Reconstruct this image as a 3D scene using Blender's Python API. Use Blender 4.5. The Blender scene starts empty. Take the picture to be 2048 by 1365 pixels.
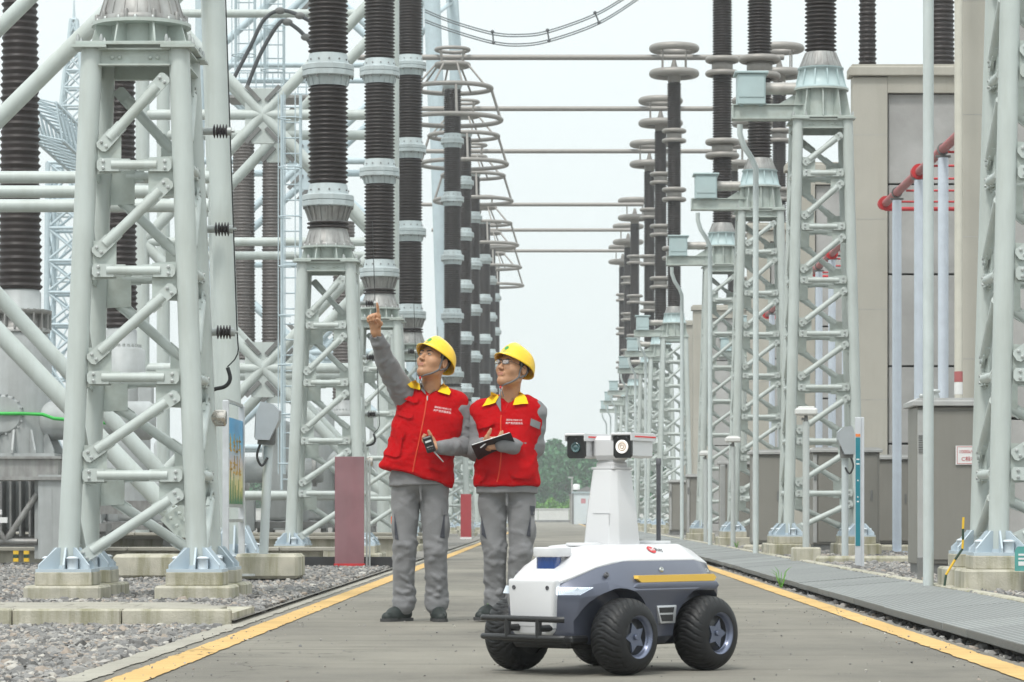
import bpy, bmesh, math, random
import numpy as np
from mathutils import Vector, Matrix, noise
from mathutils.bvhtree import BVHTree

random.seed(7)
S = bpy.context.scene
COL = S.collection
R = math.radians
PI = math.pi

# ------------------------------------------------------------------ camera
CAMZ = 0.68
FPX, VX, VY = 6000.0, 1107.0, 1031.0        # focal length and principal point in photo pixels (2048 wide)
cd = bpy.data.cameras.new('camera')
cam = bpy.data.objects.new('camera', cd); COL.objects.link(cam)
cam.location = (0, 0, CAMZ); cam.rotation_euler = (R(90), 0, 0)
cd.sensor_width = 36.0; cd.lens = 36.0 * FPX / 2048.0
cd.shift_x = (1024 - VX) / 2048.0
cd.shift_y = (VY - 682.5) / 2048.0
cd.clip_start = 0.2; cd.clip_end = 3000
cd.dof.use_dof = True; cd.dof.focus_distance = 18.6; cd.dof.aperture_fstop = 14.0
S.camera = cam

# ------------------------------------------------------------------ sky and sun (overcast)
HAZE = 0.00065
SUN_EL, SUN_AZ = R(58), R(205)
W = bpy.data.worlds.new('World'); S.world = W; W.use_nodes = True
nt = W.node_tree; nt.nodes.clear()
wo = nt.nodes.new('ShaderNodeOutputWorld'); bg = nt.nodes.new('ShaderNodeBackground')
sky = nt.nodes.new('ShaderNodeTexSky'); sky.sky_type = 'NISHITA'; sky.sun_disc = False
sky.sun_elevation = SUN_EL; sky.sun_rotation = SUN_AZ
sky.dust_density = 4.0; sky.air_density = 1.0; sky.ozone_density = 1.0
veil = nt.nodes.new('ShaderNodeMix'); veil.data_type = 'RGBA'
veil.inputs[0].default_value = 0.93                # the cloud layer over the clear sky, brighter towards the zenith as an overcast is
wtc = nt.nodes.new('ShaderNodeTexCoord'); wsp = nt.nodes.new('ShaderNodeSeparateXYZ'); nt.links.new(wtc.outputs['Generated'], wsp.inputs[0])
wmr = nt.nodes.new('ShaderNodeMapRange'); wmr.inputs[3].default_value = 1.0; wmr.inputs[4].default_value = 2.1; nt.links.new(wsp.outputs[2], wmr.inputs[0])
wmu = nt.nodes.new('ShaderNodeMix'); wmu.data_type = 'RGBA'; wmu.blend_type = 'MULTIPLY'; wmu.inputs[0].default_value = 1; wmu.clamp_result = False
wcn = nt.nodes.new('ShaderNodeTexNoise'); wcn.inputs['Scale'].default_value = 2.2; wcn.inputs['Detail'].default_value = 4; nt.links.new(wtc.outputs['Generated'], wcn.inputs[0])
wcm = nt.nodes.new('ShaderNodeMapRange'); wcm.inputs[1].default_value = .3; wcm.inputs[2].default_value = .7; nt.links.new(wcn.outputs[0], wcm.inputs[0])
wcc = nt.nodes.new('ShaderNodeMix'); wcc.data_type = 'RGBA'; wcc.clamp_result = False; nt.links.new(wcm.outputs[0], wcc.inputs[0]); wcc.inputs[6].default_value = (5.95, 6.42, 6.48, 1); wcc.inputs[7].default_value = (6.35, 6.78, 6.78, 1); nt.links.new(wcc.outputs[2], wmu.inputs[6])
nt.links.new(wmr.outputs[0], wmu.inputs[7]); nt.links.new(wmu.outputs[2], veil.inputs[7])
nt.links.new(sky.outputs[0], veil.inputs[6]); nt.links.new(veil.outputs[2], bg.inputs[0])
bg.inputs[1].default_value = 0.1
nt.links.new(bg.outputs[0], wo.inputs[0])
sd = bpy.data.lights.new('sun', 'SUN'); sd.energy = 1.5; sd.angle = R(10); sd.color = (1.0, 0.97, 0.92)
sun = bpy.data.objects.new('sun', sd); COL.objects.link(sun)
# sky rotation is measured from +Y towards +X
_d = Vector((math.sin(SUN_AZ) * math.cos(SUN_EL), math.cos(SUN_AZ) * math.cos(SUN_EL), math.sin(SUN_EL)))
sun.rotation_euler = (-_d).to_track_quat('-Z', 'Y').to_euler()
S.view_settings.view_transform = 'Standard'; S.view_settings.look = 'None'
S.view_settings.exposure = 0.50; S.view_settings.gamma = 1.0; S.view_settings.use_curve_mapping = False
S.render.engine = 'CYCLES'
S.cycles.use_denoising = True
S.cycles.max_bounces = 6; S.cycles.diffuse_bounces = 3; S.cycles.glossy_bounces = 3
S.cycles.transmission_bounces = 4; S.cycles.transparent_max_bounces = 8; S.cycles.volume_bounces = 1

def at(px, py, D):
    """a point of the place, D metres ahead of the camera, from where it stands in the photograph"""
    return Vector(((px - VX) / FPX * D, D, CAMZ + (VY - py) / FPX * D))

# ------------------------------------------------------------------ materials
MATS = {}
def mat(name, col, rough=0.5, metal=0.0, var=0.12, scale=6.0, bump=0.0, bscale=60.0, spec=0.5, streak=0.0,
        dirt=(0.18, 0.16, 0.13), dirt_amt=0.0, dirt_scale=3.0, coat=0.0, sheen=0.0, emit=None, estr=0.0, rvar=0.1):
    if name in MATS: return MATS[name]
    m = bpy.data.materials.new(name); m.use_nodes = True
    n, l = m.node_tree.nodes, m.node_tree.links
    b = n['Principled BSDF']
    b.inputs['Roughness'].default_value = rough; b.inputs['Metallic'].default_value = metal
    b.inputs['Specular IOR Level'].default_value = spec
    if coat: b.inputs['Coat Weight'].default_value = coat; b.inputs['Coat Roughness'].default_value = 0.12
    if sheen: b.inputs['Sheen Weight'].default_value = sheen; b.inputs['Sheen Roughness'].default_value = 0.5
    tc = n.new('ShaderNodeTexCoord'); oi = n.new('ShaderNodeObjectInfo')
    mu = n.new('ShaderNodeMath'); mu.operation = 'MULTIPLY'; mu.inputs[1].default_value = 61.0
    l.new(oi.outputs['Random'], mu.inputs[0])
    ad = n.new('ShaderNodeVectorMath'); ad.operation = 'ADD'
    l.new(tc.outputs['Object'], ad.inputs[0]); l.new(mu.outputs[0], ad.inputs[1])
    vec = ad.outputs[0]
    nz = n.new('ShaderNodeTexNoise'); nz.inputs['Scale'].default_value = scale; nz.inputs['Detail'].default_value = 5
    l.new(vec, nz.inputs['Vector'])
    mr = n.new('ShaderNodeMapRange'); mr.inputs[1].default_value = 0.3; mr.inputs[2].default_value = 0.7
    mr.inputs[3].default_value = 1 - var; mr.inputs[4].default_value = 1 + var
    l.new(nz.outputs[0], mr.inputs[0])
    mx = n.new('ShaderNodeMix'); mx.data_type = 'RGBA'; mx.blend_type = 'MULTIPLY'; mx.inputs[0].default_value = 1
    mx.inputs[6].default_value = (*col, 1); l.new(mr.outputs[0], mx.inputs[7])
    out = mx.outputs[2]
    if dirt_amt > 0:
        mp = n.new('ShaderNodeMapping'); mp.inputs['Scale'].default_value = (1, 1, 0.12 if streak else 1)
        l.new(vec, mp.inputs[0])
        n2 = n.new('ShaderNodeTexNoise'); n2.inputs['Scale'].default_value = dirt_scale; n2.inputs['Detail'].default_value = 8
        n2.inputs['Roughness'].default_value = 0.65
        l.new(mp.outputs[0], n2.inputs['Vector'])
        r2 = n.new('ShaderNodeMapRange'); r2.inputs[1].default_value = 0.44; r2.inputs[2].default_value = 0.68
        r2.inputs[3].default_value = 0; r2.inputs[4].default_value = dirt_amt; l.new(n2.outputs[0], r2.inputs[0])
        m2 = n.new('ShaderNodeMix'); m2.data_type = 'RGBA'; l.new(r2.outputs[0], m2.inputs[0])
        l.new(out, m2.inputs[6]); m2.inputs[7].default_value = (*dirt, 1); out = m2.outputs[2]
    l.new(out, b.inputs['Base Color'])
    rr = n.new('ShaderNodeMapRange'); rr.inputs[3].default_value = max(0.03, rough - rvar); rr.inputs[4].default_value = min(1, rough + rvar)
    l.new(nz.outputs[0], rr.inputs[0]); l.new(rr.outputs[0], b.inputs['Roughness'])
    if bump > 0:
        n3 = n.new('ShaderNodeTexNoise'); n3.inputs['Scale'].default_value = bscale; n3.inputs['Detail'].default_value = 6
        l.new(vec, n3.inputs['Vector'])
        bp = n.new('ShaderNodeBump'); bp.inputs['Strength'].default_value = bump; bp.inputs['Distance'].default_value = 0.01
        l.new(n3.outputs[0], bp.inputs['Height']); l.new(bp.outputs[0], b.inputs['Normal'])
    if emit: b.inputs['Emission Color'].default_value = (*emit, 1); b.inputs['Emission Strength'].default_value = estr
    MATS[name] = m
    return m

PAINT = mat('pale green steel paint', (0.495, 0.54, 0.52), 0.42, var=0.05, scale=3, dirt_amt=0.35, streak=1, dirt=(0.31, 0.325, 0.28), dirt_scale=5, spec=0.4)
PAINT2 = mat('pale green gusset paint', (0.45, 0.50, 0.47), 0.45, var=0.07, scale=5, dirt_amt=0.5, dirt=(0.30, 0.31, 0.27), dirt_scale=6)
BLUEPAINT = mat('pale blue base paint', (0.47, 0.55, 0.61), 0.45, var=0.06, scale=6, dirt_amt=0.3, dirt=(0.4, 0.42, 0.4))
CYAN = mat('pale cyan cast housing', (0.42, 0.53, 0.54), 0.45, var=0.08, dirt_amt=0.3, dirt=(0.3, 0.33, 0.32))
CAPWHITE = mat('white bolt cap plastic', (0.66, 0.72, 0.77), 0.4, var=0.06, dirt_amt=0.3, dirt=(0.35, 0.34, 0.3))
GALV = mat('galvanised bolt steel', (0.42, 0.44, 0.43), 0.45, 0.5, var=0.15, scale=20)
CAST = mat('grey cast aluminium', (0.33, 0.33, 0.32), 0.5, 0.3, var=0.15, scale=8, dirt_amt=0.5, streak=1, dirt=(0.14, 0.12, 0.11), dirt_scale=9)
COLLAR = mat('pale grey cast collar', (0.47, 0.53, 0.54), 0.45, 0.1, var=0.07, dirt_amt=0.35, streak=1, dirt=(0.25, 0.25, 0.24))
PORC = mat('dark brown insulator', (0.027, 0.020, 0.019), 0.46, var=0.15, scale=2.5, dirt_amt=0.16, dirt=(0.075, 0.065, 0.06), dirt_scale=4, spec=0.28)
PORC2 = mat('brown grey insulator', (0.095, 0.082, 0.076), 0.5, var=0.12, scale=2.5)
RING = mat('dull aluminium ring', (0.29, 0.27, 0.25), 0.5, 0.3, var=0.08, dirt_amt=0.25, dirt=(0.25, 0.24, 0.22))
CONC = mat('grey beige concrete', (0.46, 0.435, 0.36), 0.85, var=0.16, scale=5, bump=0.4, bscale=70, dirt_amt=0.85, streak=1, dirt=(0.20, 0.19, 0.10), dirt_scale=7)
CONCWALL = mat('wall concrete', (0.43, 0.41, 0.36), 0.9, var=0.06, scale=1.2, bump=0.15, bscale=40, dirt_amt=0.5, streak=1, dirt=(0.29, 0.27, 0.22), dirt_scale=1.6)
PANELC = mat('wall panel concrete', (0.40, 0.395, 0.385), 0.9, var=0.12, scale=1.6, bump=0.15, bscale=40, dirt_amt=0.5, dirt=(0.24, 0.23, 0.22), dirt_scale=1.0)
JOINT = mat('dark joint', (0.06, 0.058, 0.055), 0.9)
BLACK = mat('black rubber cable', (0.015, 0.016, 0.017), 0.5)
STEEL = mat('brushed stainless', (0.55, 0.51, 0.46), 0.28, 0.9, var=0.1, scale=30)
GREYCAB = mat('grey cabinet steel', (0.235, 0.225, 0.20), 0.5, 0.1, var=0.06, scale=1.5, dirt_amt=0.35, streak=1, dirt=(0.16, 0.15, 0.13), dirt_scale=2)
CABEDGE = mat('pale cabinet edge', (0.40, 0.40, 0.39), 0.5, 0.1, var=0.08)
WHITEPIPE = mat('white blue pipe paint', (0.60, 0.66, 0.74), 0.4, var=0.05)
REDPIPE = mat('red fire pipe paint', (0.55, 0.03, 0.035), 0.4, var=0.12)
DULLRED = mat('dull red pipe paint', (0.42, 0.12, 0.12), 0.5, var=0.15)
GREYEQ = mat('grey equipment paint', (0.40, 0.42, 0.42), 0.5, var=0.08, dirt_amt=0.4, streak=1, dirt=(0.2, 0.2, 0.19))
DKEQ = mat('dark grey equipment steel', (0.17, 0.17, 0.165), 0.6, var=0.2)
YEL = mat('yellow band paint', (0.72, 0.45, 0.03), 0.5, var=0.1)
DKGREEN = mat('dark green band paint', (0.02, 0.05, 0.03), 0.5)
WHITE = mat('white sign face', (0.74, 0.74, 0.73), 0.5, var=0.04)
SIGNRED = mat('red sign lettering', (0.45, 0.03, 0.04), 0.6)

# ------------------------------------------------------------------ mesh building
class MB:
    def __init__(s): s.v = []; s.f = []; s.sm = []; s.mi = []
    def add(s, vs, fs, smooth=False, m=0, M=None):
        o = len(s.v)
        if M is not None: vs = [M @ Vector(v) for v in vs]
        s.v.extend(tuple(v) for v in vs)
        for f in fs: s.f.append(tuple(i + o for i in f)); s.sm.append(smooth); s.mi.append(m)
        return s
    def box(s, c, d, m=0, M=None, ch=0.0):
        """box centred at c, full size d, edges chamfered by ch"""
        hx, hy, hz = d[0] / 2, d[1] / 2, d[2] / 2
        if ch <= 0:
            vs = [(c[0] + x * hx, c[1] + y * hy, c[2] + z * hz) for x in (-1, 1) for y in (-1, 1) for z in (-1, 1)]
            return s.add(vs, [(0, 1, 3, 2), (4, 6, 7, 5), (0, 4, 5, 1), (2, 3, 7, 6), (0, 2, 6, 4), (1, 5, 7, 3)], False, m, M)
        ch = min(ch, hx * .9, hy * .9, hz * .9)
        vs = []; idx = {}
        for x in (-1, 1):
            for y in (-1, 1):
                for z in (-1, 1):
                    for a in range(3):
                        q = [hx, hy, hz]
                        q = [q[k] - (0 if k == a else ch) for k in range(3)]
                        idx[(x, y, z, a)] = len(vs); vs.append((c[0] + x * q[0], c[1] + y * q[1], c[2] + z * q[2]))
        fs = []
        for a in range(3):
            b_, c_ = (a + 1) % 3, (a + 2) % 3
            for sg in (-1, 1):
                loop = []
                for sb, sc in ((-1, -1), (1, -1), (1, 1), (-1, 1)):
                    k = [0, 0, 0]; k[a] = sg; k[b_] = sb; k[c_] = sc; loop.append(idx[(k[0], k[1], k[2], a)])
                fs.append(tuple(loop if sg > 0 else loop[::-1]))
            for sb in (-1, 1):
                for sc in (-1, 1):
                    k0 = [0, 0, 0]; k0[a] = -1; k0[b_] = sb; k0[c_] = sc
                    k1 = list(k0); k1[a] = 1
                    q = (idx[(*k0, b_)], idx[(*k1, b_)], idx[(*k1, c_)], idx[(*k0, c_)])
                    fs.append(q if sb * sc < 0 else q[::-1])
        for x in (-1, 1):
            for y in (-1, 1):
                for z in (-1, 1):
                    t = (idx[(x, y, z, 0)], idx[(x, y, z, 1)], idx[(x, y, z, 2)])
                    fs.append(t if x * y * z > 0 else t[::-1])
        return s.add(vs, fs, False, m, M)
    def tube(s, a, b, r, r2=None, n=14, m=0, caps=True, M=None):
        a, b = Vector(a), Vector(b); r2 = r if r2 is None else r2
        d = (b - a).normalized(); u = d.orthogonal().normalized(); w = d.cross(u)
        vs = []
        for p, q in ((a, r), (b, r2)):
            for i in range(n):
                t = 2 * PI * i / n; vs.append(p + (u * math.cos(t) + w * math.sin(t)) * q)
        s.add(vs, [(i, (i + 1) % n, n + (i + 1) % n, n + i) for i in range(n)], True, m, M)
        if caps: s.add(vs, [tuple(range(n))[::-1], tuple(range(n, 2 * n))], False, m, M)
        return s
    def path(s, pts, r, n=8, m=0, M=None, closed=False, flat=None):
        pts = [Vector(p) for p in pts]; k = len(pts); vs = []
        rs = r if isinstance(r, (list, tuple)) else [r] * k
        u = None
        for i, p in enumerate(pts):
            if closed: d = pts[(i + 1) % k] - pts[i - 1]
            else: d = pts[min(i + 1, k - 1)] - pts[max(i - 1, 0)]
            d.normalize()
            u = d.orthogonal() if u is None else u - d * u.dot(d)
            u.normalize(); w = d.cross(u)
            for j in range(n):
                t = 2 * PI * j / n; vs.append(p + (u * math.cos(t) + w * math.sin(t)) * rs[i])
        fs = []
        for i in range(k if closed else k - 1):
            a, b = i * n, ((i + 1) % k) * n
            fs += [(a + j, a + (j + 1) % n, b + (j + 1) % n, b + j) for j in range(n)]
        s.add(vs, fs, True, m, M)
        if not closed: s.add(vs, [tuple(range(n))[::-1], tuple(range((k - 1) * n, k * n))], False, m, M)
        return s
    def lathe(s, prof, c=(0, 0, 0), n=24, m=0, M=None, smooth=True, caps=True, poly=None):
        vs = []
        for r, z in prof:
            for i in range(n):
                t = 2 * PI * (i + (.5 if poly else 0)) / n; vs.append((c[0] + r * math.cos(t), c[1] + r * math.sin(t), c[2] + z))
        fs = []
        for k in range(len(prof) - 1):
            fs += [(k * n + i, k * n + (i + 1) % n, (k + 1) * n + (i + 1) % n, (k + 1) * n + i) for i in range(n)]
        s.add(vs, fs, smooth, m, M)
        if caps:
            s.add(vs, [tuple(range(n))[::-1], tuple(range((len(prof) - 1) * n, len(prof) * n))], False, m, M)
        return s
    def torus(s, c, Rr, r, n=40, k=10, m=0, M=None):
        vs = []
        for i in range(n):
            t = 2 * PI * i / n
            for j in range(k):
                q = 2 * PI * j / k; rr = Rr + r * math.cos(q)
                vs.append((c[0] + rr * math.cos(t), c[1] + rr * math.sin(t), c[2] + r * math.sin(q)))
        fs = [(i * k + j, ((i + 1) % n) * k + j, ((i + 1) % n) * k + (j + 1) % k, i * k + (j + 1) % k) for i in range(n) for j in range(k)]
        return s.add(vs, fs, True, m, M)
    def prism(s, poly, origin, u, w, thick, m=0, M=None):
        """flat polygon (a,b) in the plane (u,w) at origin, thickened along u x w, centred"""
        o, u, w = Vector(origin), Vector(u), Vector(w); nrm = u.cross(w).normalized() * thick / 2
        n = len(poly)
        vs = [o + u * a + w * b - nrm for a, b in poly] + [o + u * a + w * b + nrm for a, b in poly]
        fs = [tuple(range(n))[::-1], tuple(range(n, 2 * n))] + [(i, (i + 1) % n, n + (i + 1) % n, n + i) for i in range(n)]
        return s.add(vs, fs, False, m, M)
    def ball(s, c, r, n=12, k=8, m=0, M=None):
        r = (r, r, r) if not isinstance(r, (tuple, list)) else r
        prof = [(math.sin(PI * i / k), -math.cos(PI * i / k)) for i in range(k + 1)]
        vs = []
        for q, z in prof:
            for i in range(n):
                t = 2 * PI * i / n; vs.append((c[0] + r[0] * max(q, 1e-4) * math.cos(t), c[1] + r[1] * max(q, 1e-4) * math.sin(t), c[2] + r[2] * z))
        fs = [(j * n + i, j * n + (i + 1) % n, (j + 1) * n + (i + 1) % n, (j + 1) * n + i) for j in range(k) for i in range(n)]
        return s.add(vs, fs, True, m, M)
    def mesh(s, name, mats):
        me = bpy.data.meshes.new(name)
        me.from_pydata(s.v, [], s.f)
        me.polygons.foreach_set('use_smooth', s.sm); me.polygons.foreach_set('material_index', s.mi)
        for q in (mats if isinstance(mats, (list, tuple)) else [mats]): me.materials.append(q)
        me.update()
        return me

def put(name, me, mats=None, parent=None, M=None, loc=None, label=None, cat=None, group=None, kind=None):
    """link ONE object; me is a mesh or a builder"""
    if isinstance(me, MB): me = me.mesh(name, mats)
    o = bpy.data.objects.new(name, me); COL.objects.link(o)
    if parent is not None:
        o.parent = parent; KIDS.setdefault(parent.name, []).append(o)
    if M is not None: o.matrix_basis = M
    if loc is not None: o.location = loc
    tag(o, label, cat, group, kind)
    return o
def tag(o, label=None, cat=None, group=None, kind=None):
    if label: o['label'] = label
    if cat: o['category'] = cat
    if group: o['group'] = group
    if kind: o['kind'] = kind
    return o
def thing(name, loc, label, cat, group=None, rz=0.0):
    o = bpy.data.objects.new(name, None); COL.objects.link(o)
    o.location = loc; o.rotation_euler = (0, 0, rz); o.empty_display_size = 0.1
    return tag(o, label, cat, group)
def copy_tree(o, parent=None):
    c = o.copy(); COL.objects.link(c)
    if parent is not None:
        c.parent = parent; KIDS.setdefault(parent.name, []).append(c)
    for ch in list(KIDS.get(o.name, ())): copy_tree(ch, c)
    return c
KIDS = {}
def instance(proto, loc, label, group=None):
    c = copy_tree(proto); c.location = loc; c['label'] = label
    if group: c['group'] = group
    return c
def from_arrays(name, V, F, m, smooth=False):
    """big mesh from numpy: V n x 3, F k x 3 or k x 4"""
    me = bpy.data.meshes.new(name); k = F.shape[1]
    me.vertices.add(len(V)); me.vertices.foreach_set('co', np.ascontiguousarray(V, dtype=np.float32).ravel())
    me.loops.add(F.size); me.loops.foreach_set('vertex_index', np.ascontiguousarray(F, dtype=np.int32).ravel())
    me.polygons.add(len(F)); me.polygons.foreach_set('loop_start', np.arange(0, F.size, k, dtype=np.int32))
    me.polygons.foreach_set('loop_total', np.full(len(F), k, dtype=np.int32))
    me.polygons.foreach_set('use_smooth', np.full(len(F), smooth, dtype=bool))
    me.materials.append(m); me.update(calc_edges=True)
    return me
def text_mesh(txt, size, m, extrude=0.0004, align='CENTER'):
    c = bpy.data.curves.new('lettering', 'FONT'); c.body = txt; c.size = size; c.extrude = extrude
    c.align_x = align; c.align_y = 'CENTER'; c.resolution_u = 3
    o = bpy.data.objects.new('lettering', c); COL.objects.link(o)
    dg = bpy.context.evaluated_depsgraph_get()
    me = bpy.data.meshes.new_from_object(o.evaluated_get(dg)); bpy.data.objects.remove(o); bpy.data.curves.remove(c)
    me.materials.clear(); me.materials.append(m)
    return me
def evaluated(o):
    dg = bpy.context.evaluated_depsgraph_get(); me = bpy.data.meshes.new_from_object(o.evaluated_get(dg))
    return me
RZ = lambda a: Matrix.Rotation(a, 4, 'Z')
RX = lambda a: Matrix.Rotation(a, 4, 'X')
RY = lambda a: Matrix.Rotation(a, 4, 'Y')
T = lambda *p: Matrix.Translation(p)
# ------------------------------------------------------------------ ground materials
def ground_mat(name, base, dark, light, sc, spot=0.0, bump=0.5, speck_scale=90):
    m = bpy.data.materials.new(name); m.use_nodes = True
    n, l = m.node_tree.nodes, m.node_tree.links; b = n['Principled BSDF']
    b.inputs['Roughness'].default_value = 0.9; b.inputs['Specular IOR Level'].default_value = 0.25
    tc = n.new('ShaderNodeTexCoord'); v = tc.outputs['Object']
    def noise_(s, d=6, r=.6, sc3=None):
        k = n.new('ShaderNodeTexNoise'); k.inputs['Scale'].default_value = s; k.inputs['Detail'].default_value = d; k.inputs['Roughness'].default_value = r
        if sc3:
            mp = n.new('ShaderNodeMapping'); mp.inputs['Scale'].default_value = sc3; l.new(v, mp.inputs[0]); l.new(mp.outputs[0], k.inputs[0])
        else: l.new(v, k.inputs[0])
        return k.outputs[0]
    def ramp(src, lo, hi, a=0, c=1):
        r = n.new('ShaderNodeMapRange'); r.inputs[1].default_value = lo; r.inputs[2].default_value = hi; r.inputs[3].default_value = a; r.inputs[4].default_value = c
        l.new(src, r.inputs[0]); return r.outputs[0]
    def mixc(f, a, c):
        x = n.new('ShaderNodeMix'); x.data_type = 'RGBA'; l.new(f, x.inputs[0])
        if isinstance(a, tuple): x.inputs[6].default_value = (*a, 1)
        else: l.new(a, x.inputs[6])
        if isinstance(c, tuple): x.inputs[7].default_value = (*c, 1)
        else: l.new(c, x.inputs[7])
        return x.outputs[2]
    big = noise_(sc, 7, .62, (1, .6, 1))
    c = mixc(ramp(big, .32, .68), dark, light)
    mid = noise_(sc * 9, 6, .7)
    c = mixc(ramp(mid, .35, .75, 0, .55), c, base)
    fine = noise_(speck_scale, 3, .8)
    c = mixc(ramp(fine, .62, .72, 0, .8), c, tuple(x * .45 for x in base))
    c = mixc(ramp(noise_(speck_scale * 1.7, 2, .8), .66, .75, 0, .6), c, tuple(min(1, x * 1.9) for x in base))
    if spot:
        vo = n.new('ShaderNodeTexVoronoi'); vo.inputs['Scale'].default_value = 4.5; l.new(v, vo.inputs[0])
        c = mixc(ramp(vo.outputs['Distance'], .035, .055, spot, 0), c, (.035, .033, .03))
    streaks = noise_(sc * 5, 5, .6, (.22, 2.2, 1))
    c = mixc(ramp(streaks, .50, .70, 0, .6), c, tuple(x * .62 for x in base))
    if spot:                                                            # hairline cracks and oil-dark patches
        vc = n.new('ShaderNodeTexVoronoi'); vc.feature = 'DISTANCE_TO_EDGE'; vc.inputs['Scale'].default_value = .55
        wv = n.new('ShaderNodeVectorMath'); wv.operation = 'ADD'; kn = n.new('ShaderNodeTexNoise'); kn.inputs['Scale'].default_value = 2.5; kn.inputs['Detail'].default_value = 6; l.new(v, kn.inputs[0]); l.new(v, wv.inputs[0]); l.new(kn.outputs['Color'], wv.inputs[1]); l.new(wv.outputs[0], vc.inputs[0])
        ck = n.new('ShaderNodeMath'); ck.operation = 'MULTIPLY'; l.new(ramp(vc.outputs['Distance'], .002, .007, .75, 0), ck.inputs[0]); l.new(ramp(noise_(.9, 3, .5), .48, .58), ck.inputs[1])
        c = mixc(ck.outputs[0], c, tuple(x * .3 for x in base))
        c = mixc(ramp(noise_(1.3, 4, .6), .60, .74, 0, .4), c, tuple(x * .5 for x in base))
    l.new(c, b.inputs['Base Color'])
    bp = n.new('ShaderNodeBump'); bp.inputs['Strength'].default_value = bump; bp.inputs['Distance'].default_value = .012
    l.new(noise_(speck_scale * .8, 6, .75), bp.inputs['Height']); l.new(bp.outputs[0], b.inputs['Normal'])
    return m
ROAD = ground_mat('worn grey road', (.235, .218, .185), (.132, .124, .11), (.30, .28, .235), .42, spot=.5, speck_scale=55, bump=.8)
SOIL = ground_mat('grey gravel soil', (.20, .19, .175), (.17, .16, .145), (.25, .235, .21), .6, speck_scale=30)
EDGEC = ground_mat('pale edge concrete', (.36, .34, .29), (.29, .27, .23), (.42, .40, .34), 1.5, speck_scale=50)
GRASSLAND = ground_mat('far field', (.09, .11, .05), (.07, .09, .04), (.13, .14, .07), .05, speck_scale=2)
SHADESOIL = ground_mat('shade dark gutter soil', (.10, .09, .08), (.06, .055, .05), (.15, .135, .11), 2, speck_scale=40)  # gutter soil, its colour darkened for the shade under the walkway overhang
LINE = ground_mat('yellow road paint', (.60, .39, .155), (.49, .32, .125), (.66, .44, .185), 1.2, spot=.8, speck_scale=60, bump=.2)

def sheet(name, x0, x1, y0, y1, z, m, z1=None, lab=None):
    z1 = z if z1 is None else z1
    b = MB().add([(x0, y0, z), (x1, y0, z1), (x1, y1, z1), (x0, y1, z)], [(0, 1, 2, 3)])
    return put(name, b, m, kind='structure', label=lab)
sheet('ground', -900, 900, -60, 1900, -0.14, GRASSLAND, lab='flat ground running out to the horizon')
sheet('road', -2.02, 2.14, 3, 296, 0.0, ROAD, lab='worn grey service road between the rows of towers')
sheet('yard_road', -60, 60, 245, 296, -0.012, ROAD, lab='cross road in front of the far boundary wall')
sheet('gravel_yard', -60, -1.98, 3, 18.66, -0.022, SOIL, lab='grey gravel ground before the low kerb')
sheet('gravel_yard', -60, -1.98, 18.66, 245, 0.028, SOIL, lab='grey gravel ground under the left towers')
sheet('gravel_bed', 2.9, 60, 3, 245, 0.10, SOIL, lab='grey gravel ground under the right towers')
sheet('gutter', 2.10, 2.95, 3, 245, -0.05, SHADESOIL, lab='dark gutter beneath the walkway edge')

def ragged(name, xa, xb, y0, y1, z, m, jit, lab, seedv):
    rr = random.Random(seedv); b = MB(); y = y0; vs = []; fs = []
    while y < y1:
        k = jit
        vs += [(xa + noise.noise(Vector((y * 3.1, seedv, 0))) * k + rr.uniform(-k, k) * .35, y, z), (xb + noise.noise(Vector((y * 2.7, seedv + 9, 0))) * k + rr.uniform(-k, k) * .35, y, z)]
        y += .06 if y < 30 else .25 if y < 80 else 2
    fs = [(2 * i, 2 * i + 1, 2 * i + 3, 2 * i + 2) for i in range(len(vs) // 2 - 1)]
    b.add(vs, fs); return put(name, b, m, kind='structure', label=lab)
ragged('road_line', -1.828, -1.665, 6, 290, .005, LINE, .012, 'yellow edge line along the left of the road', 1)
ragged('road_line', 1.925, 2.085, 6, 290, .005, LINE, .010, 'yellow edge line along the right of the road', 2)
eb = ragged('road_edge', -2.03, -1.90, 6, 240, .005, EDGEC, .02, 'broken pale concrete strip edging the left of the road', 3)

# ------------------------------------------------------------------ stones
def stone_mat():
    m = bpy.data.materials.new('crushed stone'); m.use_nodes = True
    n, l = m.node_tree.nodes, m.node_tree.links; b = n['Principled BSDF']; b.inputs['Roughness'].default_value = .9
    b.inputs['Specular IOR Level'].default_value = .2
    g = n.new('ShaderNodeNewGeometry'); r = n.new('ShaderNodeValToRGB'); l.new(g.outputs['Random Per Island'], r.inputs[0])
    e = r.color_ramp.elements; e[0].position = 0; e[0].color = (.10, .098, .095, 1); e[1].position = 1; e[1].color = (.52, .49, .44, 1)
    for p, c in ((.12, (.17, .165, .16)), (.45, (.25, .245, .24)), (.7, (.33, .315, .295)), (.86, (.36, .30, .25)), (.93, (.41, .40, .38))):
        q = e.new(p); q.color = (*c, 1)
    tc = n.new('ShaderNodeTexCoord'); k = n.new('ShaderNodeTexNoise'); k.inputs['Scale'].default_value = 60; k.inputs['Detail'].default_value = 4; l.new(tc.outputs['Object'], k.inputs[0])
    mr = n.new('ShaderNodeMapRange'); mr.inputs[3].default_value = .68; mr.inputs[4].default_value = 1.12; l.new(k.outputs[0], mr.inputs[0])
    x = n.new('ShaderNodeMix'); x.data_type = 'RGBA'; x.blend_type = 'MULTIPLY'; x.inputs[0].default_value = 1; l.new(r.outputs[0], x.inputs[6]); l.new(mr.outputs[0], x.inputs[7])
    l.new(x.outputs[2], b.inputs['Base Color'])
    return m
STONE = stone_mat()
_bm = bmesh.new(); bmesh.ops.create_icosphere(_bm, subdivisions=1, radius=1)
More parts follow.
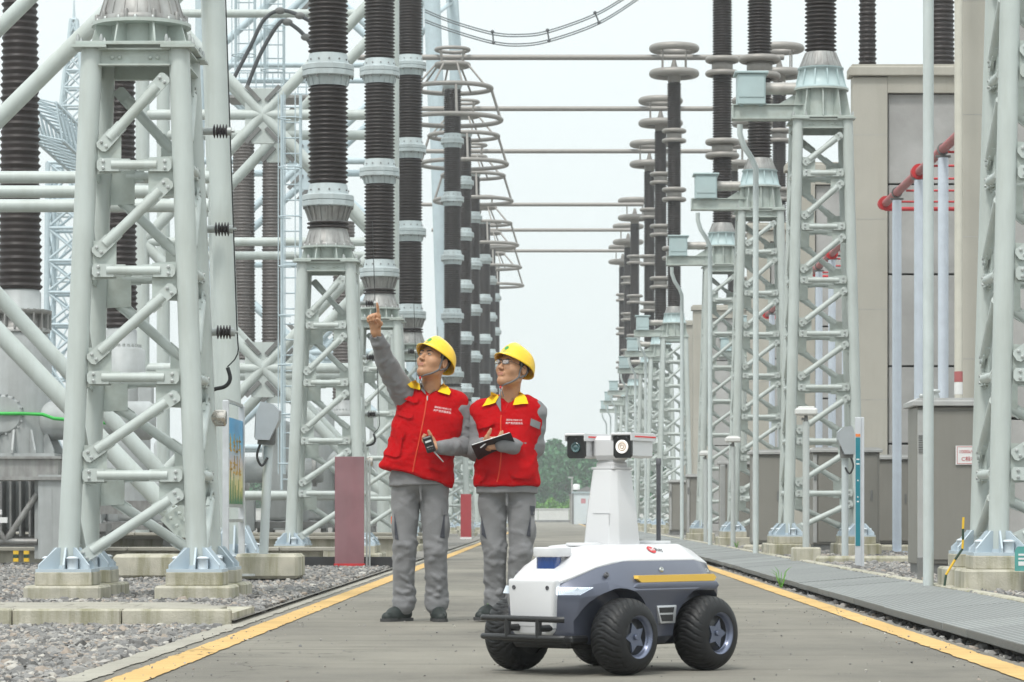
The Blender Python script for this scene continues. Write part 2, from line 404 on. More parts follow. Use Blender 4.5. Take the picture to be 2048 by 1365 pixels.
ICOV = np.array([v.co[:] for v in _bm.verts]); ICOF = np.array([[v.index for v in f.verts] for f in _bm.faces]); _bm.free()
rng = np.random.default_rng(5)
def stones(name, P, size, lab, zfun=None):
    """one loose layer of crushed stone at the points P (n x 3)"""
    n = len(P); k = len(ICOV)
    V = ICOV[None] * rng.uniform(.72, 1.25, (n, k, 1))
    sc = size * rng.lognormal(0, .32, (n, 1, 1)) * rng.uniform(.55, 1.25, (n, 1, 3)); V = V * sc
    q = rng.normal(size=(n, 4)); q /= np.linalg.norm(q, axis=1, keepdims=True); w, x, y, z = q.T
    Rm = np.stack([1 - 2 * (y * y + z * z), 2 * (x * y - z * w), 2 * (x * z + y * w), 2 * (x * y + z * w), 1 - 2 * (x * x + z * z), 2 * (y * z - x * w), 2 * (x * z - y * w), 2 * (y * z + x * w), 1 - 2 * (x * x + y * y)], 1).reshape(n, 3, 3)
    V = np.einsum('nij,nkj->nki', Rm, V); V[..., 2] *= .8; V += P[:, None, :]
    F = (ICOF[None] + (np.arange(n) * k)[:, None, None]).reshape(-1, 3)
    return put(name, from_arrays(name, V.reshape(-1, 3), F, STONE), kind='stuff', label=lab)
def scatter(x0f, x1, y0, y1, dens, z):
    A = []
    y = y0
    while y < y1:
        d = 1.0; a, b_ = x0f(y), x1
        if b_ > a:
            n = int((b_ - a) * d * dens); A.append(np.stack([rng.uniform(a, b_, n), rng.uniform(y, y + d, n), np.full(n, z) + rng.uniform(-.012, .014, n)], 1))
        y += d
    P = np.concatenate(A); return P
left_edge = lambda y: -(1250 / 6000) * y - .2
# clear of the concrete that stands in the gravel
def clear(P, rects):
    k = np.ones(len(P), bool)
    for x0, x1, y0, y1 in rects: k &= ~((P[:, 0] > x0) & (P[:, 0] < x1) & (P[:, 1] > y0) & (P[:, 1] < y1))
    return P[k]
Pn = scatter(left_edge, -2.0, 11.5, 18.66, 2300, -.016)
stones('gravel', clear(Pn, [(-2.06, -1.9, 0, 60)]), .0175, 'loose grey crushed stone between the road edge and the low kerb')
Pm = np.concatenate([scatter(left_edge, -2.02, 20.1, 28, 1300, .034), scatter(left_edge, -2.02, 28, 42, 520, .034)])
stones('gravel', Pm, .019, 'grey crushed stone around the nearest left tower')
Pr = np.concatenate([scatter(lambda y: 2.97, 5.2, 20, 36, 600, .105), scatter(lambda y: 2.97, 5.2, 36, 60, 260, .105)])
stones('gravel', Pr, .022, 'grey crushed stone behind the walkway on the right')
Pg = scatter(lambda y: 2.13, 2.3, 9, 40, 260, -.03)
stones('gravel', Pg, .022, 'loose rubble along the gutter under the walkway')
Pq = np.concatenate([scatter(lambda y: 1.72, 2.14, 9, 22, 45, .006), scatter(lambda y: -2.0, -1.5, 10, 22, 45, .006), scatter(lambda y: -1.9, 2.1, 10, 24, 14, .006)])
stones('grit', Pq - np.array([0, 0, .006]), .0045, 'scattered grit and crumbs on the road')

# ------------------------------------------------------------------ low kerb with paving on the left (runs away from the road)
kerb = thing('kerb_pavement', (-2.0, 18.6, 0), 'long low kerb topped with paving slabs across the gravel', 'kerb')
sb = MB().box((-3.5, .8, .045), (7, 1.3, .05)); put('bedding', sb, CONC, kerb)
ks = [MB().box((0, 0, .03), (.672, .11, .14 + .002 * i), ch=.012).mesh('kerb_stone', CONC) for i in range(3)]
x = -.34
i = 0
while x > -6.5:
    put('kerb_stone', ks[i % 3], None, kerb, T(x, .055 + random.uniform(-.003, .003), random.uniform(-.003, .003))); x -= .68; i += 1
pv = MB().box((0, 0, 0), (.435, .40, .03), ch=.006).mesh('paving_slab', EDGEC)
for r_ in range(3):
    x = -.3 - .15 * r_
    while x > -6.6:
        put('paving_slab', pv, None, kerb, T(x, .33 + r_ * .43, .086 + random.uniform(-.003, .003)) @ RZ(random.uniform(-.006, .006)) @ RX(random.uniform(-.008, .008))); x -= .446
# low trench walls behind the first tower
for (x0, x1, y, h, lab) in ((-9.6, -3.05, 39.6, .21, 'low weathered concrete trench wall just before the second left tower'), (-11, -2.2, 46.5, .31, 'low weathered concrete kerb wall before the grey transformer'), (-13, -2.2, 57.5, .3, 'low weathered concrete kerb wall farther back by the third tower')):
    w = thing('trench_wall', ((x0 + x1) / 2, y, 0), lab, 'low wall', 'low trench walls')
    b = MB().box((0, 0, h / 2 + .01), (x1 - x0, .2, h - .02)); put('wall_body', b, CONC, w)
    cs = MB().box((0, 0, 0), (.985, .42, .05), ch=.008).mesh('coping_slab', EDGEC)
    x = x0 + .5
    while x < x1: put('coping_slab', cs, None, w, T(x - (x0 + x1) / 2, 0, h + .025)); x += 1.0
rail = thing('steel_rail', (-2.52, 37.2, 0), 'black steel trench edge by the red board on gravel', 'rail')
put('rail_bar', MB().box((0, 0, .1), (1.25, .06, .13)), mat('black steel', (.03, .03, .032), .5), rail)

# ------------------------------------------------------------------ walkway on the right
def walk_mat():
    m = bpy.data.materials.new('grey ribbed walkway'); m.use_nodes = True
    n, l = m.node_tree.nodes, m.node_tree.links; b = n['Principled BSDF']; b.inputs['Roughness'].default_value = .7
    tc = n.new('ShaderNodeTexCoord'); oi = n.new('ShaderNodeObjectInfo'); sp = n.new('ShaderNodeSeparateXYZ'); l.new(tc.outputs['Object'], sp.inputs[0])
    def saw(o, f):
        a = n.new('ShaderNodeMath'); a.operation = 'MULTIPLY'; a.inputs[1].default_value = f; l.new(o, a.inputs[0])
        c = n.new('ShaderNodeMath'); c.operation = 'SINE'; l.new(a.outputs[0], c.inputs[0]); return c.outputs[0]
    mx = n.new('ShaderNodeMath'); mx.operation = 'MAXIMUM'; l.new(saw(sp.outputs[0], 2 * PI / .038), mx.inputs[0]); l.new(saw(sp.outputs[1], 2 * PI / .038), mx.inputs[1])
    mr = n.new('ShaderNodeMapRange'); mr.inputs[1].default_value = .35; mr.inputs[2].default_value = .95; l.new(mx.outputs[0], mr.inputs[0])
    nz = n.new('ShaderNodeTexNoise'); nz.inputs['Scale'].default_value = 2.2; nz.inputs['Detail'].default_value = 6; l.new(tc.outputs['Object'], nz.inputs[0])
    ad = n.new('ShaderNodeMath'); ad.operation = 'ADD'; l.new(nz.outputs[0], ad.inputs[0]); l.new(oi.outputs['Random'], ad.inputs[1])
    r2 = n.new('ShaderNodeMapRange'); r2.inputs[1].default_value = .2; r2.inputs[2].default_value = 1.8; r2.inputs[3].default_value = .82; r2.inputs[4].default_value = 1.16; l.new(ad.outputs[0], r2.inputs[0])
    c1 = n.new('ShaderNodeMix'); c1.data_type = 'RGBA'; l.new(mr.outputs[0], c1.inputs[0]); c1.inputs[6].default_value = (.15, .158, .155, 1); c1.inputs[7].default_value = (.31, .32, .31, 1)
    c2 = n.new('ShaderNodeMix'); c2.data_type = 'RGBA'; c2.blend_type = 'MULTIPLY'; c2.inputs[0].default_value = 1; l.new(c1.outputs[2], c2.inputs[6]); l.new(r2.outputs[0], c2.inputs[7])
    l.new(c2.outputs[2], b.inputs['Base Color'])
    bp = n.new('ShaderNodeBump'); bp.inputs['Strength'].default_value = .8; bp.inputs['Distance'].default_value = .006; l.new(mr.outputs[0], bp.inputs['Height']); l.new(bp.outputs[0], b.inputs['Normal'])
    return m
WALK = walk_mat()
walk = thing('walkway', (2.2, 8, 0), 'raised grey ribbed walkway panels along the right of the road', 'walkway')
tilt = math.atan2(.06, .75); wl = .75 / math.cos(tilt)
wp = [MB().box((wl / 2, 0, -.024), (wl, Ls - .012, .048), ch=.004).mesh('walkway_panel', WALK) for Ls in (1.0, 2.0)]
y, c = 9.0, 0
rr = random.Random(4)
while y < 205:
    Ls = 1.0 if (y < 60 and rr.random() < .55) else 2.0
    put('walkway_panel', wp[int(Ls) - 1], None, walk, T(rr.uniform(-.006, .006), y + Ls / 2 - 8, .072 + rr.uniform(-.003, .003)) @ RY(-tilt + rr.uniform(-.004, .004)))
    y += Ls
put('support_beam', MB().box((.22, 98, -.02), (.1, 196, .09)).box((.62, 98, .01), (.1, 196, .1)), SHADESOIL, walk)
tag(put('side_kerb', MB().box((3.03, 100, .09), (.1, 190, .10), ch=.01), CONC), 'pale concrete kerb between the ribbed walkway and right gravel', 'kerb')
for (x0, x1, y, lab) in ((3.1, 4.9, 35.5, 'pale round-topped kerb between the info post and cabinet'), (3.1, 6.2, 49, 'pale kerb behind the concrete block by the floodlight')):
    k = MB().box((0, 0, .05), (x1 - x0, .16, .14), ch=.03); o = put('cross_kerb', k, CONC, loc=((x0 + x1) / 2, y, .08)); tag(o, lab, 'kerb', 'cross kerbs')
# ------------------------------------------------------------------ support towers
def brace_mesh(L, r=.04, name='brace'):
    """bolted tube along +X with slotted end plates, plate normal +Y is away from the tower"""
    b = MB(); e = .10
    b.tube((e - .03, 0, 0), (L - e + .03, 0, 0), r, n=14)
    for s, x in ((1, 0), (-1, L)):
        b.prism([(x + s * a, c) for a, c in ((-.042, -.026), (-.022, -.050), (.125, -.050), (.125, .050), (-.022, .050), (-.042, .026))][::s], (0, .012, 0), (1, 0, 0), (0, 0, 1), .014)
        b.prism([(x + s * a, c) for a, c in ((.09, -.046), (.21, -.046), (.21, .046), (.09, .046))][::s], (0, -.004, 0), (1, 0, 0), (0, 0, 1), .03)
        for z in (-.025, .025): b.lathe([(.0125, 0), (.013, .016), (.007, .018)], (0, 0, 0), 6, 1, T(x + s * .008, .016, z) @ RX(-PI / 2), smooth=False)
    return b.mesh(name, [PAINT, GALV])
def make_tower(name, wb, wt, z0, zt, hz, rleg, ground, plate, label, cat, group):
    """square tapered tubular tower: four legs, a ring of ties and a diagonal on every face of every bay"""
    t = thing(name, (0, 0, 0), label, cat, group)
    hw = lambda z: (wb + (wt - wb) * (z - z0) / (zt - z0)) / 2
    lm = MB().tube((-wb / 2, -wb / 2, z0), (-wt / 2, -wt / 2, zt), rleg, n=20).mesh('leg', PAINT)
    fb = MB(); fh = .185
    fb.box((0, 0, .012), (.42, .42, .024)); fb.tube((0, 0, 0), (0, 0, .05), rleg * 1.12, n=20)
    for q in range(8):
        rl = .205 if q % 2 == 0 else .27
        fb.prism([(rleg * .8, .02), (rl, .02), (rl, .055), (rleg * 1.25, fh), (rleg * .8, fh)], (0, 0, 0), (math.cos(q * PI / 4), math.sin(q * PI / 4), 0), (0, 0, 1), .014)
    fbm = fb.mesh('base_flange', BLUEPAINT)
    capm = MB().lathe([(.041, 0), (.041, .075), (.048, .077), (.048, .084), (.03, .094), (.004, .096)], n=16).mesh('bolt_cap', CAPWHITE)
    fo = MB().box((0, 0, z0 - .05 - ground), (.43, .43, .10), ch=.006).box((0, 0, (z0 - .10 - ground) / 2 - .02), (.58, .58, z0 - .10 - ground + .04), ch=.018)
    fom = fo.mesh('concrete_footing', CONC)
    for k in range(4):
        lg = put('leg', lm, None, t, RZ(k * PI / 2))
        M = RZ(k * PI / 2) @ T(-wb / 2, -wb / 2, 0)
        put('base_flange', fbm, None, lg, T(-wb / 2, -wb / 2, z0))
        for a in range(4):
            put('bolt_cap', capm, None, lg, T(-wb / 2 + .15 * math.cos(PI / 8 + a * PI / 2), -wb / 2 + .15 * math.sin(PI / 8 + a * PI / 2), z0 + .024))
        put('concrete_footing', fom, None, t, M @ T(0, 0, ground))
    levels = [zt - .02] + list(hz) + [z0 + .02]
    gp = MB().prism([(0, -.15), (.19, -.14), (.19, .14), (0, .15)], (0, 0, 0), (1, 0, 0), (0, 0, 1), .012).mesh('gusset_plate', PAINT2)
    for i, z in enumerate(hz):
        h = hw(z); L = 2 * h - 2 * (rleg + .045)
        hm = brace_mesh(L, .037, 'tie')
        for k in range(4):
            put('tie', hm, None, t, RZ(k * PI / 2) @ T(-L / 2, -h - .028, z) @ RX(PI))
            put('gusset_plate', gp, None, t, RZ(k * PI / 2) @ T(-h + rleg * .92, -h, z + .08))
            put('gusset_plate', gp, None, t, RZ(k * PI / 2) @ T(h - rleg * .92, -h, z - .08) @ RZ(PI))
    for i in range(len(levels) - 1):
        zu, zl = levels[i], levels[i + 1]
        za, zb = zl + (.15 if i < len(levels) - 2 else .10), zu - (.15 if i else .24)
        ha, hb = hw(za), hw(zb)
        a = Vector((-ha + rleg + .045, -ha - .028, za)); c = Vector((hb - rleg - .045, -hb - .028, zb))
        d = c - a; L = d.length; dm = brace_mesh(L, .04, 'diagonal_brace')
        x = d.normalized(); y = Vector((0, -1, 0)); y = (y - x * y.dot(x)).normalized(); zz = x.cross(y)
        Mt = Matrix(((x.x, y.x, zz.x, a.x), (x.y, y.y, zz.y, a.y), (x.z, y.z, zz.z, a.z), (0, 0, 0, 1)))
        for k in range(4): put('diagonal_brace', dm, None, t, RZ(k * PI / 2) @ Mt)
    # head: channel beams, plate, ribbed pedestal
    bm_ = MB().box((0, 0, 0), (wt - .12, .012, .13)).box((0, -.03, .06), (wt - .12, .06, .012)).box((0, -.03, -.06), (wt - .12, .06, .012))
    for sx in (-1, 1):
        for q in (0, .055): bm_.lathe([(.016, 0), (.016, .015), (.008, .018)], n=8, M=T(sx * (wt / 2 - .16 - q), -.006, -.0) @ RX(PI / 2))
    bmm = bm_.mesh('channel_beam', PAINT2)
    for k in range(4): put('channel_beam', bmm, None, t, RZ(k * PI / 2) @ T(0, -wt / 2 - .02, zt - .09))
    pl = MB().box((0, 0, zt + .012), (plate - .03, plate - .03, .026), ch=.003)
    for k in range(4):
        x, y = (1 if k in (0, 3) else -1) * (plate / 2 - .12), (1 if k < 2 else -1) * (plate / 2 - .12)
        pl.box((x, y, zt + .002 - .016), (.26, .26, .02))
        for q in range(4): pl.lathe([(.015, 0), (.015, .03), (.008, .05), (.008, .055)], (x + (.09 if q % 2 else -.09), y + (.09 if q > 1 else -.09), zt + .025), 8, 1)
    put('top_plate', pl, [PAINT2, GALV], t)
    return t
def pedestal(zt, r0, r1, h, fin, rfl, n=8):
    b = MB(); b.tube((0, 0, zt), (0, 0, zt + h), r0, r1, n=24)
    for q in range(n):
        a = q * 2 * PI / n + PI / n
        b.prism([(r0 * .9, 0), (fin, 0), (fin, .02), (rfl - .03, h), (r1 * .9, h)], (0, 0, zt), (math.cos(a), math.sin(a), 0), (0, 0, 1), .014)
    b.lathe([(rfl, h - .004), (rfl, h + .022)], (0, 0, zt), 36)
    for q in range(16): b.lathe([(.014, h + .022), (.014, h + .045), (.006, h + .05)], (math.cos(q * PI / 8) * (rfl - .04), math.sin(q * PI / 8) * (rfl - .04), zt), 6, 1)
    return b
def sheds(L, rc, rs, pitch, n=28, alt=.82):
    prof = [(rc, 0)]; k = int((L - .03) / pitch); z = .015; p = (L - .03) / k
    for i in range(k):
        r = rs if i % 2 == 0 else rc + (rs - rc) * alt
        prof += [(rc, z + p * .12), (r, z + p * .42), (r, z + p * .54), (rc, z + p * .86)]; z += p
    prof.append((rc, L)); return prof

# --- left row: tower and column
LT = make_tower('support_tower', .985, .665, .25, 4.27, [3.355, 2.546, 1.729, .985], .081, .03, .915, 'x', 'steel tower', 'pale green support towers along the left')
put('pedestal', pedestal(4.297, .24, .24, .17, .40, .385), [PAINT2, GALV], LT)
LC = thing('insulator_column', (0, 0, 0), 'x', 'insulator column', 'brown ribbed insulator columns along the left')
Z0 = 4.492
b = MB(); b.lathe([(.345, 0), (.345, .035), (.325, .045), (.27, .24), (.27, .25)], n=32)
for q in range(20):
    a = q * PI / 10; b.prism([(.25, .04), (.335, .04), (.275, .23), (.25, .23)], (0, 0, 0), (math.cos(a), math.sin(a), 0), (0, 0, 1), .02)
for q in range(10):
    a = q * PI / 5 + .1; b.lathe([(.018, .0), (.018, .06), (.012, .07)], (.342 * math.cos(a), .342 * math.sin(a), .0), 6)
put('base_cone', b, CAST, LC, T(0, 0, Z0))
put('neck', MB().lathe([(.255, 0), (.30, .01), (.30, .03), (.26, .04), (.26, .06), (.30, .07), (.30, .085), (.255, .095)], n=28), PORC, LC, T(0, 0, Z0 + .25))
b = MB().lathe([(.255, 0), (.255, .02), (.325, .21)], n=32)
for q in range(20):
    a = q * PI / 10; b.prism([(.24, .02), (.28, .02), (.345, .205), (.24, .205)], (0, 0, 0), (math.cos(a), math.sin(a), 0), (0, 0, 1), .018)
put('inverted_cone', b, CAST, LC, T(0, 0, Z0 + .347))
def collar(lower=True):
    b = MB()
    if lower:
        b.lathe([(.275, 0), (.275, .015), (.305, .13)], n=32)
        for q in range(16):
            a = q * PI / 8; b.prism([(.26, .01), (.288, .01), (.315, .13), (.26, .13)], (0, 0, 0), (math.cos(a), math.sin(a), 0), (0, 0, 1), .012)
    z = .13 if lower else 0
    b.lathe([(.36, z), (.375, z + .012), (.375, z + .078), (.365, z + .085)], n=12, smooth=False, poly=1)
    b.lathe([(.358, z + .0865), (.375, z + .095), (.375, z + .16), (.345, z + .176)], n=12, smooth=False, poly=1)
    b.lathe([(.30, z + .17), (.292, z + .20), (.272, z + .31), (.268, z + .325)], n=32)
    for q in range(12):
        a = q * PI / 6 + .13
        b.lathe([(.013, 0), (.013, .012)], n=8, m=1, M=RZ(a) @ T(.286, 0, z + .235) @ RY(PI / 2 - .15))
        b.lathe([(.012, 0), (.012, .03)], (.345 * math.cos(a), .345 * math.sin(a), z - .028), 6, 1)
    return b.mesh('collar', [COLLAR, DKEQ])
CM0, CM = collar(False), collar(True)
put('collar', CM0, None, LC, T(0, 0, Z0 + .557))
zz = Z0 + .557 + .322
SEC = 1.395
secm = MB().lathe(sheds(SEC, .252, .286, .0645), n=32).mesh('insulator_section', PORC)
for i in range(5):
    put('insulator_section', secm, None, LC, T(0, 0, zz)); zz += SEC
    if i < 4: put('collar', CM, None, LC, T(0, 0, zz)); zz += .452
ZTOP = zz                                                  # underside of the head fitting
b = MB().lathe([(.25, 0), (.27, .02), (.33, .16), (.33, .2)], n=24); put('head_fitting', b, COLLAR, LC, T(0, 0, ZTOP))
# grading cage of the far columns
def cage():
    b = MB(); zb = 15.18
    b.torus((0, 0, 15.42), 0.52, .058, 48, 10); b.torus((0, 0, 14.93), .50, .085, 48, 12)
    b.lathe([(.42, 14.85), (.42, 15.0)], n=24)
    for q in range(4):
        a = q * PI / 2 + PI / 4; b.tube((.45 * math.cos(a), .45 * math.sin(a), 14.95), (.52 * math.cos(a), .52 * math.sin(a), 15.42), .035, n=8)
    return b.mesh('top_ring', RING)
CAGE = cage()
def cage_rings():
    out = []
    b = MB().torus((0, 0, 14.2), 1.235, .074, 64, 10)
    for q in range(8):
        a = q * PI / 4 + .3; b.tube((.55 * math.cos(a), .55 * math.sin(a), 14.93), (1.2 * math.cos(a), 1.2 * math.sin(a), 14.2), .032, n=8)
    out.append(b.mesh('upper_grading_ring', RING))
    b = MB().torus((0, 0, 13.2), 1.545, .076, 64, 10)
    for q in range(4):
        a = q * PI / 2 - 1.45; b.tube((1.235 * math.cos(a), 1.235 * math.sin(a), 14.2), (1.545 * math.cos(a), 1.545 * math.sin(a), 13.2), .045, n=8)
    out.append(b.mesh('lower_grading_ring', RING))
    return out
CR = cage_rings()
LX = -3.2
LD = [23.3, 42.6, 55.2, 66.8, 95, 107, 119.5, 139, 151.5, 163.5]
where_l = ['nearest big pale green tower at the left on stained footings', 'pale green tower behind the dull red board', 'pale green tower just behind the pointing hand', 'pale green tower between the pointing worker and the red board',
           'pale green tower seen behind the pointing worker', 'far pale green tower between the two workers', 'next far pale green tower between the two workers', 'distant tower behind the worker with glasses', 'more distant tower behind the worker with glasses', 'farthest tower of the left row']
col_l = ['column whose grey base cone tops the nearest left tower', 'widest brown ribbed column with octagonal collars above the second tower', 'brown ribbed column above the pointing fingertip', 'brown ribbed column directly right of the one above the fingertip',
         'brown column under the topmost large grading rings', 'brown column carrying the second set of grading rings', 'brown column carrying the third set of grading rings', 'slim brown column carrying the fourth set of grading rings', 'slim brown column carrying the fifth set of grading rings', 'slimmest brown column carrying the lowest grading rings nearest the sky gap']
LTOW = []
for i, D in enumerate(LD):
    if i == 0: t, c = LT, LC; t.location = (LX, D, 0); c.location = (LX, D, 0); t['label'] = where_l[0]; c['label'] = col_l[0]
    else: t = instance(LT, (LX, D, 0), where_l[i]); c = instance(LC, (LX, D, 0), col_l[i])
    LTOW.append((t, c))
for i, (t, c) in enumerate(LTOW):
    if i >= 4:
        put('top_ring', CAGE, None, c)
        for m in CR: put(m.name.split('.')[0], m, None, c)

# --- right row: taller tower with operating box, slimmer ringed column
RT = make_tower('support_tower', 1.0, .70, .38, 6.32, [5.53, 4.77, 4.01, 3.25, 2.49, 1.73, .99], .076, .12, .9, 'x', 'steel tower', 'taller pale green support towers along the right')
put('pedestal', pedestal(6.346, .30, .29, .40, .44, .40, 10), [PAINT2, GALV], RT)
b = MB().box((-.72, 0, .135), (1.1, .30, .016)).box((-.72, 0, -.06), (1.1, .30, .016)).box((-.72, -.1, .035), (1.1, .016, .18)).box((-.72, .1, .035), (1.1, .016, .18)).box((-1.262, 0, .0375), (.016, .3, .211))
b.prism([(-.28, .145), (-.62, .145), (-.28, .36)], (0, .0, 0), (1, 0, 0), (0, 0, 1), .02)
put('bracket_arm', b, PAINT2, RT, T(0, 0, 6.40))
bx = put('operating_box', MB().box((-1.0, 0, .33), (.40, .42, .44), ch=.012).box((-1.0, -.215, .36), (.36, .012, .30), ch=.004), CYAN, RT, T(0, 0, 6.42))
put('lid', MB().box((-1.0, 0, .565), (.48, .50, .035), ch=.008), CYAN, bx)
put('bracket', MB().box((-1.0, 0, .12), (.44, .3, .02)).box((-1.14, 0, .13), (.05, .3, .08)).box((-.86, 0, .13), (.05, .3, .08)), CYAN, bx)
put('drive_pipe', MB().tube((-.80, 0, 6.78), (-.30, 0, 6.78), .088, n=20).lathe([(.10, 0), (.10, .03)], n=20, M=T(-.55, 0, 6.78) @ RY(PI / 2)), mat('weathered steel pipe', (.42, .40, .37), .45, .4, var=.15), RT)
RC = thing('insulator_column', (0, 0, 0), 'x', 'insulator column', 'dark ringed insulator columns along the right')
b = MB().lathe([(.385, 0), (.385, .02), (.36, .03), (.30, .26), (.33, .275), (.33, .30)], n=32)
for q in range(12):
    a = q * PI / 6 + .2; b.prism([(.29, .02), (.375, .02), (.32, .27), (.27, .27)], (0, 0, 0), (math.cos(a), math.sin(a), 0), (0, 0, 1), .02)
put('cyan_housing', b, CYAN, RC, T(0, 0, 6.77))
b = MB().lathe([(.30, 0), (.30, .02), (.215, .22)], n=32)
for q in range(20):
    a = q * PI / 10; b.prism([(.20, .02), (.305, .02), (.225, .215), (.20, .215)], (0, 0, 0), (math.cos(a), math.sin(a), 0), (0, 0, 1), .018)
put('ribbed_cone', b, CAST, RC, T(0, 0, 7.072))
zz = 7.29; RS = 1.50
rsm = MB().lathe(sheds(RS, .194, .230, .058), n=28).mesh('insulator_section', PORC)
def ringpair(Rr, r, gap):
    b = MB().torus((0, 0, gap / 2), Rr, r, 40, 10).torus((0, 0, -gap / 2), Rr, r, 40, 10)
    b.lathe([(.17, -gap / 2 - .05), (.24, -gap / 2 - .02), (.24, gap / 2 + .02), (.17, gap / 2 + .05)], n=24)
    b.lathe([(Rr, gap / 2 + .01), (.2, gap / 2 + .01)], n=24, caps=False).lathe([(Rr, -gap / 2 - .01), (.2, -gap / 2 - .01)], n=24, caps=False)
    return b.mesh('grading_ring_pair', RING)
RP = ringpair(.325, .066, .31)
for i in range(4):
    put('insulator_section', rsm, None, RC, T(0, 0, zz)); zz += RS
    if i < 3: put('grading_ring_pair', RP, None, RC, T(0, 0, zz + .18)); zz += .36
RZT = zz
b = MB().torus((0, 0, 15.46), .68, .12, 56, 14).torus((0, 0, 14.66), .68, .12, 56, 14)
b.lathe([(.18, RZT - .0), (.2, RZT + .03), (.2, 14.66), (.62, 14.66)], n=24, caps=False)
for q in range(4):
    a = q * PI / 2 + PI / 4; b.tube((.52 * math.cos(a), .52 * math.sin(a), 14.7), (.52 * math.cos(a), .52 * math.sin(a), 15.44), .022, n=8)
    b.tube((.52 * math.cos(a), .52 * math.sin(a), 15.44), (.68 * math.cos(a), .68 * math.sin(a), 15.44), .022, n=8)
b.lathe([(.10, 14.66), (.13, 14.8), (.05, 15.1)], n=16)
put('head_rings', b, RING, RC)
RXc = 3.82
RD = [22.9, 42.9, 55.6, 67.9, 95, 107, 119.5, 141, 153.5, 165.5]
where_r = ['pale green tower leg pair at the right edge beside the grey cabinet', 'tall pale green tower before the biggest concrete fire wall', 'tall pale green tower left of the one before the biggest fire wall', 'tall pale green tower with its box at left of the white conduit',
           'tower of the right row at the base of the column with free standing rings', 'far tower of the right row above the robot antenna', 'far tower of the right row just left of the antenna', 'distant tower of the right row above the camera head', 'more distant tower of the right row above the camera head', 'farthest tower of the right row beside the trees']
col_r = ['dark column on the nearest right tower, above the picture', 'broadest dark column in front of the biggest fire wall', 'dark column with a large ring pair next to the broadest one', 'dark column with two ring pairs left of the one with a large ring pair',
         'dark column topped by the highest pair of big rings', 'dark column topped by the second highest pair of big rings', 'dark column topped by the third highest pair of big rings', 'slim dark column topped by the fourth pair of big rings', 'slim dark column topped by the fifth pair of big rings', 'slimmest dark column topped by the lowest pair of big rings']
RTOW = []
for i, D in enumerate(RD):
    if i == 0: t, c = RT, RC; t.location = (RXc, D, 0); c.location = (RXc, D, 0); t['label'] = where_r[0]; c['label'] = col_r[0]
    else: t = instance(RT, (RXc, D, 0), where_r[i]); c = instance(RC, (RXc, D, 0), col_r[i])
    RTOW.append((t, c))
# white conduit beside every right tower
cp = MB().path([(-.42, .0, 6.34), (-.42, .0, 6.2), (-.36, 0, 6.02), (-.25, 0, 5.85), (-.19, 0, 5.7), (-.19, 0, 5.5), (-.19, 0, .10)], .042, 12)
CPM = cp.mesh('conduit_pipe', mat('off white conduit', (.60, .66, .66), .4, var=.05, dirt_amt=.2, streak=1))
cl = ['white bent conduit beside the grey cabinet at right', 'white bent conduit before the second right tower', 'white bent conduit before the third right tower', 'white bent conduit left of the concrete wall end', 'white conduit by the robot antenna', 'far white conduit of the right row', 'next far white conduit of the right row', 'distant white conduit of the right row', 'more distant white conduit of the right row', 'farthest white conduit of the right row']
for i, D in enumerate(RD):
    o = put('conduit_pipe', CPM, loc=(RXc - .70, D + .55, 0)); tag(o, cl[i], 'pipe', 'white conduits of the right row')
# ringed posts in a second row, seen at the outer ends of the tube buses
for i, D in enumerate((95, 107, 119.5)):
    c = instance(RC, (7.15, D, 0), ['dark ringed column half hidden behind the broadest column', 'ringed column hidden behind the right row', 'farther ringed column hidden behind the right row'][i], 'ringed columns of the outer row')
    tl = instance(RT, (7.15, D, 0), ['outer tower behind the nearest right towers', 'outer tower behind the right row farther off', 'outer tower behind the right row farthest off'][i], 'towers of the outer row')
# tube buses spanning the road, one per pair
bl = ['highest grey tube bus spanning the road', 'second highest grey tube bus spanning the road', 'third grey tube bus spanning the road', 'fourth grey tube bus spanning the road', 'fifth grey tube bus spanning the road', 'lowest grey tube bus spanning the road']
for i, D in enumerate((95, 107, 119.5, 140, 152.5, 164.5)):
    b = MB().tube((-6.2, 0, 0), (7.3 if i < 3 else 4.2, 0, 0), .088, n=14)
    o = put('tube_bus', b, RING, loc=(0, D, 15.18)); tag(o, bl[i], 'tube bus', 'tube buses across the road')
# ------------------------------------------------------------------ tubular gantries on the left
def tubes(name, parent, segs, m=PAINT, n=16):
    for a, b_, r in segs:
        a, b_ = Vector(a), Vector(b_); o = Vector(parent.location)
        put(name, MB().tube(a - o, b_ - o, r, n=n), m, parent)
def flange_base(parent, p, r, h=.3):
    b = MB(); b.box((0, 0, .015), (r * 4.4, r * 4.4, .03)); b.tube((0, 0, 0), (0, 0, h * .4), r * 1.1, n=20)
    for q in range(8):
        a = q * PI / 4; rl = r * (2.15 if q % 2 == 0 else 2.9)
        b.prism([(r * .8, .02), (rl, .02), (rl, .07), (r * 1.2, h), (r * .8, h)], (0, 0, 0), (math.cos(a), math.sin(a), 0), (0, 0, 1), .018)
    put('base_flange', b, BLUEPAINT, parent, T(*p))
    for a in range(4):
        put('bolt_cap', MB().lathe([(.041, 0), (.041, .085), (.05, .087), (.05, .095), (.004, .107)], n=14), CAPWHITE, parent, T(p[0] + r * 2 * math.cos(a * PI / 2 + .4), p[1] + r * 2 * math.sin(a * PI / 2 + .4), p[2] + .03))
g = thing('strutted_gantry', (-3.4, 31, 0), 'big pale tubular gantry with diagonal struts behind the nearest left tower', 'gantry frame', 'tubular gantries on the left')
tubes('leg', g, [(at(471, 1090, 31), at(421, -140, 31), .118), (at(-232, 1090, 31), at(-232, -140, 31), .118)], n=22)
tubes('leg', g, [(at(455, 1075, 33.4), at(415, -140, 33.4), .10)], n=22)
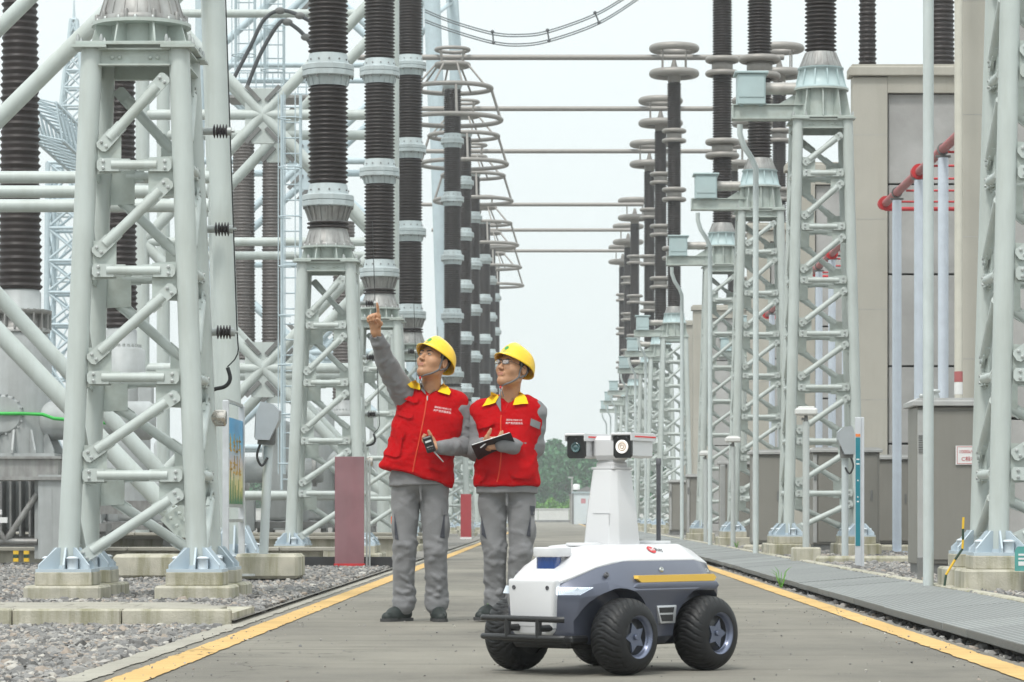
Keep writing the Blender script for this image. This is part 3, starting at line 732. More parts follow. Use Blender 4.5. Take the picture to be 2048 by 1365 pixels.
tubes('diagonal_brace', g, [(at(352, 1036, 30.6), at(-232, 425, 30.6), .094), (at(441, 1076, 33), at(-232, 342, 33), .084), (at(430, -190, 30.6), at(-232, 466, 30.6), .086), (at(425, -365, 33), at(-232, 285, 33), .082)])
tubes('cross_tube', g, [(at(-232, 412, 30.6), at(418, 412, 30.6), .067), (at(-232, 384, 31.8), at(416, 384, 31.8), .067), (at(-232, 355, 33), at(420, 355, 33), .068)])
o = Vector(g.location)
gp_ = MB().prism([(-.16, -.02), (.02, -.20), (.34, -.20), (.34, .20), (.12, .20)], at(352, 1036, 30.5) - o, (1, 0, 0), (0, 0, 1), .02)
for q in range(6): gp_.lathe([(.02, 0), (.02, .02), (.01, .025)], n=6, M=T(*(at(330 + (q % 2) * 17 + (q // 2) * 12, 1022 + (q // 2) * 15 - (q % 2) * 10, 30.45) - o)) @ RX(PI / 2))
put('gusset_plate', gp_, PAINT2, g)
flange_base(g, at(472, 1113, 31) - o, .112, .32)
for (px, w_, lab) in ((330, 1.15, 'x'), (520, .62, 'x')):
    put('concrete_footing', MB().box((0, 0, 0), (w_, .8, .24), ch=.03), CONC, g, T(*(at(px + 20, 1132, 30.6 if px < 400 else 29.4) - o)))
def gantry_bay(name, D, xl, xr, nodes, half, r, rl, lab, m=PAINT, dark=False):
    """one flat-faced bay of X braced tubes, two faces deep, nodes at the given photo heights"""
    o = at((xl + xr) / 2, VY, D); o.z = 0
    gg = thing(name, o, lab, 'gantry frame', 'tubular gantries on the left')
    for dD in (0, 3.2):
        cx = (xl + xr) / 2
        K = lambda px, y: at(px, y, D) + Vector((0, dD, 0))
        tubes('leg', gg, [(K(xl, 1100), K(xl, -150), rl), (K(xr, 1100), K(xr, -150), rl)], m)
        for y in nodes:
            tubes('diagonal_brace', gg, [(K(cx, y), K(xl, y - half), r), (K(cx, y), K(xr, y - half), r), (K(cx, y), K(xl, y + half), r), (K(cx, y), K(xr, y + half), r)], m)
            tubes('cross_tube', gg, [(K(xl, y), K(xr, y), r * .95)], m); tubes('cross_tube', gg, [(K(xl, y + half), K(xr, y + half), r * .8)], m)
            s_ = D / FPX
            b = MB().prism([(-36 * s_, -30 * s_), (-22 * s_, -58 * s_), (22 * s_, -58 * s_), (36 * s_, -30 * s_), (36 * s_, 30 * s_), (22 * s_, 52 * s_), (-22 * s_, 52 * s_), (-36 * s_, 30 * s_)], (0, 0, 0), (1, 0, 0), (0, 0, 1), r * 1.1)
            for sx in (-1, 1):
                for sz in (-1, 1):
                    b.prism([(-4 * s_, -20 * s_), (4 * s_, -20 * s_), (4 * s_, 20 * s_), (-4 * s_, 20 * s_)], (sx * 20 * s_, -r * .75, sz * 42 * s_), (math.cos(.75), 0, -sx * sz * math.sin(.75)), (sx * sz * math.sin(.75), 0, math.cos(.75)), r * .4, 1)
            put('node_plate', b, [m, DKEQ], gg, T(*(K(cx, y) - o)))
    return gg
gantry_bay('gantry_bay', 60, 285, 768, (-280, 230, 737), 254, .11, .14, 'pale gantry bay with crossing tubes between the first two left towers')
HAZEBLUE = mat('haze blue steel', (.47, .56, .60), .5, var=.06)  # steel paint with the blue of distance haze put into its colour
gantry_bay('gantry_bay', 88, 400, 822, (-60, 322, 705), 190, .11, .14, 'farther haze blue gantry bay behind the second left column', HAZEBLUE)
gm = thing('gantry_mast', at(868, 1031, 122) * 1, 'pale blue mast legs above the topmost grading rings', 'gantry frame')
gm.location.z = 0; o = Vector(gm.location)
tubes('leg', gm, [(at(874, 250, 122), at(862, -40, 122), .34), (at(900, 1045, 122), at(874, 250, 122), .30), (at(911, 110, 126), at(902, -40, 126), .26), (at(902, 1045, 126), at(911, 110, 126), .24), (at(826, 1045, 124), at(838, -40, 124), .20)], HAZEBLUE)
tubes('diagonal_brace', gm, [(at(866, 34, 122), at(904, 4, 126), .09), (at(866, 34, 122), at(842, 72, 124), .09), (at(904, 4, 126), at(880, -30, 122), .09), (at(842, 12, 124), at(866, -20, 122), .09)], HAZEBLUE)
# ladders with cages and a railed platform
def ladder(px, D, y0, y1, w, lab, cage=True):
    p = at(px, y0, D); q = at(px, y1, D); H = q.z - p.z
    t = thing('caged_ladder', p, lab, 'ladder', 'ladders on the gantries')
    b = MB().tube((-w / 2, 0, 0), (-w / 2, 0, H), .025, n=8).tube((w / 2, 0, 0), (w / 2, 0, H), .025, n=8); put('rail', b, HAZEBLUE, t)
    b = MB(); z = .2
    while z < H: b.tube((-w / 2, 0, z), (w / 2, 0, z), .015, n=6, caps=False); z += .3
    put('rung', b, HAZEBLUE, t, kind='stuff')
    if cage:
        b = MB(); z = .5
        while z < H:
            b.path([(w * .62 * math.cos(a), -w * .62 + w * .62 * math.sin(a) * 1.05, z) for a in [PI / 2 - .5 + k * (2 * PI - 1.0) / 14 * -1 - .5 for k in range(15)]], .014, 5); z += .95
        for k in range(5):
            a = PI / 2 - .5 - .5 - (k + .5) * (2 * PI - 1) / 5; b.tube((w * .62 * math.cos(a), -w * .62 + w * .62 * math.sin(a), .3), (w * .62 * math.cos(a), -w * .62 + w * .62 * math.sin(a), H), .012, n=5)
        put('safety_cage', b, HAZEBLUE, t)
ladder(490, 66, 160, -40, .42, 'caged ladder rising left of the widest brown column')
ladder(548, 66, 190, -40, .42, 'caged ladder hard left of the widest brown column')
ladder(582, 58, 980, 190, .36, 'long caged ladder beside the second left tower')
ladder(818, 112, 150, -40, .6, 'far caged ladder beside the pale blue mast legs')
pf = thing('platform_railing', at(550, 190, 68), 'pale railing of the platform left of the widest brown column', 'railing'); b = MB()
for k in range(14): b.tube((-1.0 + k * .19, 0, 0), (-1.0 + k * .19, 0, .5), .014, n=6)
for z in (.02, .18, .34, .5): b.tube((-1.05, 0, z), (1.5, 0, z), .016, n=6)
put('railing_bars', b, HAZEBLUE, pf)
put('platform_deck', MB().box((.2, .5, -.05), (2.6, 1.2, .06)), CAST, pf)

# ------------------------------------------------------------------ transformer bushings and tanks on the left
def bushing(px, D, yb, r0, r1, ztop, lab, m=PORC, loc_only=False):
    p = at(px, yb, D); t = thing('bushing', p, lab, 'bushing', 'big tapered bushings'); H = ztop - p.z
    k = int(H / .085); prof = []
    for i in range(k):
        f = i / k; r = r0 + (r1 - r0) * f; z = i * .085; rs = r if i % 2 == 0 else r - .012
        prof += [(r - .030, z), (rs, z + .036), (rs, z + .045), (r - .030, z + .07)]
    put('sheds', MB().lathe(prof, n=32), m, t)
    put('flange', MB().lathe([(r0 + .05, -.42), (r0 + .05, -.30), (r0 - .02, -.28), (r0 - .02, -.04), (r0 - .05, 0)], n=32), GREYEQ, t)
    b = MB()
    for q in range(24): b.lathe([(.02, -.30), (.02, -.25)], (math.cos(q * PI / 12) * (r0 + .03), math.sin(q * PI / 12) * (r0 + .03), 0), 6)
    put('bolt_ring', b, GALV, t)
    return t
bushing(40, 38, 580, .285, .20, 9.4, 'huge dark ribbed bushing at the left edge of the picture')
bushing(243, 46, 657, .255, .19, 9.6, 'dark ribbed bushing seen through the nearest left tower')
bushing(487, 80, 720, .33, .30, 10.8, 'brown grey bushing between the gantry leg and its neighbour', PORC2)
bushing(545, 80, 720, .30, .28, 10.8, 'brown grey bushing just left of the second left tower', PORC2)
bushing(688, 80, 800, .32, .30, 8.6, 'brown grey bushing seen through the second left tower', PORC2)
bushing(787, 92, 790, .32, .30, 7.0, 'brown grey bushing seen behind the third left tower', PORC2)
tk = thing('transformer_tank', (-6.76, 38, 0), 'grey transformer turret with round cover and green hose at the left edge', 'transformer')
zb = at(0, 622, 38).z
b = MB().lathe([(.38, 0), (.38, .05), (.34, .06), (.34, .22), (.40, .23), (.40, .28)], n=32, c=(0, 0, zb - .28))
for q in range(20): b.prism([(.33, 0), (.40, 0), (.40, .2), (.33, .2)], (0, 0, zb - .24), (math.cos(q * PI / 10), math.sin(q * PI / 10), 0), (0, 0, 1), .02)
put('ribbed_flange', b, CAST, tk)
put('turret', MB().lathe([(.40, 1.45), (.40, zb - .5), (.34, zb - .27)], n=36), GREYEQ, tk)
b = MB().lathe([(.245, 0), (.245, .06), (.22, .075)], n=32, M=T(-.14, -.34, at(0, 831, 38).z) @ RX(PI / 2))
for q in range(18): b.lathe([(.014, 0), (.014, .09)], n=6, M=T(-.14 + .25 * math.cos(q * PI / 9), -.34, at(0, 831, 38).z + .25 * math.sin(q * PI / 9)) @ RX(PI / 2))
put('round_cover', b, GREYEQ, tk)
put('side_tank', MB().lathe([(.02, 0), (.2, .02), (.245, .08), (.245, 1.4), (.2, 1.46), (.02, 1.48)], n=28, M=T(.25, -.05, at(0, 842, 38).z) @ RY(PI / 2)), GREYEQ, tk)
b = MB().box((0, 0, 1.43), (1.05, 1.05, .05))
for q in range(12): b.prism([(.36, 0), (.55, 0), (.55, .04), (.42, .3), (.36, .3)], (0, 0, 1.455), (math.cos(q * PI / 6), math.sin(q * PI / 6), 0), (0, 0, 1), .025)
put('base_ring', b, GREYEQ, tk)
b = MB().box((0, 0, 1.28), (1.15, 1.1, .26)).box((0, 0, 1.14), (1.3, 1.25, .04)).box((0, 0, 1.40), (1.25, 1.2, .03))
put('platform_beam', b, CAST, tk)
lgm = MB().box((0, 0, .6), (.015, .16, 1.05)).box((.08, -.07, .6), (.16, .015, 1.05)).box((-.0, .08, .6), (.16, .015, 1.05)).mesh('frame_leg', GREYEQ)
for x, y in ((-.52, -.5), (.34, -.5), (.5, -.5), (-.52, .5), (.5, .5)): put('frame_leg', lgm, None, tk, T(x, y, .06))
b = MB()
for a_, c_ in (((-.5, -.45, .95), (-.1, -.45, .35)), ((.3, -.45, .95), (-.1, -.45, .35)), ((-.5, -.45, .35), (.3, -.45, .35))): b.tube(a_, c_, .04, n=8)
put('frame_brace', b, CAST, tk)
hose = MB().path([(-.9, -.46, 0), (-.36, -.46, -.002), (.1, -.44, 0), (.36, -.42, -.01), (.5, -.42, -.06), (1.2, -.4, -.12)], .022, 8)
put('hose', hose, mat('bright green hose', (.03, .42, .06), .4), tk, T(0, 0, at(0, 830, 38).z))
b = MB().box((-.62, -.7, .85), (.07, .05, 1.0)).box((-.5, -.7, .95), (.06, .05, 1.15)).box((-.28, -.7, .62), (.5, .05, .07)).box((-.25, -.7, .72), (.3, .05, .06)); put('pale_pipe', b, WHITE, tk)
for px in (32, 53):
    sb_ = thing('striped_stub', at(px, 1074, 37), ['short yellow and black stub left of its twin under the transformer', 'short yellow and black stub right of its twin under the transformer'][px > 40], 'bollard', 'striped stubs'); sb_.location.z = .1
    for k in range(3): put('band', MB().box((0, 0, .03 + .045 * k), (.06, .06, .044)), YEL if k % 2 == 0 else DKGREEN, sb_)
t2 = thing('transformer_tank', (-6.6, 46, 0), 'grey transformer turret seen through the nearest left tower', 'transformer'); z2 = at(0, 700, 46).z
put('turret', MB().lathe([(.42, .9), (.42, z2 - .9), (.34, z2 - .5), (.34, z2), (.26, z2 + .02)], n=32), GREYEQ, t2)
put('platform_beam', MB().box((0, 0, .8), (1.6, 1.4, .2)), CAST, t2)
for x in (-.7, .7): put('frame_leg', MB().box((x, 0, .4), (.14, .3, .72)), DKEQ, t2)
put('small_case', MB().box((.42, -.5, z2 - .62), (.22, .2, .5), ch=.02), GREYEQ, t2)
def gear(px, D, lab, sx, h, rr):
    """gas insulated switchgear bay: stacked horizontal and upright tanks on a frame"""
    p = at(px, VY, D); p.z = .05; t = thing('switchgear_bay', p, lab, 'switchgear', 'grey switchgear far behind the left towers')
    rr = random.Random(int(px)); b = MB()
    put('upright_tank', MB().lathe([(.05, 0), (.30, .03), (.33, .1), (.33, h), (.28, h + .12), (.05, h + .18)], n=24, c=(0, 0, .5)), GREYEQ, t)
    put('upright_tank', MB().lathe([(.22, 0), (.25, .05), (.25, h * .7), (.1, h * .75)], n=20, c=(sx * .4, .2, .5)), GREYEQ, t)
    put('cross_tank', MB().lathe([(.05, -sx), (.26, -sx + .03), (.28, -sx + .1), (.28, sx - .1), (.26, sx - .03), (.05, sx)], n=24, M=T(0, 0, .5 + h * .55) @ RY(PI / 2)), GREYEQ, t)
    for x in (-.8, .8): put('tank_flange', MB().lathe([(.36, -.04), (.36, .04)], n=24, M=T(x * sx, 0, .5 + h * .55) @ RY(PI / 2)), CAST, t)
    put('control_box', MB().box((-sx * .7, -.3, .7), (.5, .35, .8), ch=.02), GREYEQ, t)
    put('base_frame', MB().box((0, 0, .42), (sx * 2.1, .7, .14)), DKEQ, t)
    for x in (-1, -.35, .35, 1): put('frame_leg', MB().box((x * sx, 0, .18), (.12, .5, .36)), DKEQ, t)
gear(555, 64, 'grey switchgear left of the floodlight pole', 1.0, 2.0, .3); gear(640, 68, 'grey switchgear seen through the second left tower', 1.1, 2.4, .3)
gear(765, 76, 'grey switchgear behind the red board post', 1.0, 2.6, .3); gear(270, 58, 'grey switchgear low behind the nearest left tower', 1.2, 1.3, .3)
gear(820, 100, 'grey switchgear hidden behind the pointing worker', 1.2, 2.6, .3)
gear(60, 52, 'grey switchgear behind the transformer at the left edge', 1.3, 1.2, .3); gear(180, 62, 'grey switchgear low behind the striped stubs', 1.3, 1.6, .3); gear(400, 72, 'grey switchgear low behind the gantry footing', 1.2, 1.8, .3); gear(330, 88, 'far grey switchgear behind the gantry struts', 1.4, 2.2, .3); gear(700, 96, 'far grey switchgear behind the red board', 1.4, 2.4, .3)
tb = thing('cooling_transformer', (at(-40, 0, 43).x, 43, 0), 'dark grey transformer body with cooling fins low at the left edge', 'transformer')
put('tank', MB().box((0, .8, .95), (2.9, 1.4, 1.0), ch=.04), GREYEQ, tb); put('skid', MB().box((0, .8, .3), (3.0, 1.5, .2)).box((-1.2, .8, .12), (.3, 1.3, .24)).box((1.2, .8, .12), (.3, 1.3, .24)), DKEQ, tb)
fin = MB().box((0, 0, .85), (.03, .35, .95), ch=.006).mesh('cooling_fin', DKEQ)
for k in range(20): put('cooling_fin', fin, None, tb, T(-1.3 + k * .137, -.08, 0))
# far lattice towers
def lattice(name, px, D, ys, ws, lab, rr, mast=None):
    p = at(px, VY, D); p.z = 0; t = thing(name, p, lab, 'lattice tower', 'far lattice towers'); s_ = D / FPX
    b = MB(); lev = [(CAMZ + (VY - y) * s_, w * s_ / 2) for y, w in zip(ys, ws)]
    for i in range(len(lev) - 1):
        (z0, h0), (z1, h1) = lev[i], lev[i + 1]
        for k in range(4):
            M = RZ(k * PI / 2); b.tube((-h0, -h0, z0), (-h1, -h1, z1), rr * 1.6, n=6, M=M)
            b.tube((-h0, -h0, z0), (h1, -h1, z1), rr * .8, n=5, M=M, caps=False); b.tube((h0, -h0, z0), (-h1, -h1, z1), rr * .8, n=5, M=M, caps=False)
            b.tube((-h1, -h1, z1), (h1, -h1, z1), rr, n=5, M=M, caps=False)
    put('lattice_frame', b, HAZEBLUE, t)
    if mast: put('lightning_rod', MB().tube((0, 0, lev[-1][0]), (0, 0, lev[-1][0] + mast * s_), rr * 1.4, rr * .5, n=6), HAZEBLUE, t)
lattice('lattice_tower', 148, 260, [1040, 760, 560, 430, 330, 268, 215, 178, 143, 110, 75, 40], [150, 112, 90, 74, 62, 54, 46, 39, 32, 25, 17, 11], 'tall pale lattice tower with a lightning rod at upper left', .11, 40)
lattice('lattice_tower', 140, 120, [1060, 850, 720, 652, 588, 525, 460, 395, 330], [86, 84, 82, 81, 80, 79, 78, 77, 76], 'pale lattice mast left of the nearest left tower', .07)
lb = thing('lattice_beam', at(60, 215, 95), 'pale lattice gantry beam sloping behind the leftmost tower leg', 'lattice beam'); o = Vector(lb.location)
A0, A1 = at(40, 190, 92), at(230, 372, 112); b = MB(); e = Vector((1.1, 0, -.25)); up = Vector((.2, 0, -1.15))
for off in (Vector((0, 0, 0)), e, up, e + up): b.tube(A0 + off - o, A1 + off - o, .06, n=6)
for k in range(22):
    f, f2 = k / 22, (k + 1) / 22; q = A0.lerp(A1, f) - o; q2 = A0.lerp(A1, f2) - o
    for u_, v_ in ((Vector((0, 0, 0)), e), (up, e + up), (Vector((0, 0, 0)), up), (e, e + up)):
        b.tube(q + u_, q + v_, .03, n=5, caps=False); b.tube(q + u_, q2 + v_, .03, n=5, caps=False)
put('lattice_frame', b, HAZEBLUE, lb)

# ------------------------------------------------------------------ conductors overhead
cw = mat('grey stranded conductor', (.16, .18, .19), .5, .3); cwd = mat('dark flexible cable', (.07, .075, .08), .55)
def smooth_path(pts, n=8):
    pts = [Vector(p) for p in pts]; out = []
    for i in range(len(pts) - 1):
        p0, p1, p2, p3 = pts[max(i - 1, 0)], pts[i], pts[i + 1], pts[min(i + 2, len(pts) - 1)]
        for k in range(n):
            t = k / n; out.append(.5 * ((2 * p1) + (p2 - p0) * t + (2 * p0 - 5 * p1 + 4 * p2 - p3) * t * t + (3 * p1 - p0 - 3 * p2 + p3) * t ** 3))
    out.append(pts[-1]); return out
U = [(850, 20), (905, 42), (985, 65), (1040, 69), (1095, 62), (1190, 28), (1262, -14)]; L_ = [(850, 40), (905, 60), (985, 83), (1040, 88), (1100, 79), (1200, 43), (1290, -14)]
ws = thing('overhead_wires', at(985, 70, 112), 'pair of sagging bundled conductors across the top of the sky', 'overhead wires'); o = Vector(ws.location)
for Q in (U, L_):
    for dx, dy in ((0, 0), (0, 4.5)): put('conductor', MB().path([at(x + dx * 3, y + dy, 112) - o for x, y in [(v.x, v.y) for v in smooth_path([(a, c, 0) for a, c in Q])]], .024, 6), cw, ws)
for k, (a, c) in enumerate((((985, 64), (987, 86)), ((1095, 61), (1098, 82)), ((1190, 26), (1198, 46)))):
    put('spacer', MB().tube(at(*a, 112) - o, at(*c, 112) - o, .03, n=6).ball(at(*a, 112) - o, .07).ball(at(*c, 112) - o, .07), cwd, ws)
for Q, lab in (([(466, 160), (500, 95), (528, 40), (560, 22), (600, 32), (640, 62), (655, 120)], 'upper dark flexible jumper cable behind the widest column'), ([(490, 185), (520, 110), (556, 50), (575, 45), (612, 75), (640, 125)], 'lower dark flexible jumper cable behind the widest column')):
    p0 = at(*Q[0], 62); c = put('jumper_cable', MB().path([at(v.x, v.y, 62) - p0 for v in smooth_path([(a, q, 0) for a, q in Q])], .042, 8), cwd, loc=p0); tag(c, lab, 'cable', 'jumper cables')
    for (a, q) in (Q[3], Q[4]): put('clamp', MB().ball((0, 0, 0), (.11, .075, .075)), DKEQ, c, T(*(at(a, q, 62) - p0)))

# ------------------------------------------------------------------ earthing leads, post insulators and counters of the left towers
pim = MB().tube((.09, 0, 0), (.17, 0, 0), .03, n=12, m=1)
pr = []
for k in range(5): pr += [(.026, .13 + k * .024), (.056, .138 + k * .024), (.056, .142 + k * .024), (.026, .15 + k * .024)]
pim.lathe(pr, n=18, m=0, M=RY(PI / 2)).tube((.0, 0, 0), (.09, 0, 0), .03, n=12, m=1).box((.01, 0, .0), (.02, .1, .1), m=1).tube((.23, 0, 0), (.275, 0, 0), .034, n=12, m=1).tube((.27, 0, 0), (.30, 0, 0), .012, n=8, m=1)
PIM = pim.mesh('post_insulator', [mat('dark ribbed rubber', (.035, .028, .03), .5), GALV])
hts = (['topmost', 'middle', 'lowest'])
lead = MB().path(smooth_path([(.60, .45, 4.9), (.635, .45, 3.85), (.664, .45, 3.02), (.693, .45, 2.18), (.70, .45, 1.96), (.618, .45, 1.855)], 3), .0055, 6).path(smooth_path([(.62, .45, 1.85), (.64, .45, 1.76), (.60, .45, 1.70), (.50, .45, 1.67), (.46, .45, 1.60), (.46, .45, 1.52)], 6), .016, 8)
lead.path(smooth_path([(.47, .45, 1.39), (.435, .45, 1.33), (.435, .45, .97), (.475, .45, .78), (.48, .45, .70)], 5), .012, 8)
LEADM = lead.mesh('earth_lead', BLACK)
cm_ = MB().lathe([(.062, 0), (.066, .01), (.066, .125), (.062, .135), (.05, .14)], n=24, M=T(.47, .45, 1.45) @ RY(PI / 2)).lathe([(.052, 0), (.052, .004)], n=24, m=1, M=T(.607, .45, 1.45) @ RY(PI / 2)).box((.45, .45, 1.38), (.03, .03, .03), m=0)
COUNT = cm_.mesh('surge_counter', [STEEL, mat('dark dial', (.06, .06, .06), .2)])
strap = [MB().path([(.482, .45, .70), (.482, .45, .66)], .008, 6), MB().path([(.484, .44, .66), (.487, .43, .50)], .009, 6), MB().path([(.487, .43, .50), (.487, .43, .42)], .009, 6), MB().path([(.49, .42, .42), (.62, .3, .22)], .009, 6), MB().path([(.62, .3, .22), (.625, .3, .03)], .009, 6)]
for i in range(4):
    D = LD[i]; twr = ['nearest left tower', 'second left tower', 'third left tower', 'fourth left tower'][i]
    for k, z in enumerate((3.72, 2.94, 2.13)):
        dx = .395 + k * .014
        o = put('post_insulator', PIM, loc=(LX + dx - .02, D + .45 - k * .0, (3.72, 2.945, 2.13)[k])); tag(o, f'{hts[k]} small ribbed insulator on the {twr}', 'insulator', 'small post insulators carrying the earth leads')
    ld = put('earth_lead', LEADM, loc=(LX, D, 0)); tag(ld, f'thin black earth wire and cable hanging by the {twr}', 'cable', 'earth leads of the left towers')
    for q, s_ in enumerate(strap): put('earth_strap', s_.mesh('earth_strap', YEL if q % 2 else DKGREEN) if i == 0 else STRAPM[q], None, ld)
    if i == 0: STRAPM = [c.data for c in KIDS[ld.name]]
    sc_ = put('surge_counter', COUNT, loc=(LX, D, 0)); tag(sc_, f'small stainless surge counter on the {twr}', 'meter', 'surge counters on the left towers')
# ------------------------------------------------------------------ concrete fire walls on the right
def firewall(D, lab, w=9.0, xl=4.97, zt=8.2):
    t = thing('fire_wall', (xl, D, 0), lab, 'fire wall', 'concrete fire walls on the right')
    th = .34
    for x in (.29, 4.5, w - .29): put('pillar', MB().box((0, 0, zt / 2 - .12), (.58, th, zt - .24), ch=.01), CONCWALL, t, T(x, 0, 0))
    for xa, xb in ((.58, 4.21), (4.79, w - .58)):
        put('top_beam', MB().box(((xa + xb) / 2, 0, zt - .36), (xb - xa, th, .28)), CONCWALL, t)
        zs = [.1, .40, 1.87, 3.16, 4.69, 6.19, 7.70]
        for i in range(len(zs) - 1):
            put('wall_panel', MB().box(((xa + xb) / 2, 0, (zs[i] + zs[i + 1]) / 2), (xb - xa - .05, .14, zs[i + 1] - zs[i] - .035), ch=.006), PANELC, t)
        put('joint_backing', MB().box(((xa + xb) / 2, .03, 4.0), (xb - xa, .05, 7.6)), JOINT, t)
    put('coping', MB().box((w / 2, 0, zt - .15), (w + .12, th + .16, .15), ch=.012).box((w / 2, 0, zt - .055), (w + .02, th + .04, .05)), CONCWALL, t)
    for z in (1.2, 2.6, 4.1, 5.6, 7.0): put('joint_line', MB().box((.29, 0, z), (.583, th + .004, .008)), PANELC, t)
    return t
for D, lab in ((37, 'nearest concrete fire wall beside the right edge legs'), (50, 'biggest fully seen concrete fire wall with inset grey panels'), (63.8, 'concrete fire wall seen through the second right tower'), (77, 'concrete fire wall behind the third right tower'), (107, 'far concrete fire wall end by the white conduit'), (115.5, 'farther concrete fire wall end beyond the conduit')): firewall(D, lab)
def plain_bushing(px, D, y0, r0, lab):
    bushing(px, D, y0, r0, r0 * .92, at(0, -60, D).z, lab)
plain_bushing(1735, 57, 140, .18, 'slim dark bushing standing behind the left end of the biggest fire wall')
plain_bushing(1881, 55, 140, .27, 'thicker dark bushing standing behind the biggest fire wall')
dp = thing('drain_pipe', at(1917, 1031, 36.2), 'cream vertical pipe along the edge of the nearest fire wall', 'pipe'); dp.location.z = .1
put('pipe_body', MB().tube((0, 0, 0), (0, 0, 9), .05, n=16), mat('cream pipe', (.56, .54, .47), .5, var=.05), dp)
put('red_band', MB().tube((0, 0, at(0, 781, 36.2).z), (0, 0, at(0, 760, 36.2).z), .052, n=16), DULLRED, dp); put('white_band', MB().tube((0, 0, at(0, 806, 36.2).z), (0, 0, at(0, 782, 36.2).z), .052, n=16), WHITE, dp)
# ------------------------------------------------------------------ fire water pipes on posts
def fire_pipe(dy, labs):
    x, z = 5.3, 5.66; D0 = 48 + dy
    t = thing('fire_pipe', (x, D0, 0), labs[0], 'fire pipe', 'red fire water pipes')
    put('main_pipe', MB().tube((0, .2, z), (0, -9.4, z), .063, n=18), DULLRED, t)
    for y in (0, -4.4): put('pipe_joint', MB().ball((-.02, y, z), (.098, .098, .098), 18, 12).lathe([(.115, -.025), (.115, .025)], n=20, M=T(0, y - .12, z) @ RX(PI / 2)), REDPIPE, t)
    put('branch_pipe', MB().tube((0, 0, z - .08), (3.2, 0, z - .08), .034, n=12), REDPIPE, t)
    for k in range(5): put('branch_pipe', MB().tube((0, -1.3 - k * 1.6, z - .1), (2.6, -1.3 - k * 1.6, z - .1), .017, n=10), REDPIPE, t)
    for y in (-1.7, -4.5, -7.2): put('pipe_clamp', MB().lathe([(.085, -.02), (.085, .02)], n=16, M=T(0, y, z) @ RX(PI / 2)).box((0, y, z - .1), (.2, .06, .03)), DKEQ, t)
    for i, (y, h) in enumerate(((-1.7, z - .12), (-4.5, z - .12), (-7.2, z - .12))):
        p = put('pipe_post', MB().tube((0, 0, .1), (0, 0, h), .072, n=18).box((0, 0, .11), (.3, .3, .03)), WHITEPIPE, loc=(x, D0 + y, 0)); tag(p, labs[1 + i], 'post', 'white posts carrying the red fire pipe')
fire_pipe(0, ['red fire pipe rising across the biggest fire wall', 'white post under the farther end of the near red pipe', 'white post under the middle of the near red pipe', 'white post nearest the conduit under the red pipe'])
fire_pipe(13.6, ['red fire pipe seen through the second right tower', 'white post of the second red pipe, far one', 'white post of the second red pipe, middle one', 'white post of the second red pipe, near one'])
fire_pipe(26.5, ['red fire pipe behind the third right tower', 'white post of the third red pipe, far one', 'white post of the third red pipe, middle one', 'white post of the third red pipe, near one'])
# ------------------------------------------------------------------ cabinets
def cabinet(x, D, w, d, h, lab, z0=.1, plinth=.12):
    t = thing('control_cabinet', (x, D, z0), lab, 'cabinet', 'grey brown control cabinets on the right')
    put('plinth', MB().box((w / 2, d / 2, plinth / 2), (w - .04, d - .04, plinth)), DKEQ, t)
    put('body', MB().box((w / 2, d / 2, plinth + (h - plinth - .06) / 2), (w, d, h - plinth - .06), ch=.008), GREYCAB, t)
    put('door', MB().box((w / 2 + .03, -.012, plinth + (h - plinth) / 2 - .03), (w - .12, .022, h - plinth - .14), ch=.005), GREYCAB, t)
    hs = put('hinge_strip', MB().box((.035, -.014, plinth + (h - plinth) / 2 - .03), (.06, .026, h - plinth - .12), ch=.005), CABEDGE, t)
    put('handle', MB().box((w - .13, -.03, h * .55), (.03, .02, .16), ch=.005), DKEQ, t)
    for k in range(8): put('louver', MB().box((.035, -.032, h * .80 - k * .022), (.045, .012, .01)), DKEQ, hs)
    put('roof', MB().box((w / 2, d / 2 - .01, h - .03), (w + .08, d + .12, .05), ch=.006).prism([(-w / 2 - .03, 0), (w / 2 + .03, 0), (w / 2 - .02, .03), (-w / 2 + .02, .03)], (w / 2, d / 2, h - .006), (1, 0, 0), (0, 0, 1), d), CABEDGE, t)
    return t
c1 = cabinet(3.415, 28.2, .85, .7, 1.66, 'big grey cabinet with a red lettered sign behind the conduit at right')
sg = thing('warning_sign', (3.415 + .505, 28.16, at(0, 911, 28.2).z), 'white sign with red lettering on the big grey cabinet', 'sign')
put('sign_plate', MB().box((0, 0, 0), (.29, .006, .178)), WHITE, sg)
b = MB()
for q in ((0, .079, .262, .004), (0, -.079, .262, .004)): b.box((q[0], -.0045, q[1]), (q[2], .002, q[3]))
for q in (-.131, .131): b.box((q, -.0045, 0), (.004, .002, .162))
put('sign_border', b, SIGNRED, sg)
put('lettering', text_mesh('1000kV高抗', .046, SIGNRED), None, sg, T(0, -.005, .032) @ RX(PI / 2)); put('lettering', text_mesh('C相本体', .05, SIGNRED), None, sg, T(.0, -.005, -.038) @ RX(PI / 2))
rf = thing('roof_valve', at(1868, 802, 28.4), 'small steel fitting standing on the big grey cabinet', 'fitting'); rf.location.z = 1.775
put('fitting_body', MB().lathe([(.05, 0), (.055, .03), (.04, .06), (.06, .07), (.06, .085), (.03, .1)], n=18).tube((-.12, 0, .03), (-.05, 0, .03), .02, n=10).ball((-.12, 0, .035), .022), GALV, rf)
cabinet(3.27, 49.5, .56, .5, 1.64, 'brown grey cabinet behind the yellow striped bollard')
cabinet(3.36, 60.5, .62, .5, 1.66, 'brown grey cabinet left of the cabinet behind the striped bollard')
cabinet(4.06, 47, 1.05, .6, 1.62, 'wide grey cabinet seen through the second right tower')
cabinet(3.38, 76, .6, .5, 1.6, 'far brown grey cabinet right of the antenna'); cabinet(3.4, 88, .6, .5, 1.6, 'farther grey cabinet behind the robot antenna')
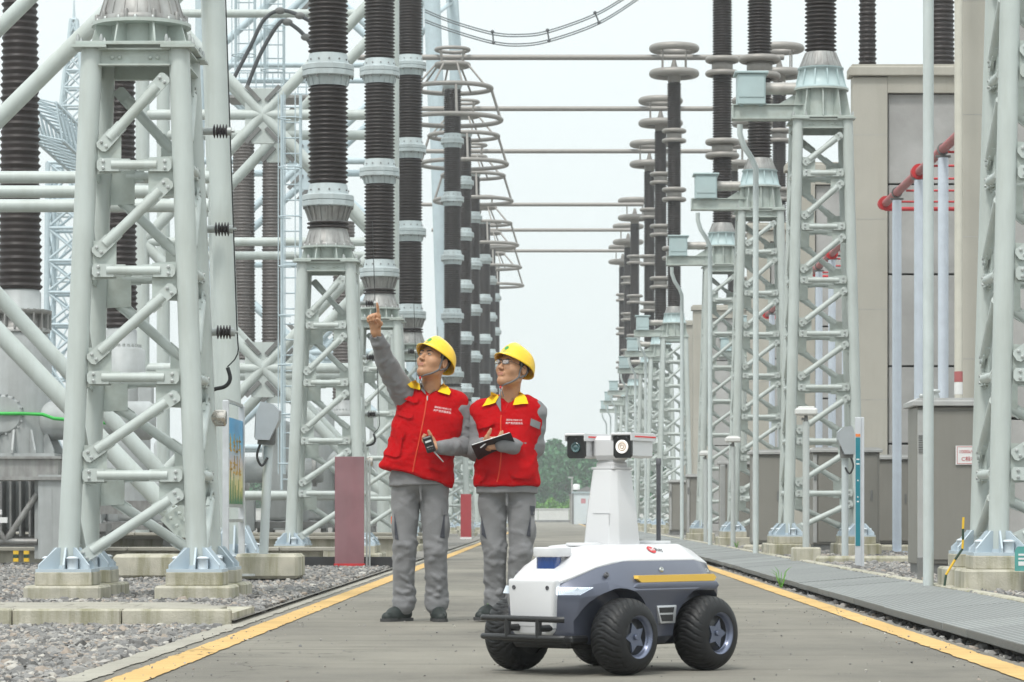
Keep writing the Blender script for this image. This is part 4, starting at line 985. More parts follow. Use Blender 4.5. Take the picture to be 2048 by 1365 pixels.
cabinet(5.0, 49.2, .9, .4, 1.55, 'grey wall cabinet at the foot of the biggest fire wall')
for (px, D, y0, y1, w, lab) in ((1445, 57, 1090, 930, .10, 'pale grey upright frame left of the brown cabinet'), (1460, 57, 1090, 925, .10, 'second pale upright frame left of the brown cabinet')):
    p = at(px, y0, D); o = put('frame_post', MB().box((0, 0, (y0 - y1) * D / FPX / 2), (w, .1, (y0 - y1) * D / FPX), ch=.01), CABEDGE, loc=p); tag(o, lab, 'post', 'pale uprights by the cabinets')
cb = put('concrete_block', MB().box((0, 0, .1), (.34, .34, .2), ch=.015), CONC, loc=(at(1612, 0, 36.5).x, 36.5, .09)); tag(cb, 'concrete block under the square lamp post', 'block')
bo = thing('striped_bollard', (at(1512, 0, 47.8).x, 47.8, .1), 'short yellow and dark striped bollard by the white conduit', 'bollard')
for k in range(4): put('band', MB().tube((0, 0, k * .085), (0, 0, k * .085 + .084), .03, n=12), YEL if k % 2 else DKGREEN, bo)
# ------------------------------------------------------------------ lights, posts, boards
GRP = mat('floodlight grey paint', (.36, .39, .41), .45, var=.08)
def floodlight(x, D, z0, h, lab, flip=1, lean=0.0):
    t = thing('floodlight', (x, D, z0), lab, 'floodlight', 'grey floodlights on short poles'); t.rotation_euler = (0, lean, 0)
    put('pole', MB().tube((0, 0, 0), (0, 0, h), .045, n=16), mat('floodlight pole', (.50, .55, .56), .45, var=.05), t)
    put('bracket', MB().box((-.02 * flip, -.05, h + .03), (.16, .09, .05)).box((.05 * flip, -.05, h + .1), (.04, .05, .16)).box((-.02 * flip, -.05, h + .11), (.03, .05, .14)), DKEQ, t)
    b = MB().prism([(-.12, .05), (.02, .05), (.10, .24), (.10, .34), (.04, .40), (-.08, .42), (-.12, .30)], (0, -.02, h + .0), (flip, 0, 0), (0, 0, 1), .28)
    put('lamp_housing', b, GRP, t); put('front_glass', MB().prism([(-.13, .07), (-.125, .07), (-.125, .30), (-.13, .30)], (0, -.02, h), (flip, 0, 0), (0, 0, 1), .22), DKEQ, t)
    put('cable', MB().path(smooth_path([(-.06 * flip, -.06, h + .05), (-.10 * flip, -.08, h - .10), (-.05 * flip, -.08, h - .2), (.0, -.05, h - .12)], 5), .012, 8), BLACK, t)
floodlight(at(527, 0, 29.2).x, 29.2, .27, 1.09, 'grey floodlight on a leaning pole between the first two left towers', 1, .045)
floodlight(at(1690, 0, 39).x, 39, .11, 1.31, 'grey floodlight on a pole beside the teal info post', -1)
def square_lamp(px, D, z0, y, lab):
    p = at(px, 0, D); h = at(0, y, D).z - z0
    t = thing('post_lamp', (p.x, D, z0), lab, 'lamp post', 'white lamp posts on the right'); pm = mat('lamp pole', (.45, .48, .47), .5, var=.05)
    put('pole', MB().tube((0, 0, 0), (0, 0, h - .12), .042, n=14), pm, t)
    put('lamp_head', MB().box((0, 0, h), (.27, .2, .09), ch=.02).box((0, 0, h + .05), (.2, .14, .03), ch=.01), mat('white lamp plastic', (.62, .62, .60), .5, var=.08), t)
    put('lamp_neck', MB().tube((0, 0, h - .13), (0, 0, h - .04), .03, .02, n=10).box((-.03, 0, h - .09), (.05, .04, .03)), DKEQ, t)
square_lamp(1612, 37, .25, 824, 'white headed lamp on a grey post before the second right tower'); square_lamp(1466, 52, .1, 880, 'small white lamp head left of the brown cabinet'); square_lamp(1411, 64, .1, 908, 'farther small white lamp head right of the antenna')
ip = thing('info_post', (at(1716, 0, 32).x, 32, at(0, 1136, 32).z), 'white post with a teal panel and orange cap line', 'info post'); H = 301 * 32 / FPX
put('post', MB().box((0.0, 0, H / 2), (.062, .05, H), ch=.004).box((.048, .01, H / 2), (.034, .05, H), ch=.004), mat('pale aluminium post', (.58, .60, .63), .4, .2, var=.04), ip)
put('teal_panel', MB().box((-.004, -.027, H * .505), (.05, .004, H * .72)), mat('teal print', (.015, .19, .24), .4, var=.06), ip); put('orange_band', MB().box((-.004, -.027, H * .88), (.05, .004, .03)), mat('orange print', (.75, .22, .06), .5), ip)
b = MB()
for z, w in ((.72, .03), (.69, .034), (.58, .012), (.47, .012), (.44, .022)): b.box((-.004, -.03, H * z), (w, .002, .014))
put('white_marks', b, WHITE, ip)
def red_board(x, D, y0, y1, w, lab, fresh):
    z0 = .03; h = at(0, y1, D).z - z0
    t = thing('red_board', (x, D, z0), lab, 'board', 'red boards beside the road')
    put('board', MB().box((0, 0, h / 2 + .02), (w, .05, h), ch=.004), mat('dusty red board', (.27, .13, .145), .6, var=.16, scale=3, dirt_amt=.45, dirt=(.30, .20, .21), dirt_scale=2, streak=1) if not fresh else mat('red board', (.36, .04, .05), .5, var=.08), t)
    put('base', MB().box((0, 0, .025), (w + .02, .09, .06)), REDPIPE if not fresh else WHITE, t)
    for xx in (w / 2 + .03, w / 2 + .065): put('frame_post', MB().box((xx, .05, h / 2), (.022, .03, h * .98)), GALV, t)
red_board(at(699, 0, 37).x, 37, 1134, 917, .36, 'dusty dull red board on the gravel by the second left tower', False)
red_board(at(932, 0, 82).x, 82, 1078, 990, .29, 'small bright red board beside the far road edge', True)
# poster stand, seen edge on
ps = thing('poster_stand', (-3.1, 29.1, 0), 'tall poster board with blue sky and gold lettering beside the nearest left tower', 'poster board')
zf = at(0, 1150, 29).z; z1, z2, z3 = at(0, 1010, 29).z, at(0, 838, 29).z, at(0, 806, 29).z
for y in (-.72, .72): put('stand_post', MB().box((0, y, (zf + z3) / 2), (.06, .05, z3 - zf), ch=.006), mat('pale stand metal', (.56, .58, .60), .4, .2), ps)
for z in (z3, at(0, 1042, 29).z, z1 - .01): put('cross_rail', MB().box((0, 0, z), (.03, 1.44, .03)), GALV, ps)
put('stand_foot', MB().box((.1, -.72, zf + .01), (.35, .08, .02)), GALV, ps)
pm = bpy.data.materials.new('poster print'); pm.use_nodes = True; n, l = pm.node_tree.nodes, pm.node_tree.links; bb = n['Principled BSDF']; bb.inputs['Roughness'].default_value = .4
tc = n.new('ShaderNodeTexCoord'); sp = n.new('ShaderNodeSeparateXYZ'); l.new(tc.outputs['Generated'], sp.inputs[0]); cr = n.new('ShaderNodeValToRGB')
nz = n.new('ShaderNodeTexNoise'); nz.inputs['Scale'].default_value = 3; l.new(tc.outputs['Generated'], nz.inputs[0]); ma = n.new('ShaderNodeMath'); ma.operation = 'MULTIPLY_ADD'; ma.inputs[1].default_value = .25; l.new(nz.outputs[0], ma.inputs[0]); l.new(sp.outputs[2], ma.inputs[2]); l.new(ma.outputs[0], cr.inputs[0])
e = cr.color_ramp.elements; e[0].position = .12; e[0].color = (.10, .22, .10, 1); e[1].position = 1.1; e[1].color = (.05, .33, .62, 1)
for p_, c_ in ((.2, (.60, .50, .14)), (.38, (.66, .60, .25)), (.6, (.60, .52, .50)), (.85, (.12, .45, .70))): q = e.new(p_); q.color = (*c_, 1)
l.new(cr.outputs[0], bb.inputs['Base Color'])
put('poster', MB().box((.004, 0, (z1 + z2) / 2), (.02, 1.38, z2 - z1)), pm, ps)
gold = mat('gold print', (.62, .38, .06), .5)
rr = random.Random(3); b = MB()
for zz_, k in ((z2 - .26, 4), (z2 - .48, 4)):                       # two rows of gold characters, too oblique to read
    for i in range(k):
        cy = -.42 + i * .27
        for s_ in range(5): b.box((.016, cy + rr.uniform(-.07, .07), zz_ + rr.uniform(-.06, .06)), (.003, .02 if s_ % 2 else .15, .13 if s_ % 2 else .018))
put('gold_lettering', b, gold, ps, kind='stuff')
b = MB()
for i in range(9): b.prism([(-.05, 0), (.05, 0), (.0, .12 + rr.random() * .2)], (.016, -.6 + i * .15, z1 + .01), (0, 1, 0), (0, 0, 1), .003)
put('printed_skyline', b, mat('green print', (.05, .20, .10), .5), ps)
tl = thing('teal_plate', at(2046, 1118, 22.0), 'small teal notice plate at the right edge by the tower foot', 'sign')
put('plate', MB().prism([(-.06, -.09), (.12, -.09), (.12, .09), (-.04, .09), (-.06, .06)], (0, 0, 0), (1, 0, 0), (0, 0, 1), .008), mat('teal sign', (.10, .36, .33), .5), tl); put('stake', MB().box((.03, .02, -.18), (.02, .02, .24)), GALV, tl)
put('white_marks', MB().box((.0, -.006, .03), (.07, .002, .014)).box((.0, -.006, 0), (.07, .002, .014)).box((.0, -.006, -.035), (.07, .002, .03)), WHITE, tl)
# earth strap by the right tower foot and a little earth box
es = thing('earth_strap', at(1925, 1040, 22.8), 'yellow and green earth strap down to the footing at right', 'cable'); o = Vector(es.location)
for k, (a, c) in enumerate((((1927, 1035), (1926, 1058)), ((1926, 1058), (1926, 1080)), ((1926, 1080), (1925, 1098)), ((1925, 1098), (1910, 1120)), ((1910, 1120), (1892, 1150)), ((1892, 1150), (1889, 1172)))): put('strap_length', MB().tube(at(*a, 22.3) - o, at(*c, 22.3) - o, .009, n=8), YEL if k % 2 == 0 else DKGREEN, es)
eb = thing('earth_box', (at(1845, 0, 26.5).x, 26.5, .09), 'small dark earth box with yellow bar by the grey cabinet', 'box')
put('box_body', MB().box((0, 0, .11), (.09, .08, .22), ch=.006), DKEQ, eb); put('yellow_bar', MB().box((.045, -.05, .13), (.012, .012, .18)), YEL, eb); put('plinth', MB().box((.02, 0, .0), (.22, .2, .07), ch=.01), CONC, eb)
# ------------------------------------------------------------------ far end: wall, cabin, trees
bw = thing('boundary_wall', (0, 293, 0), 'white boundary wall closing off the far end of the road', 'wall')
WW = mat('white wall render', (.62, .62, .60), .8, var=.05, dirt_amt=.3, dirt=(.4, .4, .37), scale=.5)
for i in range(40): put('wall_panel', MB().box((0, 0, .72), (2.96, .2, 1.1)), WW, bw, T(-60 + i * 3, 0, 0))
put('wall_base', MB().box((0, 0, .1), (120, .3, .22)), DKEQ, bw); put('wall_coping', MB().box((0, 0, 1.3), (120, .34, .08)), WW, bw)
cbn = thing('site_cabin', (3.0, 233, 0), 'small white site cabin with faded red lettering at the road end', 'cabin')
put('wall', MB().box((0, 0, 1.2), (3.0, 2.4, 2.4)), mat('white cabin panel', (.58, .63, .65), .5, var=.05), cbn); put('roof', MB().box((0, 0, 2.44), (3.2, 2.6, .14)), mat('cabin roof', (.35, .42, .44), .5), cbn); put('corner_post', MB().box((-1.52, -1.2, 1.2), (.16, .12, 2.4)), DKEQ, cbn)
put('lettering', text_mesh('■ ■ ■', .5, mat('faded red print', (.5, .22, .24), .6)), None, cbn, T(-.1, -1.206, 1.75) @ RX(PI / 2))
hut = thing('far_hut', (2.9, 262, 0), 'dark roofed hut with a white tank behind the site cabin', 'hut'); put('wall', MB().box((0, 0, 1.2), (3, 2, 2.4)), GREYCAB, hut); put('roof', MB().prism([(-1.7, 0), (1.7, 0), (0, .8)], (0, 0, 2.4), (1, 0, 0), (0, 0, 1), 2.4), DKEQ, hut); put('water_tank', MB().lathe([(.3, 0), (.3, .45), (.2, .5)], n=16, c=(-.9, 0, 2.9)), WHITE, hut)
pp = thing('lamp_pole', (at(1144, 0, 240).x, 240, 0), 'thin pale pole left of the site cabin', 'pole'); put('pole', MB().tube((0, 0, 0), (0, 0, 3.7), .09, .06, n=8), CABEDGE, pp); put('head', MB().box((-.1, 0, 3.7), (.4, .2, .12)), CABEDGE, pp)
def leaf_mat(name, c0, c1):
    m = bpy.data.materials.new(name); m.use_nodes = True; n, l = m.node_tree.nodes, m.node_tree.links; b = n['Principled BSDF']; b.inputs['Roughness'].default_value = .7; b.inputs['Specular IOR Level'].default_value = .2
    g = n.new('ShaderNodeNewGeometry'); r = n.new('ShaderNodeMix'); r.data_type = 'RGBA'; l.new(g.outputs['Random Per Island'], r.inputs[0]); r.inputs[6].default_value = (*c0, 1); r.inputs[7].default_value = (*c1, 1); l.new(r.outputs[2], b.inputs['Base Color']); return m
LEAF = leaf_mat('tree leaves', (.045, .16, .075), (.10, .26, .11)); LEAF2 = leaf_mat('bright shrub leaves', (.08, .24, .03), (.15, .34, .05)); BARK = mat('bark', (.10, .08, .06), .9)
def crown(h, w, n, size, m, seedv, name='crown', lobes=9):
    g = np.random.default_rng(seedv); C = []
    for k in range(lobes):
        f = g.uniform(.18, 1.0); rad = w * (1 - .62 * abs(f - .42) / .58) ; a = g.uniform(0, 2 * PI); rr_ = rad * g.uniform(.0, .62)
        C.append((rr_ * math.cos(a), rr_ * math.sin(a), h * f, w * g.uniform(.32, .62)))
    C = np.array(C); k = g.integers(0, lobes, n); d = g.normal(size=(n, 3)); d /= np.linalg.norm(d, axis=1, keepdims=True)
    P = C[k, :3] + d * (C[k, 3:4] * g.uniform(.55, 1.08, (n, 1))) * np.array([1, 1, 1.15])
    u = g.normal(size=(n, 3)); u /= np.linalg.norm(u, axis=1, keepdims=True); v = np.cross(u, g.normal(size=(n, 3))); v /= np.linalg.norm(v, axis=1, keepdims=True)
    s_ = size * g.uniform(.6, 1.4, (n, 1)); V = np.stack([P - u * s_, P + v * s_ * .7, P + u * s_, P - v * s_ * .7], 1).reshape(-1, 3)
    return from_arrays(name, V, np.arange(4 * n).reshape(-1, 4), m)
trunk = MB().tube((0, 0, -.1), (.1, 0, 4), .22, .14, n=8)
for a in range(5): trunk.tube((.05, 0, 2 + a * .35), (1.3 * math.cos(a * 2.4), 1.3 * math.sin(a * 2.4), 4.4 + a * .5), .09, .03, n=6)
TRUNK = trunk.mesh('trunk', BARK)
CRN = [crown(h, w, 2600, .22, LEAF, s_) for h, w, s_ in ((6.6, 2.0, 1), (7.8, 1.5, 2), (6.2, 2.3, 3), (7.2, 1.9, 4))]
tl_ = [(1062, 905), (1078, 893), (1094, 886), (1109, 874), (1123, 898), (1138, 884), (1152, 878), (1166, 870), (1181, 874), (1196, 868), (1214, 880), (1232, 876), (1251, 884), (1270, 890), (1040, 900), (1016, 893), (990, 900), (960, 896), (1046, 930), (1130, 925), (1085, 932), (1172, 920), (1290, 880), (1312, 886), (1210, 926)]
for i, (px, y) in enumerate(tl_):
    D = 312 + (i * 7) % 23; p = at(px, 0, D); h = at(0, y, D).z; j = i % 4; s_ = h / (8.6, 9.6, 8.2, 9.2)[j]
    t = thing('tree', (p.x, D, 0), 'x', 'tree', 'hazy green trees beyond the far wall')
    t['label'] = 'hazy green tree in the belt of trees beyond the far white wall'
    put('trunk', TRUNK, None, t); put('crown', CRN[j], None, t, T(0, 0, .9)); t.scale = (s_, s_, s_); t.rotation_euler.z = i * 1.3
SH = [crown(1.7, 1.2, 900, .13, LEAF2, 20 + s_, 'foliage', 7) for s_ in range(3)]
for i in range(12):
    p = at(1046 + i * 14, 0, 297 + (i % 3)); o = put('shrub', SH[i % 3], loc=(p.x, 297 + (i % 3), .0)); o.rotation_euler.z = i; tag(o, 'bright green shrub in the row just over the far white wall', 'shrub', 'bright shrubs above the far wall')
for i in range(26):
    px = -40 + i * 40; D = 262 + (i * 37) % 40; p = at(px, 0, D); s_ = .55 + .3 * ((i * 7) % 5) / 5; j = (i * 3) % 4
    t = thing('tree', (p.x, D, 0), 'hazy tree of the far belt half hidden behind the left towers', 'tree', 'far trees behind the left yard'); put('trunk', TRUNK, None, t); put('crown', CRN[j], None, t, T(0, 0, .4)); t.scale = (s_ * 1.3, s_ * 1.3, s_); t.rotation_euler.z = i
# weeds by the walkway
for (x, y, z, lab) in ((2.14, 28.2, -.02, 'thin green weed at the walkway edge'), (-3.9, 24.2, .05, 'small weed tuft beside the nearest left footing'), (3.05, 50, .12, 'low weeds along the walkway by the far conduit')):
    b = MB(); r_ = random.Random(int(y))
    for k in range(14):
        a = r_.uniform(0, 2 * PI); h = r_.uniform(.05, .16) * (1.6 if x == 2.14 else 1); q = Vector((math.cos(a), math.sin(a), 0)) * h * .5
        b.path([(0, 0, 0), q * .5 + Vector((0, 0, h * .7)), q + Vector((0, 0, h * .85))], [.004, .004, .001], 4)
    o = put('weed', b, LEAF2, loc=(x, y, z)); tag(o, lab, 'weed', 'weeds')
# ------------------------------------------------------------------ inspection robot
RW = mat('robot white shell', (.63, .63, .64), .33, var=.015, spec=.5, coat=.25, rvar=.03)
RB = mat('robot blue grey metallic', (.105, .115, .155), .30, .35, var=.03, spec=.5, coat=.4, rvar=.03)
TYRE = mat('black tyre rubber', (.011, .011, .012), .5, var=.12, scale=14, spec=.35)
BLK = mat('robot black coat', (.014, .014, .015), .38, var=.08)
RIMM = mat('blue grey wheel rim', (.17, .19, .26), .28, .6, var=.03)
YST = mat('yellow reflector strip', (.80, .50, .08), .35, var=.03)
GUN = mat('dark antenna plastic', (.085, .085, .095), .5)
LENSB = mat('blue lidar window', (.008, .045, .20), .08, var=.05, spec=.8, coat=.6)
RC0 = Vector((.256, 13.17, 0))
rob = thing('inspection_robot', RC0, 'white and blue grey four wheeled inspection robot with camera mast on the road', 'robot', rz=R(-131.3)); rob.scale = (.97, .97, .985)
def loft(rings, closed_ends=True):
    b = MB(); n = len(rings[0]); vs = [p for r in rings for p in r]; fs = []
    for i in range(len(rings) - 1):
        for j in range(n): fs.append((i * n + j, i * n + (j + 1) % n, (i + 1) * n + (j + 1) % n, (i + 1) * n + j))
    if closed_ends: fs += [tuple(range(n)), tuple(range((len(rings) - 1) * n, len(rings) * n))[::-1]]
    b.add(vs, fs); return b
def ring(x, half): return [(x, y, z) for y, z in half] + [(x, -y, z) for y, z in half[::-1]]
def soften(o, width, seg=3, ang=R(25), sub=0):
    m = o.modifiers.new('bevel', 'BEVEL'); m.width = width; m.segments = seg; m.limit_method = 'ANGLE'; m.angle_limit = ang; m.harden_normals = False
    me = evaluated(o); o.modifiers.clear(); o.data = me
    me.polygons.foreach_set('use_smooth', [True] * len(me.polygons)); me.set_sharp_from_angle(angle=R(38)); return o
def fixnormals(me):
    b = bmesh.new(); b.from_mesh(me); bmesh.ops.recalc_face_normals(b, faces=b.faces); b.to_mesh(me); b.free()
ST = [(.525, [(.10, .18), (.11, .20), (.13, .33), (.13, .375), (.118, .398)]),
      (.47, [(.16, .145), (.195, .18), (.212, .335), (.203, .380), (.155, .424)]),
      (.35, [(.215, .13), (.26, .17), (.29, .355), (.272, .403), (.212, .463)]),
      (.20, [(.235, .125), (.285, .16), (.315, .365), (.28, .425), (.235, .49)]),
      (-.30, [(.235, .125), (.285, .16), (.315, .365), (.28, .425), (.235, .49)]),
      (-.41, [(.215, .14), (.26, .18), (.285, .36), (.26, .41), (.215, .475)]),
      (-.50, [(.15, .18), (.19, .21), (.215, .34), (.20, .38), (.165, .43)])]
hull = put('blue_body', loft([ring(x, h) for x, h in ST]), RB, rob); fixnormals(hull.data)
hb = MB()
for x in (.287, -.287):
    for s in (-1, 1): hb.lathe([(.203, -.2), (.203, .2)], n=40, M=T(x, s * .385, .172) @ RX(PI / 2), smooth=False)
cut = put('cut', hb, BLK); fixnormals(cut.data); cut.parent = rob
bpy.context.view_layer.update()
bo_ = hull.modifiers.new('arch', 'BOOLEAN'); bo_.operation = 'DIFFERENCE'; bo_.object = cut; bo_.solver = 'EXACT'
me = evaluated(hull); hull.modifiers.clear(); hull.data = me; bpy.data.objects.remove(cut)
hull.data.name = 'blue_body'; soften(hull, .012, 3)
SH_ = [(.532, [(.115, .385), (.137, .398), (.118, .408)]), (.47, [(.155, .40), (.172, .425), (.132, .440)]), (.36, [(.20, .45), (.214, .466), (.148, .497)]), (.265, [(.21, .46), (.228, .483), (.148, .556)]), (.16, [(.22, .47), (.238, .493), (.145, .562)]), (-.30, [(.22, .47), (.238, .493), (.145, .562)]), (-.42, [(.20, .45), (.217, .477), (.12, .535)]), (-.505, [(.15, .41), (.168, .432), (.10, .455)])]
shell = put('white_shell', loft([ring(x, h) for x, h in SH_]), RW, rob); fixnormals(shell.data); soften(shell, .014, 3, R(8))
fp = put('front_panel', MB().prism([(-.138, .415), (.138, .415), (.136, .39), (.120, .195), (.098, .172), (-.098, .172), (-.120, .195), (-.136, .39)], (.527, 0, 0), (0, 1, 0), (0, 0, 1), .05), RW, rob); fixnormals(fp.data); soften(fp, .012, 3)
for y in (-.098, .098): put('sensor_hole', MB().lathe([(.0095, 0), (.0095, .004), (.006, .004), (.006, .001)], n=16, M=T(.551, y, .378) @ RY(PI / 2)), GUN, rob)
put('panel_recess', MB().prism([(-.07, .212), (.07, .212), (.052, .236), (-.052, .236)], (.5525, 0, 0), (0, 1, 0), (0, 0, 1), .003), mat('robot grey print', (.55, .55, .56), .4, var=.02), rob)
# lower chassis
ch = put('chassis', MB().box((0, 0, .15), (.98, .34, .07), ch=.015).box((.46, 0, .155), (.12, .42, .035), ch=.01).tube((.287, -.30, .168), (.287, .30, .168), .03).tube((-.287, -.30, .168), (-.287, .30, .168), .03), BLK, rob)
# wheels
def tyre_mesh():
    NA, NSg = 300, 32; V = []; F = []
    for i in range(NA):
        th = 2 * PI * i / NA
        for j in range(NSg):
            a = PI * (j / (NSg - 1)) ; c, s = math.cos(a), math.sin(a)
            y = .088 * math.copysign(abs(c) ** (2 / 2.5), c); r = .093 + .074 * abs(s) ** (2 / 2.5)
            q = abs(y) / .088
            ph = (th * 30 / (2 * PI) + 1.5 * q ** 1.6 + (.5 if y > 0 else 0)) % 1.0
            g = 1 if (ph < .14 and .06 < q < .93) else 0
            r -= .007 * g * (1 - q * .4)
            if q > .9: y *= 1 - .03 * g
            V.append((r * math.cos(th), y, r * math.sin(th)))
    V = np.array(V); idx = np.arange(NA * NSg).reshape(NA, NSg); nx = np.roll(idx, -1, 0)
    F = np.stack([idx[:, :-1], idx[:, 1:], nx[:, 1:], nx[:, :-1]], -1).reshape(-1, 4)
    return from_arrays('tyre', V, F, TYRE, True)
TY = tyre_mesh()
rimb = MB().lathe([(.094, .060), (.103, .078), (.100, .086), (.090, .084), (.082, .066), (.078, .052), (.02, .050), (.001, .050)], n=40, M=RX(-PI / 2) @ Matrix.Scale(1, 4), caps=False)
RIMD = rimb.mesh('rim', RIMM)
def star(r1, r2, n=5, ph=.3): return [((r1 if k % 2 == 0 else r2) * math.cos(ph + k * PI / n), (r1 if k % 2 == 0 else r2) * math.sin(ph + k * PI / n)) for k in range(2 * n)]
STB = MB().prism(star(.074, .042), (0, .0535, 0), (1, 0, 0), (0, 0, 1), .004).mesh('star_gap', BLK)
STF = MB().prism(star(.066, .036, ph=.34), (.002, .059, -.002), (1, 0, 0), (0, 0, 1), .010).lathe([(.013, 0), (.013, .008), (.010, .011)], n=20, M=T(0, .064, 0) @ RX(-PI / 2)).mesh('rim_star', RIMM)
HUB = MB().lathe([(.10, -.07), (.10, .055), (.02, .056)], n=30, M=RX(-PI / 2)).mesh('hub', BLK)
for x in (.287, -.287):
    for s in (1, -1):
        w = put('wheel', TY, None, rob, T(x, s * .314, .1665) @ RZ(0 if s > 0 else PI) @ RY(.35 if x > 0 else 1.0))
        put('hub', HUB, None, w); put('rim', RIMD, None, w); put('star_gap', STB, None, w); put('rim_star', STF, None, w)
# bumper
b = MB()
for z in (.245, .165):
    b.path([(.60, -.238, z), (.618, -.218, z), (.618, .218, z), (.60, .238, z)], .0135, 12)
for y in (-.075, .105): b.tube((.618, y, .165), (.618, y, .245), .0145, n=12).tube((.52, y, .205), (.618, y, .205), .0155, n=12)
put('bumper_bar', b, BLK, rob)
# head lamps
lampm = mat('head lamp glass', (.75, .79, .85), .15, var=.02, emit=(.8, .9, 1.0), estr=1.0)
for s in (1, -1):
    hl = put('headlight', MB().add([(.528, s * .128, .348), (.474, s * .216, .348), (.42, s * .247, .380), (.528, s * .130, .382), (.5, s * .11, .348), (.45, s * .20, .348), (.41, s * .22, .380), (.5, s * .11, .382)], [(0, 1, 2, 3) if s > 0 else (3, 2, 1, 0), (4, 7, 6, 5), (0, 4, 5, 1), (3, 2, 6, 7), (1, 5, 6, 2), (0, 3, 7, 4)]), lampm, rob, T(.004, s * .006, 0)); fixnormals(hl.data)
    b = MB()
    for k in range(1, 16):
        f = k / 16; p = Vector((.528, s * .128, .349)).lerp(Vector((.474, s * .216, .349)), f); q = Vector((.528, s * .130, .381)).lerp(Vector((.42, s * .247, .379)), f)
        b.tube(p + Vector((.003, s * .003, 0)), q + Vector((.003, s * .003, 0)), .0026, n=4)
    put('lamp_rib', b, mat('lamp rib', (.58, .64, .70), .3), hl, T(.001, s * .0015, 0))
    # yellow strip on the shoulder, vent on the flank
    ys = put('reflector_strip', MB().prism([(-.36, .398), (.16, .398), (.185, .414), (.18, .428), (-.355, .428), (-.375, .414)], (0, s * .292, 0), (1, 0, 0), (0, 0, 1), .03), YST, rob); fixnormals(ys.data)
    ledge = put('shoulder_ledge', MB().prism([(-.37, .355), (.17, .355), (.215, .378), (.19, .398), (-.375, .398), (-.395, .378)], (0, s * .297, 0), (1, 0, 0), (0, 0, 1), .03), RB, rob); fixnormals(ledge.data); soften(ledge, .008, 3)
    vt = put('vent_frame', MB().prism([(-.075, .215), (.03, .215), (.055, .295), (-.085, .295)], (0, s * .2995, 0), (1, 0, 0), (0, 0, 1), .022), mat('vent silver', (.55, .56, .58), .3, .6), rob); fixnormals(vt.data); soften(vt, .004, 2)
    put('vent_opening', MB().prism([(-.058, .262), (.037, .262), (.043, .286), (-.066, .286)], (0, s * .3025, 0), (1, 0, 0), (0, 0, 1), .018), BLK, vt); put('vent_opening', MB().prism([(-.055, .225), (.022, .225), (.034, .254), (-.056, .254)], (0, s * .3025, 0), (1, 0, 0), (0, 0, 1), .018), BLK, vt)
    for x, z in ((.345, .435), (-.03, .452), (-.38, .44)): put('sensor_hole', MB().lathe([(.011, -.01), (.011, .004), (.007, .004), (.006, .001)], n=16, M=T(x, s * (.263 if x > .3 else .266 if x > -.3 else .245), z) @ RX(-s * PI / 2 * .62)), GUN if x > .3 else GALV, rob)
# deck discs, lidar
for x in (.195, -.235): put('deck_disc', MB().lathe([(.080, 0), (.080, .010), (.077, .013), (.001, .0135)], n=40, M=T(x, 0 if x > 0 else .05, .556 if x > 0 else .5625)), RW, rob)
b = MB().lathe([(.095, 0), (.088, .02), (.070, .045), (.064, .058), (.001, .058)], n=36); ld = put('lidar_base', b, RW, rob, T(.415, -.015, .400))
put('lidar_window', MB().lathe([(.054, 0), (.054, .056)], n=36), LENSB, rob, T(.415, -.015, .455))
cpb = [(.068 * math.cos(a), .068 * math.sin(a)) for a in [(-PI / 2 + PI * k / 18) for k in range(19)]]
cp_ = put('lidar_cap', MB().prism([(x, y) for x, y in cpb] + [(-.085, .060), (-.085, -.060)], (0, 0, .021), (1, 0, 0), (0, 1, 0), .042), RW, rob, T(.415, -.015, .509)); fixnormals(cp_.data); soften(cp_, .006, 3)
put('lidar_rear', MB().box((-.075, 0, -.03), (.06, .08, .09), ch=.01), RW, rob, T(.415, -.015, .509))
# mast
def oct_(h, c): return [(h, -h + c), (h, h - c), (h - c, h), (-h + c, h), (-h, h - c), (-h, -h + c), (-h + c, -h), (h - c, -h)]
rings = [[(x, y, z) for x, y in oct_(h, c)] for z, h, c in ((.558, .106, .035), (.70, .094, .031), (.893, .072, .024))]
ms = put('mast', loft(rings), RW, rob); fixnormals(ms.data); soften(ms, .006, 3, R(12))
sp_ = put('seam_line', MB().box((.0958, .02, .70), (.004, .10, .0014)).box((.099, .068, .672), (.004, .0014, .05)), mat('robot grey print', (.55, .55, .56), .4), rob)
put('mast_cap', MB().box((0, 0, .899), (.135, .135, .012), ch=.003).box((0, 0, .912), (.104, .104, .03), ch=.006).box((0, 0, .931), (.085, .085, .012)), mat('robot light grey', (.60, .60, .61), .4, var=.02), rob)
put('antenna', MB().tube((0, 0, 0), (0, 0, .385), .0105, n=12).lathe([(.0125, .36), (.0125, .388), (.009, .39)], n=12), GUN, rob, T(-.285, .04, .558))
